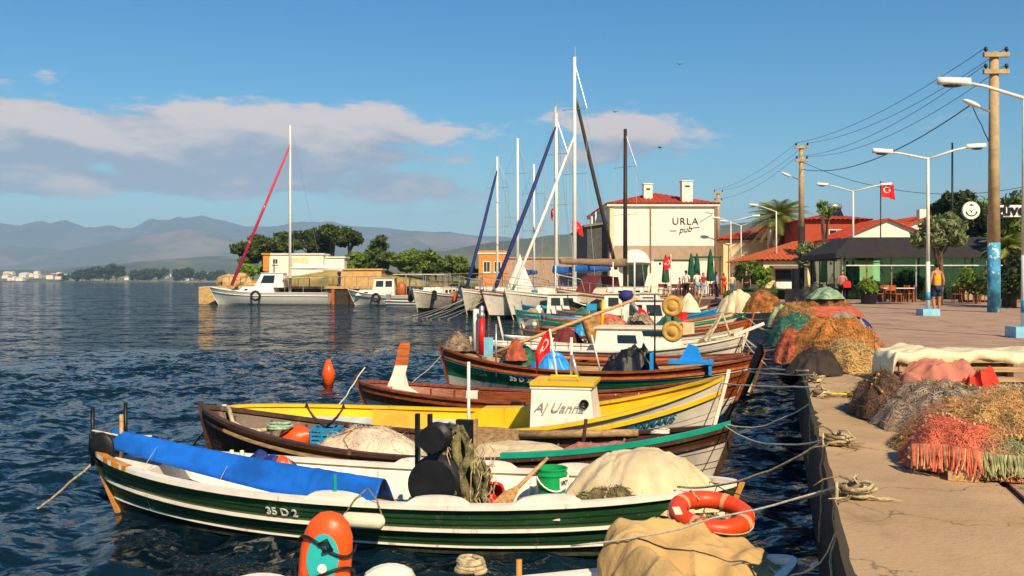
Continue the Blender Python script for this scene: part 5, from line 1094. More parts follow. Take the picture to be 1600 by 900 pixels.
for i, p in enumerate(((-9.5, 96), (-4.0, 93))): 
    c = Boat('work_boat', ['dark work boat with an awning at the inner end of the pier', 'dark work boat nearest the quay behind the silver yacht'][i], 'boat', (p[0]+4, p[1]), (p[0]-4, p[1]+.6), 2.6, (1.1, 1.0, 1.4), bands=(('bottom', 0, .4, palegrey), ('hull', .4, 1, grey_wood)), gun=grey_wood, inner=tan_wood, floor=tan_wood, fore=(.6, 1), deckm=tan_wood)
    for x in (-3, -1, 1): MB().tube([(x, -1, .9), (x, -1, 3.0), (x, 1, 3.0), (x, 1, .9)], .04, 5).build('awning_hoop', steel, c.root)
    MB().box((-1.0, 0, 3.05), (5.2, 2.4, .06)).build('awning', grey_wood, c.root)
for i in range(7):
    a = at(742+i*7, 474, 66); rope('bow_line', ORD[i]+' bow line from the left slanting into the water from the far quay yachts', (a.x-.2, a.y-1.5, 1.5), (a.x-3.0-(i*37%5)*.5, a.y-4.5-(i*53%7)*.4, -.02), .1, .007, rope_white, 'bow lines of the far quay yachts')
# ================================================================ buildings
def hip_roof(mb, x0, x1, y0, y1, z, h, ov=.35, step=.36, bump=.09, hip=True):
    """pan-tile roof: every course of tiles is a raised roll running down the slope"""
    X0, X1, Y0, Y1 = x0-ov, x1+ov, y0-ov, y1+ov; cx, cy = (X0+X1)/2, (Y0+Y1)/2; hl = min(X1-X0, Y1-Y0)/2
    r0, r1 = (X0+hl, X1-hl) if hip else (X0, X1); ry = cy
    if X1-X0 < Y1-Y0: return hip_roof_y(mb, X0, X1, Y0, Y1, z, h, step, bump)
    def slope(a, b, c, d):      # quad eave a-b, ridge d-c, rolls across a->b
        a, b, c, d = map(Vector, (a, b, c, d)); n = max(4, int((b-a).length/step)*4); lo, hi = [], []; nr = (b-a).cross(d-a).normalized()
        for i in range(n+1):
            u = i/n; k = bump*abs(math.sin(math.pi*n/4*u)); lo.append(a.lerp(b, u)+nr*k)
            pr = a.lerp(b, u); L1 = (b-a).length; s_ = u*L1; d0 = (d-a).dot((b-a).normalized()); c0 = (c-a).dot((b-a).normalized())
            t = min(1, s_/d0 if d0 > 1e-6 and s_ < d0 else (L1-s_)/(L1-c0) if L1-c0 > 1e-6 and s_ > c0 else 1)
            rise = (d-a)-(b-a).normalized()*d0; hi.append(pr+rise*max(t, .002)+nr*k)
        mb.loft([lo, hi], False, False)
    slope((X0, Y0, z), (X1, Y0, z), (r1, ry, z+h), (r0, ry, z+h)); slope((X1, Y1, z), (X0, Y1, z), (r0, ry, z+h), (r1, ry, z+h))
    if hip: slope((X1, Y0, z), (X1, Y1, z), (r1, ry, z+h), (r1, ry, z+h)); slope((X0, Y1, z), (X0, Y0, z), (r0, ry, z+h), (r0, ry, z+h))
    mb.add([(X0, Y0, z-.02), (X1, Y0, z-.02), (X1, Y1, z-.02), (X0, Y1, z-.02)], [(3, 2, 1, 0)])
def hip_roof_y(mb, X0, X1, Y0, Y1, z, h, step, bump):
    t = MB(); hip_roof(t, Y0, Y1, -X1, -X0, z, h, 0, step, bump); mb.add([(-v[1], v[0], v[2]) for v in t.v], t.f)
def window(par, x, y, z, w, h, fm=white, m=None, face='y', frame=.07):
    b = MB(); g = MB()
    def P(a, dz, dep): return (x+a, y-dep, z+dz) if face == 'y' else (x-dep, y+a, z+dz)
    def bx(mb, a, dz, ww, hh, d0, d1):
        c = P(a, dz, (d0+d1)/2); mb.box(c, (ww, d1-d0, hh) if face == 'y' else (d1-d0, ww, hh))
    o_ = MB(); bx(o_, 0, 0, w, h, -.05, .01); wd = o_.build('window', m or glass_dark, par)
    for a, dz, ww, hh in ((-w/2, 0, frame, h+frame), (w/2, 0, frame, h+frame), (0, h/2, w-frame, frame), (0, -h/2, w-frame, frame), (0, 0, frame*.6, h-frame)): bx(b, a, dz, ww, hh, -.02, .05)
    b.build('frame', fm, wd); s_ = MB(); bx(s_, 0, -h/2-.08, w+.2, .06, -.02, .12); s_.build('sill', fm, wd); return wd
def pub():
    t = thing('pub_building', 'white two storey pub with red tiled roof and dark lettering on its wall', 'building', (8.15, 80, QZ), math.radians(1))
    Wd, D, H = 8.9, 17.0, 7.35
    MB().box((Wd/2, D/2, 1.4), (Wd, D, 2.8)).build('ground_floor_wall', plaster_white, t); MB().box((Wd/2, D/2, 3.42), (Wd+.04, D+.04, 1.24)).build('taupe_band', plaster_taupe, t); MB().box((Wd/2, D/2, 5.68), (Wd, D, 3.28)).build('upper_wall', plaster_white, t)
    MB().box((Wd/2, D/2, 7.42), (Wd+.5, D+.5, .2)).build('cornice', plaster_white, t)
    r = MB(); hip_roof(r, 0, Wd, 0, D, 7.53, 1.25, .3); rf = r.build('roof', rooftile, t)
    for x, y, w, z1 in ((3.5, 2.2, .75, 9.35), (6.55, .75, .9, 9.45)):
        c = MB().box((x, y, (7.4+z1)/2), (w, w, z1-7.4)).build('chimney', plaster_white, rf)
        MB().box((x, y-w/2+.0, z1-.42), (w*.45, .03, .14)).build('chimney_vent', blackmetal, rf); MB().box((x, y, z1+.04), (w+.12, w+.12, .08)).build('chimney_cap', plaster_white, rf)
    for x in (3.4, 8.82): MB().tube([(x, -.09, 0), (x, -.09, 7.2), (x, -.2, 7.4)], .055, 7).build('downpipe', plaster_taupe, t, True)
    MB().box((.15, -.03, 5.2), (.3, .05, 4.2)).build('corner_pilaster', plaster_cream, t)
    text('URLA', .82, frame_mat((6.3, -.02, 6.05), (1, 0, 0), (0, 0, 1)), mat('sign_dark', '2b2a2c', .5, .05), 'sign_lettering', t, 0, .03, 1.15)
    text('pub', .72, frame_mat((6.3, -.02, 5.38), (1, 0, .12), (0, 0, 1)), MATS['sign_dark'], 'sign_lettering', t, .35, .03)
    for x, w, z, a in ((5.3, .55, 5.28, .0), (7.2, .6, 5.55, .1)): MB().box((x, -.02, z), (w, .04, .05), M=Matrix.Rotation(-a, 3, 'Y')).build('sign_stroke', MATS['sign_dark'], t)
    a = MB(); a.loft([[Vector((2.1+1.25*math.cos(b_)*k, -.02-1.2*math.sin(e)*math.sin(b_)**.6, 2.55+1.25*math.sin(b_)*math.cos(e)*.95)) for b_ in [math.pi*i/14 for i in range(15)]] for e, k in ((0, 1), (.5, 1), (1.0, 1), (1.5, 1))], False, False); a.build('dome_awning', whitestay, t)
    MB().box((2.35, -.02, 1.25), (1.6, .06, 2.4)).build('door', glass_dark, t); MB().box((3.2, -.25, 1.0), (.5, .05, 1.5), M=Matrix.Rotation(.25, 3, 'Y')).build('menu_board', white, t)
    MB().box((5.2, -.06, 2.85), (3.0, .12, .08)).build('lintel_rail', umb_green, t); MB().box((4.2, -.02, 2.55), (.18, .04, .18)).build('wall_vent', blackmetal, t); MB().tube([(8.6, -.1, 6.7), (7.8, -.9, 6.75)], .03, 5).build('wall_lamp_arm', blackmetal, t)
    for z in (1.5, 5.6):
        for y in (3, 7, 11): window(t, -.0, y, z, 1.2, 1.6, grey_wood, face='x')
    # timber lean-to; the shade of this side is put into its dark grey
    MB().box((-.9, 9, 2.9), (1.7, 15, 5.8)).build('side_extension', mat('dark_grey_shaded_side', '4a4a4a', .8, .15), t); MB().box((-.95, 9, 5.9), (2.2, 15.6, .18), M=Matrix.Rotation(-.14, 3, 'Y')).build('extension_roof', grey_wood, t)
    return t
pub()
def parasol(label, p, h, group):
    t = thing('closed_parasol', label, 'parasol', p, 0, group); MB().tube([(0, 0, 0), (0, 0, h)], .03, 6).build('pole', tan_wood, t); MB().box((0, 0, .05), (.5, .5, .1)).build('base', concrete, t)
    MB().loft([[Vector((r*(1+.25*math.cos(a*8))*math.cos(a), r*(1+.25*math.cos(a*8))*math.sin(a), z*h)) for a in [2*math.pi*i/24 for i in range(24)]] for z, r in ((.30, .20), (.34, .26), (.5, .22), (.8, .16), (.97, .05), (1, .02))]).build('folded_cloth', umb_green, t, True)
for px, Y, h, lab in ((1040, 76, 3.2, 'leftmost closed green parasol before the pub wall'), (1080, 75, 3.3, 'closed green parasol second from the left'), (1089, 76, 3.3, 'closed green parasol third from the left'), (1110, 74, 3.6, 'rightmost closed green parasol by the utility pole')):
    p = at(px, 440, Y); p.z = QZ; parasol(lab, p, h, 'closed green parasols in front of the pub')
t = thing('awning_stand', 'dark green awning stand between the parasols at the pub corner', 'awning stand', Vector((14.6, 76.6, QZ)))
for x in (0, 2.0): MB().tube([(x, 0, 0), (x, 0, 3.0)], .05, 6).build('leg', umb_green, t)
MB().box((1.0, 0, 3.0), (2.3, .5, .14)).build('top', umb_green, t)
# -- houses right of the pub
def house(label, x0, x1, y0, y1, h, wm, rm, rh=1.2, wins=(), name='house', cat='house', hip=True, group=None):
    t = thing(name, label, cat, (x0, y0, QZ), 0, group); w, d = x1-x0, y1-y0
    MB().box((w/2, d/2, h/2), (w, d, h)).build('wall', wm, t)
    if hip: r = MB(); hip_roof(r, 0, w, 0, d, h+.02, rh, .35, hip=hip); r.build('roof', rm, t)
    else:
        MB().loft([[Vector((0, y, h)), Vector((w, y, h)), Vector((w/2, y, h+rh))] for y in (.002, d-.002)]).build('gable_wall', wm, t); n_ = int(d/.3)
        for s_ in (-1, 1): MB().loft([[Vector((w/2, y, h+rh+.06+z)), Vector((w/2+s_*(w/2+.3), y, h-.06+z)), Vector((w/2+s_*(w/2+.3), y, h-.16)), Vector((w/2, y, h+rh+.0))][::s_] for y, z in [(-.3+(d+.6)*i/(n_*2), .05*(i % 2)) for i in range(n_*2+1)]]).build('roof_slope', rm, t)
    for x, z, ww, hh in wins: window(t, x, 0, z, ww, hh)
    return t
h1 = house('cream house with an orange tiled roof and a kiosk window', 17.8, 25.6, 68, 78, 2.55, plaster_cream, rooforange, 1.5, ((6.3, 1.6, 1.1, 1.2),))
o = MB(); o.box((1.6, -.03, 1.25), (1.5, .08, 1.3)); o.build('kiosk_opening', blackmetal, h1); MB().box((1.6, -.35, .55), (1.7, .6, 1.0)).build('kiosk_counter', white, h1); MB().box((1.6, -.45, 2.1), (2.3, 1.1, .1), M=Matrix.Rotation(.12, 3, 'X')).build('kiosk_awning', grey_wood, h1)
for x, w in ((1.1, .3), (1.6, .36), (2.1, .26)): MB().box((x, -.67, .75), (w, .03, .3)).build('price_board', white_clean, h1)
h2 = house('low building with a red tiled roof between the pub and the cream house', 18.5, 33, 84, 95, 4.7, plaster_cream, rooftile, 1.6, ((2, 2.6, 1.2, 1.4), (6, 2.6, 1.2, 1.4)))
MB().tube([(3.4, -2.5, 3.5), (3.4, -2.5, 6.2)], .22, 10).build('flue_pipe', steel, h2, True); MB().lathe([(.0, .35), (.34, .1), (.3, 0)], (3.4, -2.5, 6.2), 10).build('flue_cap', steel, h2, True)
h3 = house('red rendered building behind the pavilion', 23.2, 28.2, 76, 86, 5.9, plaster_red, rooftile, .6, ((2.5, 4.5, 1.2, 1.3),))
h4 = house('white gabled house behind the charcoal awning', 24.2, 30.6, 70, 80, 4.3, plaster_white, rooftile, 1.3, ((2.5, 3.2, 1.1, 1.2),), hip=False); h5 = house('white gabled house behind the flag pole at right', 29.5, 38, 76, 86, 4.9, plaster_white, rooftile, 1.5, ((3, 3.2, 1.1, 1.2),), hip=False)
MB().box((3.2, .6, 6.0), (.6, .6, 1.6)).build('chimney', plaster_white, h5)
t = thing('solar_water_heater', 'solar water heater tank on the red building roof', 'water heater', Vector((26.2, 78, QZ+6.25))); t.scale = (.7, .7, .7); MB().tube([(-.8, 0, 1.3), (.8, 0, 1.3)], .32, 12).build('tank', steel, t, True); MB().box((0, -.55, .55), (1.4, .06, 1.3), M=Matrix.Rotation(-.85, 3, 'X')).build('panel', glass_dark, t)
for x in (-.7, .7): MB().tube([(x, 0, -.3), (x, 0, 1.1)], .04, 5).build('stand_leg', steel, t)
MB().box((0, 0, 0), (2.8, .3, 1.0)).build('roof_sign_board', white, label='blank white board on the low roof below the palm', cat='sign').location = (27.3, 83.4, QZ+5.4)
# -- restaurant pavilion
glass_green = bpy.data.materials.new('green_tinted_glass'); glass_green.use_nodes = True
def _gg():
    t = NT(glass_green.node_tree); nt = glass_green.node_tree; nt.nodes.clear(); tr = t.n('ShaderNodeBsdfTransparent'); tr.inputs[0].default_value = (.50, .78, .62, 1); gl = t.n('ShaderNodeBsdfGlossy'); gl.inputs['Roughness'].default_value = .03
    gl.inputs[0].default_value = (.8, 1, .9, 1); fr = t.n('ShaderNodeFresnel'); fr.inputs[0].default_value = 1.5; mx = t.n('ShaderNodeMixShader'); t.link(fr.outputs[0], mx.inputs[0]); t.link(tr.outputs[0], mx.inputs[1]); t.link(gl.outputs[0], mx.inputs[2]); o = t.n('ShaderNodeOutputMaterial'); t.link(mx.outputs[0], o.inputs[0])
_gg()
def pavilion():
    x0, y0 = 17.9, 52.0; t = thing('restaurant_pavilion', 'glass walled restaurant pavilion under a charcoal awning roof', 'restaurant', (x0, y0, QZ), math.radians(-3)); Wd, D = 17.0, 6.5
    MB().box((Wd/2, D/2, .06), (Wd, D, .12)).build('floor_slab', grey_wood, t)
    def roofseg(a, b_, nm):
        MB().loft([[Vector((a, -.5, 2.35)), Vector((b_, -.5, 2.35)), Vector((b_, D+.3, 2.35)), Vector((a, D+.3, 2.35))], [Vector((a, -.5, 2.62)), Vector((b_, -.5, 2.62)), Vector((b_, D+.3, 2.62)), Vector((a, D+.3, 2.62))], [Vector((a+1.4, 1.6, 3.55)), Vector((b_-.6, 1.6, 3.55)), Vector((b_-.6, D-1.2, 3.55)), Vector((a+1.4, D-1.2, 3.55))]]).build(nm, awning, t)
    roofseg(-.5, 9.0, 'awning_roof'); roofseg(9.05, Wd+1, 'awning_roof')
    for i in range(14):
        x = i*1.3; MB().box((x, 0, 1.25), (.07, .07, 2.3)).build('mullion', grey_wood if i % 3 else steel, t)
        if x+1.3 < Wd and i not in (6,): MB().box((x+.65, 0, 1.25), (1.2, .012, 2.2)).build('glass_pane', glass_green, t)
    for i in range(5):
        MB().box((0, i*1.5+.1, 1.25), (.07, .07, 2.3)).build('mullion', grey_wood, t)
        if i < 4: MB().box((0, i*1.5+.85, 1.25), (.012, 1.4, 2.2)).build('glass_pane', glass_green, t)
    for i in range(8):
        if i not in (1, 5): MB().box((i*2.1+1.05, D, 1.75), (1.9, .04, 1.3)).build('back_pane', mat('pale_green_daylight', '7fc79a', .6, .06), t)  # pale green colour stands in for daylight coming through the rear glass
        MB().box((i*2.1+1.05, D+.02, .55), (2.1, .06, 1.1)).build('back_wall_panel', awning, t); MB().box((i*2.1, D-.05, 1.25), (.14, .1, 2.4)).build('back_post', blackmetal, t)
    MB().box((5.0, D-.1, 1.5), (1.3, .05, .7)).build('yellow_poster', yellow, t)
    MB().box((7.1, -.25, .6), (1.6, .35, 1.0)).build('low_wall', plaster_taupe, t); MB().box((7.1, -.25, 1.12), (1.7, .42, .06)).build('wall_coping', cream, t); MB().box((11.8, -.4, .55), (2.8, .3, .5)).build('planter_box', plaster_taupe, t)
    MB().box((8.6, -.35, 1.95), (17, .06, .05)).build('front_rail', lamp_white, t); return t
pavilion()
def chair(p, rz, lab, m, group='cafe chairs'):
    t = thing('cafe_chair', lab, 'chair', p, rz, group); MB().box((0, 0, .45), (.42, .42, .04)).build('seat', m, t); MB().box((0, .2, .75), (.42, .03, .28), M=Matrix.Rotation(-.1, 3, 'X')).build('backrest', m, t)
    for x in (-.18, .18):
        for y in (-.18, .18): MB().beam((x, y, 0), (x, y, .43 if y < 0 else .9), .035, .035).build('leg', m, t)
    return t
def table(p, lab, m=white, r=.4, group='cafe tables'):
    t = thing('cafe_table', lab, 'table', p, 0, group); MB().box((0, 0, .74), (r*2, r*2, .04)).build('table_top', m, t)
    for x in (-r*.8, r*.8):
        for y in (-r*.8, r*.8): MB().beam((x, y, 0), (x, y, .72), .05, .05).build('leg', blackmetal, t)
R_ = random.Random(2); chair0 = None
for i, (px, Y) in enumerate(sorted(((1375, 50), (1392, 51), (1400, 49.5), (1412, 50.5), (1422, 51), (1385, 51.5), (1495, 49), (1512, 50), (1530, 49)))):
    p = at(px, 440, Y); p.z = QZ
    if chair0 is None: c = chair0 = chair(p, 0, 'x', orange_wood, 'chairs on the pavilion terrace')
    else: c = copy_tree(chair0)
    c.location = p; c.rotation_euler.z = R_.uniform(0, 6); c['label'] = ORD[i]+' wooden chair from the left in front of the glass pavilion'
for i, (px, lab) in enumerate(((1388, 'left white table in front of the glass pavilion'), (1412, 'right white table in front of the glass pavilion'), (1518, 'white table behind the man in yellow'))): p = at(px, 440, 50.2); p.z = QZ; table(p, lab, group='tables on the pavilion terrace')
chairp = None
for i, px in enumerate(sorted(R_.uniform(1030, 1118) for _ in range(16))):
    Y = R_.uniform(66, 73); p = at(px, 440, Y); p.z = QZ
    if chairp is None: c = chairp = chair(p, 0, 'x', cloth_wine, 'dark red chairs outside the pub')
    else: c = copy_tree(chairp)
    c.location = p; c.rotation_euler.z = R_.uniform(0, 6); c['label'] = ORD[i]+' dark red chair from the left outside the pub'
for i, px in enumerate((1050, 1075, 1100)): p = at(px, 440, 69); p.z = QZ; table(p, ['left small table outside the pub', 'middle small table outside the pub', 'right small table outside the pub'][i], tan_wood, group='tables outside the pub')
# -- planters
def planter(label, p, r, h, m, leaf, n, lr, seed):
    t = thing('planter', label, 'planter', p); MB().lathe([(r*.8, 0), (r, h), (r*1.05, h), (r*.9, h-.04), (0, h-.06)], n=18).build('pot', m, t, 'auto'); foliage(t, [((0, 0, h+lr*.4), lr)], n, .12, leaf, seed, 'plant_leaves'); return t
def foliage(parent, clumps, n, size, m, seed, name='crown', flat=.75):
    r = np.random.RandomState(seed); C = np.array([c for c, _ in clumps], float); Rr = np.array([np.atleast_1d(k)[0] for _, k in clumps], float)
    w = Rr**2; idx = r.choice(len(C), n, p=w/w.sum()); d = r.normal(size=(n, 3)); d /= np.linalg.norm(d, axis=1)[:, None]
    rad = Rr[idx]*(.35+.75*r.rand(n)**.5); P = C[idx]+d*rad[:, None]*np.array([1, 1, flat])
    a = r.normal(size=(n, 3)); a /= np.linalg.norm(a, axis=1)[:, None]; b = np.cross(a, d+r.normal(size=(n, 3))*.7); b /= np.linalg.norm(b, axis=1)[:, None]+1e-9
    s_ = size*(.5+r.rand(n))[:, None]; V = np.empty((n, 4, 3)); V[:, 0] = P-a*s_; V[:, 1] = P-b*s_*.45; V[:, 2] = P+a*s_; V[:, 3] = P+b*s_*.45
    return mesh_np(name, V.reshape(-1, 3), np.arange(n*4).reshape(-1, 4), m, parent, False)
p = at(1357, 440, 46.5); p.z = QZ; planter('dark round planter with bright green shrub before the pavilion', p, .42, .62, blackmetal, leaf_bright, 900, .48, 3)
# -- lamp posts
def lamp(label, p, h, arms, m=lamp_white, base=lightblue, rz=0, r=.055, base_s=(.55, .4)):
    t = thing('street_lamp', label, 'street lamp', p, rz, 'street lamps along the promenade')
    MB().box((0, 0, .11), (base_s[0], base_s[0], .22)).build('base', base, t); MB().tube([(0, 0, .22), (0, 0, h*.34)], [r*1.25, r*1.2], 10).build('lower_pole', m, t, True); MB().tube([(0, 0, h*.34), (0, 0, h)], [r*1.1, r*.8], 10).build('pole', m, t, True)
    if base is lightblue: MB().tube([(0, 0, .5), (0, 0, .5+h*.05)], [r*1.3, r*1.3], 10).build('blue_stripe', bluepaint, t, True)
    for dx, dz in arms:
        s_ = 1 if dx > 0 else -1; MB().tube([(0, 0, h-.05), (dx*.7, 0, h+dz*.75), (dx, 0, h+dz)], [r*.75, r*.6, r*.55], 8).build('arm', m, t, True)
        b = MB(); b.loft([[Vector((dx+s_*x, y*w, h+dz+z*.11+x*.05)) for y, z in ((-1, 0), (-.7, .75), (0, 1), (.7, .75), (1, 0), (.6, -.45), (-.6, -.45))] for x, w in ((-.05, .05), (.05, .10), (.25, .13), (.5, .11), (.6, .04))]).build('lamp_head', white_clean, t, True)
        MB().ell((dx+s_*.3, 0, h+dz-.04), (.2, .09, .05), 10, 6).build('lamp_glass', glass_dark, t, True)
def lampat(label, px, py, top, arms, **k):
    p = on(px, py, QZ); lamp(label, p, (py-top)*p.y/F, [(dx*p.y/F, dz*p.y/F) for dx, dz in arms], **k)
lampat('nearest street lamp with blue base at the right frame edge', 1601, 527, 150, ((-85, 22), (85, 22)), rz=-.1)
lampat('double street lamp with blue base beside the man in yellow', 1450, 493, 246, ((-58, 8), (62, 16)))
lampat('double street lamp before the left half of the pavilion', 1333, 470, 298, ((-40, 9), (44, 9)), base=concrete)
lampat('single armed street lamp before the palm', 1213, 463, 330, ((-30, 9),), base=concrete)
lampat('double street lamp right of the pub', 1142, 460, 346, ((-18, 5), (34, 8)), base=concrete); lampat('lamp behind the double lamp by the low red roof', 1158, 459, 352, ((-22, 6), (26, 7)), base=concrete)
# -- utility poles and wires
def upole(label, px, py, top, r, arms, paint=False, lampdx=None):
    p = on(px, py, QZ); h = (py-top)*p.y/F; t = thing('utility_pole', label, 'utility pole', p, 0, 'concrete utility poles')
    if paint:
        MB().tube([(0, 0, 0), (0, 0, 2.5)], [r*1.06, r*1.02], 14).build('painted_base', mat('blue_mural', '3f8fb4', .7, .3, 2.2, .1, c2='d8e4dc', c2lo=.56, c2hi=.62, c2s=2.4), t, True); z0 = 2.5
    else:
        MB().tube([(0, 0, 0), (0, 0, 4.6)], [r*1.06, r], 12).build('dark_lower_pole', mat('tarred_wood', '2a221c', .8, .2), t, True); z0 = 4.6
    MB().tube([(0, 0, z0), (0, 0, h)], [r, r*.72], 14).build('shaft', pole_con, t, True); tips = []
    for dz, w in arms:
        c = MB().box((0, -r*.75, h-dz), (w, .14, .16)).build('crossarm', pole_con, t)
        for s_ in (-1, 1): MB().lathe([(.03, 0), (.03, .06), (.07, .07), (.07, .12), (.04, .14), (.06, .18), (0, .22)], (s_*(w/2-.08), -r*.75, h-dz+.08), 8).build('insulator', blackmetal, c, True); tips.append(t.location+Vector((s_*(w/2-.08), -r*.75, h-dz+.26)))
    if lampdx: MB().tube([(0, 0, h-2.2), (lampdx*.6, -.1, h-2.0)], .04, 6).build('lamp_arm', steel, t); MB().ell((lampdx, -.1, h-1.85), (.35, .13, .09), M=Matrix.Rotation(.4, 3, 'Y')).build('lamp_head', white_clean, t, True)
    return tips, t, h
u1, U1, H1 = upole('large concrete utility pole painted blue at its foot', 1553, 488, 82, .215, ((.12, .9), (.72, .9)), True, -.85)
u2, U2, H2 = upole('utility pole with dark lower half beside the orange roof', 1252, 466, 228, .19, ((.1, .9), (.95, .8)), False, -1.0)
u3, U3, H3 = upole('distant utility pole at the right corner of the pub', 1122, 457, 300, .2, ((.1, .9), (.9, .8)))
wire_m = mat('wire_black', '24262a', .6, .1); WG = 'overhead wires'
for i in range(4): rope('overhead_wire', ['upper left', 'upper right', 'lower left', 'lower right'][i]+' power wire strung between the two nearer concrete poles', u1[i], u2[i], .55+.1*i, .011, wire_m, WG, 20, 0, cat='wire')
for i in range(3): rope('overhead_wire', ['upper left', 'upper right', 'lower'][i]+' overhead wire from the orange roof pole to the pub pole', u2[i], u3[i], .5+.1*i, .010, wire_m, WG, 16, 0, cat='wire')
wp = at(1518, 163, 36); rope('service_cable', 'thick cable sagging from the orange roof pole to the right', U2.location+Vector((0, 0, H2-1.5)), wp, .9, .022, wire_m, cat='wire'); rope('service_cable', 'cable dropping steeply down to the blue footed pole', wp, U1.location+Vector((0, 0, 5.8)), .05, .018, wire_m, cat='wire'); rope('service_cable', 'cable sagging low behind the flag to the right trees', U2.location+Vector((0, 0, H2-1.0)), at(1600, 292, 55), 1.1, .018, wire_m, cat='wire')
# -- flag pole, signs
t = thing('flag_pole', 'dark pole flying a red flag with white crescent and star above the awning', 'flag', (at(1376, 440, 60).x, 60, QZ)); MB().tube([(0, 0, 0), (0, 0, 7.35)], [.05, .035], 8).build('pole', blackmetal, t, True); flag(t, (.04, 0, 7.3), .92, .95, drop=.18, seed=1, yaw=.1)
p = at(1488, 440, 52); MB().tube([(p.x, p.y, QZ), (p.x, p.y, 9.85)], [.07, .05], 8).build('black_pole', blackmetal, None, True, 'tall thin black pole behind the silvery tree', 'pole')
def sign():
    p = at(1517, 329, 47); t = thing('restaurant_sign', 'white restaurant sign with a round anchor badge and black lettering', 'sign', (p.x, p.y, QZ)); z = p.z-QZ
    MB().lathe([(0, -.06), (.42, -.06), (.44, -.03), (.44, .03), (.42, .06), (0, .06)], (0, 0, z), 32, Matrix.Rotation(math.pi/2, 3, 'X')).build('round_badge', white_clean, t, 'auto')
    a = MB(); a.tube([(.26*math.sin(k), -.075, z-.04-.22*math.cos(k)) for k in [-1.2+i*.2 for i in range(13)]], .024, 5); a.tube([(-.1, -.075, z+.05), (0, -.075, z-.06), (.1, -.075, z+.05)], .014, 5); a.tube([(0, -.075, z-.02), (0, -.075, z-.12)], .014, 5)
    for s_ in (-1, 1): a.loft([[Vector((s_*.24+dx, -.09+dy, z-.12+dz)) for dx, dz in ((-.05, 0), (.05, 0), (0, .09))] for dy in (0, .02)])
    a.ell((0, -.07, z+.28), (.05, .02, .05), 8, 6); a.box((0, -.075, z+.26), (.22, .015, .025)); a.build('anchor_emblem', blackmetal, t)
    lt = 'güverte'; x = 1.55
    MB().box((2.45, .05, z-.02), (3.1, .05, .58)).build('letter_backing', white_clean, t)
    text(lt, .78, frame_mat((2.42, -.01, z+.02), (1, 0, 0), (0, 0, 1)), blackmetal, 'sign_lettering', t, 0, .03, 1.0, .022)
    for x in (.9, 3.9): MB().tube([(x, .1, 0), (x, .1, z-.25)], .05, 6).build('post', lamp_white, t)
sign()
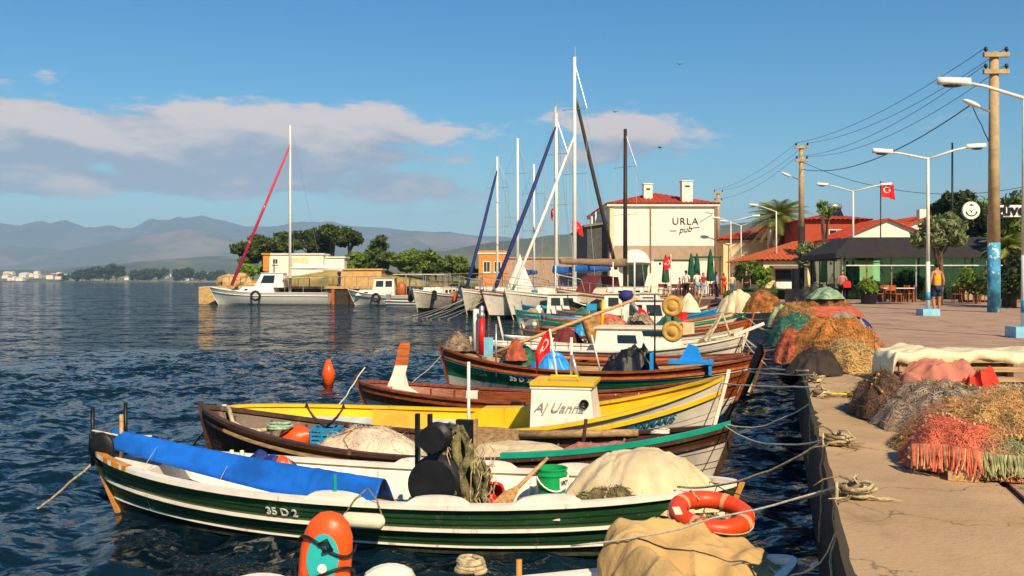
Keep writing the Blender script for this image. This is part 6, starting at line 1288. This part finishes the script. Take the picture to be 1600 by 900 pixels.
# ================================================================ people
def person(label, p, rz, h, shirt, legs, hair=hair_dark, shorts=False, arms=None, stride=.0, sleeve=True, name='person', group=None, fingers=False, longhair=False, seated=False, skirt=None):
    t = thing(name, label, 'person', p, rz, group); k = h/1.75
    V, E, Rr = [], [], []
    def v(x, y, z, r, par=None, r2=None):
        V.append((x*k, y*k, z*k)); Rr.append((r*k, (r2 or r)*k))
        if par is not None: E.append((par, len(V)-1))
        return len(V)-1
    pel = v(0, 0, .95, .13, None, .10); wa = v(0, 0, 1.08, .125, pel, .09); ch = v(0, 0, 1.28, .145, wa, .10); nb = v(0, .0, 1.43, .075, ch, .07); nk = v(0, 0, 1.5, .052, nb); hd = v(0, -.012, 1.585, .078, nk, .09); h2 = v(0, -.008, 1.665, .084, hd, .095); v(0, 0, 1.73, .055, h2, .07)
    v(0, -.105, 1.60, .014, hd)     # nose
    LG, AR = [], []
    for s_ in (-1, 1):
        f = stride*s_; hp = v(s_*.09, 0, .90, .095, pel); kn = v(s_*.10, -.03-max(0, f)*.5, .50, .062, hp); an = v(s_*.10, f*.6, .09, .04, kn); v(s_*.115, f*.6-.10, .035, .036, an); v(s_*.12, f*.6-.17, .03, .028, len(V)-1); LG.append((hp, kn, an))
        sh = v(s_*.17, 0, 1.40, .06, nb); a = (arms or {}).get(s_, ((.24, .02, 1.14), (.25, -.05, .90)))
        el = v(s_*a[0][0], a[0][1], a[0][2], .042, sh); wr = v(s_*a[1][0], a[1][1], a[1][2], .029, el); d = (Vector(V[wr])-Vector(V[el])).normalized(); hb = Vector(V[wr])/k
        pm = v(*(hb+d*.055), .036, wr, .02)
        if fingers:
            sd_ = d.orthogonal().normalized(); pb = hb+d*.085
            for i in range(4): f1 = v(*(pb+sd_*(.027-.018*i)), .010, pm); f2 = v(*(pb+sd_*(.028-.019*i)+d*(.035-.004*abs(i-1))), .009, f1); v(*(pb+sd_*(.026-.018*i)+d*(.06-.006*abs(i-1))+Vector((0, -.015, 0))), .008, f2)
            f1 = v(*(hb+d*.04+sd_*.045), .011, pm); v(*(hb+d*.075+sd_*.058), .009, f1)
        else: v(*(hb+d*.13), .026, pm, .014)
        AR.append((sh, el, wr))
    def skin(nm, vs, es, rs, m, root, par):
        me = bpy.data.meshes.new(nm); me.from_pydata(vs, es, []); me.materials.append(m); o = bpy.data.objects.new(nm, me); COL.objects.link(o); o.parent = par
        md = o.modifiers.new('skin', 'SKIN'); md.use_smooth_shade = True
        for i, r in enumerate(rs): me.skin_vertices[0].data[i].radius = r
        me.skin_vertices[0].data[root].use_root = True; o.modifiers.new('sub', 'SUBSURF').levels = 1; o.modifiers['sub'].render_levels = 2; return o
    skin('body', V, E, Rr, skin_m, pel, t)
    def sub(nm, ids, m, grow, cut=None, root=0):
        mp = {}; vs = []; rs = []; es = []
        for i in ids: mp[i] = len(vs); vs.append(V[i]); rs.append(tuple(x+grow*k for x in Rr[i]))
        for a, b_ in E:
            if a in mp and b_ in mp: es.append((mp[a], mp[b_]))
        for a, b_, u in (cut or ()):
            vs.append(tuple(Vector(V[a]).lerp(Vector(V[b_]), u))); rs.append(tuple(lerp(x, y, u)+grow*k for x, y in zip(Rr[a], Rr[b_]))); es.append((mp[a], len(vs)-1))
        return skin(nm, vs, es, rs, m, root, t)
    ids = [pel, wa, ch, nb]; cut = []
    if sleeve:
        for sh, el, wr in AR: ids.append(sh); cut.append((sh, el, .75))
    sub('shirt', ids, shirt, .016, cut)
    ids = [pel]; cut = []
    for hp, kn, an in LG:
        ids.append(hp)
        if shorts: cut.append((hp, kn, .85))
        else: ids.append(kn); cut.append((kn, an, .9))
    sub('shorts' if shorts else 'trousers', ids, legs, .020, cut)
    b = MB(); b.ell((0, .018*k, 1.665*k), (.088*k, .105*k, .098*k), 14, 9, .08, 4, 3)
    if longhair: b.ell((0, .07*k, 1.52*k), (.085*k, .05*k, .17*k), 12, 8, .1, 3)
    b.v = [(x, max(y, -.062*k) if z < 1.69*k else y, z) for x, y, z in b.v]; b.build('hair', hair, t, True)
    for s_ in (-1, 1): b = MB(); b.ell((s_*.032*k, -.088*k, 1.635*k), (.011*k, .007*k, .008*k), 8, 5); b.build('eye', hair_dark, t, True)
    MB().ell((0, -.089*k, 1.555*k), (.022*k, .006*k, .006*k), 8, 5).build('mouth', cloth_pink, t, True)
    for (hp, kn, an), s_ in zip(LG, (-1, 1)):
        x, y, z = V[an]; MB().ell((x+s_*.012*k, y-.07*k, .04*k), (.05*k, .14*k, .042*k), 12, 7, zmin=.004).build('shoe', blackmetal if not shorts else tan_wood, t, True)
    return t
ye = mat('yellow_vest', 'e0a21c', .8, .1, 6, .2); nv = mat('navy_shorts', '1d3352', .8, .15); pk = mat('pink_top', 'b9837a', .8, .15, 8, .2); wt = mat('white_shirt', 'd9d6d0', .8, .06, 6, .2); jean = mat('blue_jeans', '44607f', .85, .12); blk = mat('black_cloth', '17171b', .85, .2); lj = mat('light_jeans', '8aa3b8', .85, .1); rc = mat('red_check_shirt', '9a3a30', .85, .25, 14, .2)
def pon(px, py): return on(px, py, QZ)
person('man in yellow vest and navy shorts seen from behind beside the lamp', pon(1464, 491), math.pi+.15, 1.76, ye, nv, shorts=True, sleeve=False, fingers=True, stride=.08)
person('woman in pink top and dark trousers holding a red bag', pon(1316, 475), -.2, 1.62, pk, blk, longhair=True, fingers=True, arms={-1: ((.22, .02, 1.15), (.12, -.24, 1.08)), 1: ((.23, .02, 1.14), (.16, -.25, 1.05))})
p = pon(1316, 475); t = thing('red_bag', 'red bag held in front by the woman in pink', 'bag', p+Vector((.12, -.32, .80)), -.2); MB().loft([[Vector((x*w, y*.07, z)) for x, y in ((-1, -1), (1, -1), (1, 1), (-1, 1))] for z, w in ((0, .17), (.15, .19), (.30, .15))]).build('pouch', red, t); MB().tube([(-.1, 0, .3), (0, 0, .42), (.1, 0, .3)], .012, 5).build('strap', red, t, True)
person('man in white shirt and dark trousers at the left of the strolling group', pon(1072, 468), 2.6, 1.75, wt, blk, stride=.1)
person('man in white shirt and light shorts in the strolling group', pon(1089, 467), 3.4, 1.75, wt, lj, shorts=True, stride=-.1)
person('person in checked shirt and light jeans in the strolling group', pon(1099, 464), .3, 1.68, rc, lj, stride=.08); person('seated looking stooped person in dark red outside the pub', pon(1062, 462), 1.2, 1.35, rc, blk)
person('woman with a light blue cardigan walking by the utility pole', pon(1120, 468), 1.4, 1.66, lj, blk, longhair=True, stride=.14)
person('woman in cream top and jeans walking toward the camera', pon(1144, 464), .1, 1.62, canvas_cream, jean, longhair=True, stride=.1); person('man in black shirt and trousers walking toward the camera', pon(1166, 466), -.1, 1.78, blk, blk, stride=.12)
person('man in red shirt outside the kiosk', pon(1131, 461), .4, 1.7, cloth_red, cloth_red, stride=.05); person('person standing on the pier beside the cruiser mast', Vector((at(530, 447, 98.5).x, 98.5, PZ)), 1.0, 1.75, blk, nv)
for i, (px, lab) in enumerate(((1408, 'left dark haired guest inside the glass pavilion'), (1422, 'right dark haired guest inside the glass pavilion'))): person(lab, Vector((at(px, 440, 54).x, 54.0, QZ+.12)), .5+i, 1.4, blk, blk, longhair=True)
t = thing('bicycle', 'bicycle parked before the cream house kiosk', 'bicycle', Vector((at(1200, 440, 64).x, 64, QZ)), .1)
for x in (-.5, .5):
    w = MB().loft([[Vector((x+(.33+.02*math.cos(k))*math.cos(a), .02*math.sin(k), .35+(.33+.02*math.cos(k))*math.sin(a))) for k in (0, 1.57, 3.14, 4.71)] for a in [2*math.pi*i/20 for i in range(21)]], True, False).build('wheel', black, t)
    s_ = MB()
    for i in range(8): s_.tube([(x, 0, .35), (x+.33*math.cos(i*.785), 0, .35+.33*math.sin(i*.785))], .004, 3)
    s_.build('spokes', steel, w)
MB().tube([(-.5, 0, .35), (-.15, 0, .85), (.35, 0, .85), (.5, 0, .35)], .02, 5).build('frame', blackmetal, t); MB().tube([(-.15, 0, .85), (0, 0, .33), (.35, 0, .85)], .02, 5).build('frame', blackmetal, t); MB().box((-.17, 0, .95), (.25, .12, .06)).build('saddle', black, t); MB().tube([(.3, -.25, 1.0), (.36, 0, 1.02), (.3, .25, 1.0)], .015, 5).build('handlebar', steel, t)
t = thing('concrete_bollard', 'dark square block and post at the foot of the orange roof pole', 'bollard', pon(1240, 472)); MB().box((0, 0, .35), (.75, .6, .7)).build('block', blackmetal, t); MB().tube([(.1, 0, .7), (.1, 0, 1.75)], .2, 10).build('post', blackmetal, t)
# ================================================================ trees, land, hills, haze
def tree(label, p, h, cr, n, leaf, seed, size=.22, trunk=None, name='tree', group=None, squash=.75, cz=.66, clumps=16, spread=.62):
    t = thing(name, label, 'tree', p, 0, group); R_ = random.Random(seed); cl = []
    tr = MB(); tr.tube([(0, 0, 0), (.05*h*.3, 0, h*.3), (R_.gauss(0, .04)*h, R_.gauss(0, .03)*h, h*cz)], [h*.035, h*.026, h*.012], 8)
    for i in range(clumps):
        a = R_.uniform(0, 6.28); rr = cr*spread*math.sqrt(R_.random())*1.15; z = h*cz+R_.uniform(-.5, .75)*(h*(1-cz))*(1-.5*(rr/cr)**2); c = (rr*math.cos(a), rr*math.sin(a), z); cl.append((c, cr*R_.uniform(.24, .42)))
        if i < 7: tr.tube([(0, 0, h*R_.uniform(.3, .55)), (c[0]*.5, c[1]*.5, h*cz*.85), c], [h*.014, h*.009, h*.004], 5)
    tr.build('trunk', bark, t, True); foliage(t, cl, n, size, leaf, seed, 'crown', squash); return t
def palm(label, p, h, fl, nf, seed):
    t = thing('palm_tree', label, 'palm tree', p, 0, 'palm trees'); R_ = random.Random(seed); MB().tube([(0, 0, 0), (.1, 0, h*.5), (0, 0, h)], [.28, .24, .3], 10).build('trunk', bark, t, True); b = MB(); d_ = MB()
    for i in range(nf):
        a = i*2.4; e = lerp(1.25, -.55, i/nf); L = fl*R_.uniform(.85, 1.1); mb = b if i < nf*.78 else d_; pts = []
        for k in range(9): u = k/8; pts.append(Vector((math.cos(a)*L*u*math.cos(e*(1-.3*u)), math.sin(a)*L*u*math.cos(e*(1-.3*u)), h+L*(math.sin(e)*u-.45*u*u))))
        mb.tube(pts, [.03, .028, .025, .022, .02, .016, .012, .008, .004], 4); sd_ = Vector((-math.sin(a), math.cos(a), 0))
        for k in range(2, 34):
            u = k/34; f = u*8; i0 = min(7, int(f)); c = pts[i0].lerp(pts[i0+1], f-i0); d = (pts[i0+1]-pts[i0]).normalized(); ll = fl*.30*math.sin(math.pi*(.15+.8*u))
            for s_ in (-1, 1): tip = c+sd_*s_*ll*.8+d*ll*.55-Vector((0, 0, ll*.25)); w = d*.035; mb.add([c-w, c+w, tip], [(0, 1, 2)])
    b.build('fronds', leaf_palm, t); d_.build('dry_fronds', mat('dry_fronds', '8a7448', .8, .2), t); return t
p = at(1218, 440, 82); p.z = QZ; palm('bushy palm above the orange roof', p, 6.6, 3.0, 64, 4)
p = at(1575, 440, 42); p.z = QZ; palm('small palm behind the blue footed pole', p, 2.6, 1.3, 30, 5)
def tp(px, Y, z=QZ): v_ = at(px, 440, Y); v_.z = z; return v_
tree('silvery leaved tree in front of the awning roof', tp(1468, 44), 4.4, 1.25, 2600, leaf_silver, 21, .13, cz=.74)
tree('small silvery tree by the orange roof pole', tp(1268, 60), 3.6, 1.0, 1500, leaf_silver, 22, .14, cz=.72)
tree('dark tree behind the black pole', tp(1488, 62), 7.0, 1.6, 3000, leaf_dark, 23, .2, cz=.78); tree('dark tree behind the sign lettering', tp(1560, 58), 6.6, 2.6, 4500, leaf_dark, 24, .2, cz=.62); tree('dark tree cut by the right frame edge', tp(1608, 50), 6.2, 1.6, 3000, leaf_green, 25, .16, cz=.7)
tree('dark green shrub under the sign at the right edge', tp(1585, 40), 2.6, 1.5, 2600, leaf_dark, 26, .12, name='shrub', cz=.5); tree('leafy shrub before the right panes of the pavilion', tp(1525, 47), 1.9, 1.1, 1800, leaf_green, 27, .1, name='shrub', cz=.55)
tree('green climbing shrub on the kiosk left side', tp(1168, 68.5), 2.7, 1.2, 1800, leaf_green, 28, .14, name='shrub', cz=.6); tree('green shrub between the kiosk and the lamps', tp(1187, 67.5), 2.3, .8, 1200, leaf_bright, 29, .13, name='shrub', cz=.6)
tree('thin young climbing tree above the red building', tp(1288, 66), 6.8, .7, 220, leaf_green, 30, .16, name='tree', cz=.85); tree('young tree with few leaves right of the white gables', tp(1520, 60), 6.6, .9, 300, leaf_bright, 31, .16, cz=.82)
MB().ell((0, 0, .2), (2.4, .8, .45), 20, 8, .3, 3).build('low_hedge', leaf_dark, None, True, 'low dark hedge strip before the cream house', 'hedge').location = tp(1190, 61.5)
foliage(thing('ground_plants', 'low leafy plants along the hedge strip', 'plant', tp(1190, 61.2)), [((x*.5-2, 0, .2), .4) for x in range(9)], 2200, .09, leaf_green, 8, 'leaves')
# -- headland behind the pier
def grid_land(name, x0, x1, y0, y1, fn, m, nx=70, ny=40, **k):
    V = []; Fq = []
    for j in range(ny+1):
        for i in range(nx+1): x, y = lerp(x0, x1, i/nx), lerp(y0, y1, j/ny); V.append((x, y, fn(x, y, i/nx, j/ny)))
    for j in range(ny):
        for i in range(nx): a = j*(nx+1)+i; Fq.append((a, a+1, a+nx+2, a+nx+1))
    return mesh_np(name, V, Fq, m, None, True, **k)
land_m = mat('headland_soil', '8f7f4a', .95, .25, .25, .4, c2='5a6130', c2lo=.48, c2hi=.6, c2s=.22, bscale=1.5)
def hf(x, y, u, v):
    e = min(1, u*9, (1-u)*6, v*5, (1-v)*5); e = max(0, e); return -.6+e*(2.6+2.2*math.exp(-((u-.35)/.22)**2)*math.sin(math.pi*min(1, v*1.1))+.5*nz(x*.15, y*.15))
grid_land('headland', -34.5, 4, 104, 140, hf, land_m, kind='structure')
def hz_(px, Y): return 2.2
TG = 'trees on the headland behind the pier'
for i, (px, Y, h, cr, lf, lab, zb) in enumerate((
    (385, 121, 5.6, 2.3, leaf_pine, 'dark pine at the left end of the headland', 2.0), (410, 123, 6.3, 2.5, leaf_pine, 'dark pine second from the left on the headland', 2.2), (440, 120, 6.4, 2.7, leaf_pine, 'dark pine left of the cruiser mast', 2.2), (488, 124, 7.0, 2.9, leaf_dark, 'dark pine right of the cruiser mast', 2.2),
    (520, 122, 7.4, 2.7, leaf_pine, 'tall flat topped pine at the headland middle', 2.2), (545, 125, 7.0, 2.2, leaf_dark, 'leaning flat topped pine right of the tallest pine', 2.2), (592, 120, 6.3, 2.0, leaf_pine, 'layered dark pine standing apart at the right', 2.0), (600, 117, 4.3, 2.0, leaf_pine, 'lower dark tree under the layered pine', 1.9),
    (560, 117, 3.9, 2.3, leaf_green, 'bright green bush below the pines', 2.0), (535, 115, 3.1, 1.7, leaf_bright, 'yellow green bush beside the white wall', 2.0), (635, 115, 4.2, 2.5, leaf_green, 'round green tree at the right of the headland', 1.6), (660, 117, 4.5, 2.5, leaf_green, 'round green tree second from the right', 1.6), (706, 112, 4.0, 1.9, leaf_green, 'round green tree rightmost behind the pier', 1.4),
    (395, 113, 2.4, 1.6, leaf_bright, 'low yellow green bush above the tan rocks', 1.9), (730, 108, 3.0, 1.7, leaf_green, 'green bush left of the orange building', 1.2), (680, 118, 3.6, 1.8, leaf_dark, 'dark bush between the round green trees', 1.4))):
    tree(lab, tp(px, Y, zb), h, cr, 2600 if cr > 2 else 1600, lf, 40+i, .26, group=TG, cz=.66 if i not in (4, 5) else .8, squash=.6)
def lowwall(label, px0, px1, y0, y1, Y, m, name='low_building', cat='building', d=3):
    a, b_ = at(px0, y1, Y), at(px1, y0, Y); t = thing(name, label, cat, (a.x, Y, a.z)); w, h = b_.x-a.x, b_.z-a.z
    MB().box((w/2, d/2, h/2-.5), (w, d, h+1)).build('wall', m, t); MB().box((w/2, d/2, h+.08), (w+.3, d+.3, .16)).build('coping', m, t); return t, w, h
t, w, h = lowwall('low white walled building on the headland with a faded panel', 420, 505, 398, 419, 111, plaster_white); MB().box((w*.55, -.04, h*.5), (w*.35, .06, h*.55)).build('faded_panel', plaster_cream, t); window(t, w*.12, 0, h*.5, .6, .6)
lowwall('white terrace wall stepping down right of the low white building', 505, 538, 403, 414, 112, plaster_white); lowwall('peach rendered wall behind the cruiser stern', 532, 596, 422, 436, 106, mat('peach_render', 'cfa468', .8, .1, 2, .1)); lowwall('small orange block at the left end of the headland wall', 411, 420, 398, 410, 110.8, plaster_orange)
ob, w, h = lowwall('orange building with white trim behind the yachts', 748, 790, 394, 440, 100, plaster_orange, d=6); MB().box((w/2, -.05, h-.1), (w+.3, .1, .22)).build('white_trim', plaster_white, ob)
for x in (.3, .7): window(ob, w*x, 0, h*.5, .7, 1.1)
lowwall('long low brown roofed shed behind the masts', 790, 905, 404, 436, 104, plaster_taupe, d=6)
R_ = random.Random(6)
for i in range(16):
    px = R_.uniform(338, 392); Y = R_.uniform(104.5, 107); r = R_.uniform(.5, 1.3); p = at(px, 440, Y); o = MB(); o.ell((0, 0, 0), (r, r*.8, r*.8), 10, 7, .45, 1.6, i); o.build('shore_rock', stone_tan, None, False, 'tan boulder piled on the shore at the left of the headland', 'rock', 'boulders at the headland'); COL.objects[-1].location = (p.x, p.y, R_.uniform(.6, 2.4) if px > 345 else .6)
# -- far shore
shore_m = mat('far_shore', '9c8f63', .95, .2, .02, 0, c2='4b5530', c2lo=.45, c2hi=.55, c2s=.012)
def fs(x, y, u, v): return -1.5+min(1, v*12)*(2.8+9*v*v+3*nz(x*.004, y*.004)*v)
grid_land('far_shore', -900, 1100, 1150, 1700, fs, shore_m, 120, 24, kind='structure')
for i in range(46):
    px = R_.choice((R_.uniform(-30, 110), R_.uniform(0, 100), R_.uniform(170, 330))); Y = R_.uniform(1185, 1330); w = R_.uniform(4, 10); h = R_.uniform(3, 5.5); p = at(px, 440, Y); t = thing('shore_house', 'tiny white house in the town on the far shore', 'house', (p.x, Y, 1.4+(Y-1185)*.055), 0, 'houses on the far shore')
    MB().box((0, 0, h/2), (w, 8, h)).build('wall', plaster_white, t); MB().loft([[Vector((a*w/2, b_*4.4, h)) for a, b_ in ((-1.05, -1), (1.05, -1), (1.05, 1), (-1.05, 1))], [Vector((a*w/2, 0, h+1.0)) for a in (-.7, .7, .7, -.7)]]).build('roof', rooftile if i % 3 == 0 else plaster_white, t)
for i, (px, Y, h, cr, n) in enumerate(sorted(((128, 1195, 14, 12, 900), (145, 1190, 16, 13, 900), (163, 1192, 18, 13, 900), (182, 1195, 24, 12, 1000), (215, 1196, 14, 12, 800), (232, 1190, 16, 12, 800), (248, 1194, 18, 11, 800), (280, 1192, 15, 10, 700), (296, 1196, 18, 9, 700), (312, 1194, 13, 9, 600), (98, 1230, 10, 9, 500), (330, 1198, 12, 9, 600), (345, 1200, 14, 9, 600)))):
    tree(ORD[i]+' dark green tree from the left along the far shore', tp(px, Y, .6), h, cr, n, leaf_dark, 90+i, 2.0, group='trees on the far shore', cz=.55, squash=.8)
hazegreen = mat('wooded_hill', '4a5330', .95, .25, .004, 0, c2='77704a', c2lo=.52, c2hi=.62, c2s=.004); tanhill = mat('bare_tan_hill', '7f6f56', .95, .2, .002, 0, c2='4d5238', c2lo=.42, c2hi=.56, c2s=.0025); mount = mat('mountain_scrub', '474f3c', .95, .25, .0012, 0, c2='6a6350', c2lo=.54, c2hi=.64, c2s=.001); olive = mat('olive_hill', '5f6242', .95, .22, .004, 0, c2='8a7e58', c2lo=.55, c2hi=.66, c2s=.003)
def ridge(name, Y, depth, pts, m, nx=200, ny=26, rough=.10, seed=1):
    X = [(p[0]-800)/F*Y for p in pts]; Z = [CZ+(HY-p[1])/F*Y for p in pts]
    def fn(x, y, u, v):
        H = float(np.interp(x, X, Z)); pr = math.sin(math.pi/2*min(1, v/.6))**1.3 if v < .6 else math.cos(math.pi/2*(v-.6)/.4)
        n_ = noise.ridged_multi_fractal(Vector((x/depth*3.2+seed, v*2.6, seed)), 1.0, 2.1, 5, 1.0, 2.0)/2.2-.5
        return -3+(H+3)*pr*(1+rough*n_*(2.6*max(0, 1-(v/.58)**3) if v < .58 else .15*(v-.58)*10))
    grid_land(name, X[0], X[-1], Y-depth*.6, Y+depth*.4, fn, m, nx, ny, kind='structure')
ridge('mountains', 8200, 3000, ((-420, 372), (-250, 360), (-120, 366), (-40, 358), (0, 354), (14, 350), (30, 353), (52, 361), (75, 353), (90, 348), (102, 344), (115, 349), (143, 361), (158, 358), (172, 360), (195, 357), (212, 361), (238, 352), (250, 350), (285, 342), (300, 340), (318, 337), (335, 342), (352, 345), (385, 354), (440, 354), (520, 352), (600, 356), (650, 362), (700, 368), (760, 372), (830, 376), (1000, 370), (1300, 362), (1700, 366), (2000, 372)), mount, 620, 60, .34, 2)
ridge('mountains.001', 6300, 2600, ((-420, 392), (-100, 388), (0, 385), (60, 388), (130, 393), (200, 386), (260, 372), (330, 364), (375, 372), (430, 384), (520, 382), (600, 374), (660, 366), (720, 372), (800, 380), (900, 386), (1100, 380), (1700, 384)), tanhill, 300, 50, .32, 5)
ridge('hills', 3200, 1400, ((-420, 425), (-60, 420), (60, 422), (140, 420), (210, 413), (290, 404), (345, 400), (400, 406), (470, 412), (560, 402), (640, 396), (720, 392), (800, 396), (1000, 400)), hazegreen, 200, 26, .14, 8)
ridge('hills.001', 1900, 700, ((560, 420), (640, 408), (700, 392), (760, 380), (850, 370), (915, 364), (1000, 362), (1100, 356), (1180, 346), (1260, 346), (1400, 352), (1700, 350), (2000, 360)), olive, 160, 22, .12, 11)
# -- birds
for i, (px, py) in enumerate(((1062, 101), (961, 175), (1031, 231))):
    t = thing('flying_bird', ['small dark bird high in the sky right of the masts', 'small bird just above the dark mast', 'small pale bird above the pub roof'][i], 'bird', at(px, py, 110), .5*i, 'birds in the sky'); b = MB(); b.ell((0, 0, 0), (.05, .2, .05), 8, 6); b.build('body', blackmetal, t, True)
    for s_ in (-1, 1): MB().loft([[Vector((s_*x, y0, z)), Vector((s_*x, y1, z)), Vector((s_*x, y1, z+.015)), Vector((s_*x, y0, z+.015))] for x, y0, y1, z in ((.02, -.08, .08, 0), (.25, -.05, .07, .12), (.5, .0, .04, .06))]).build('wing', blackmetal, t)
# -- haze
def haze():
    o = MB().box((0, 5200, 339), (15000, 11000, 684)).build('haze', None, kind='stuff')
    m = bpy.data.materials.new('air_haze'); m.use_nodes = True; nt = m.node_tree; nt.nodes.clear(); v = nt.nodes.new('ShaderNodeVolumePrincipled'); v.inputs['Color'].default_value = (.42, .66, 1.0, 1); v.inputs['Density'].default_value = HAZE; v.inputs['Anisotropy'].default_value = -.15
    out = nt.nodes.new('ShaderNodeOutputMaterial'); nt.links.new(v.outputs[0], out.inputs['Volume']); o.data.materials.append(m)
HAZE = 1.6e-4
haze()
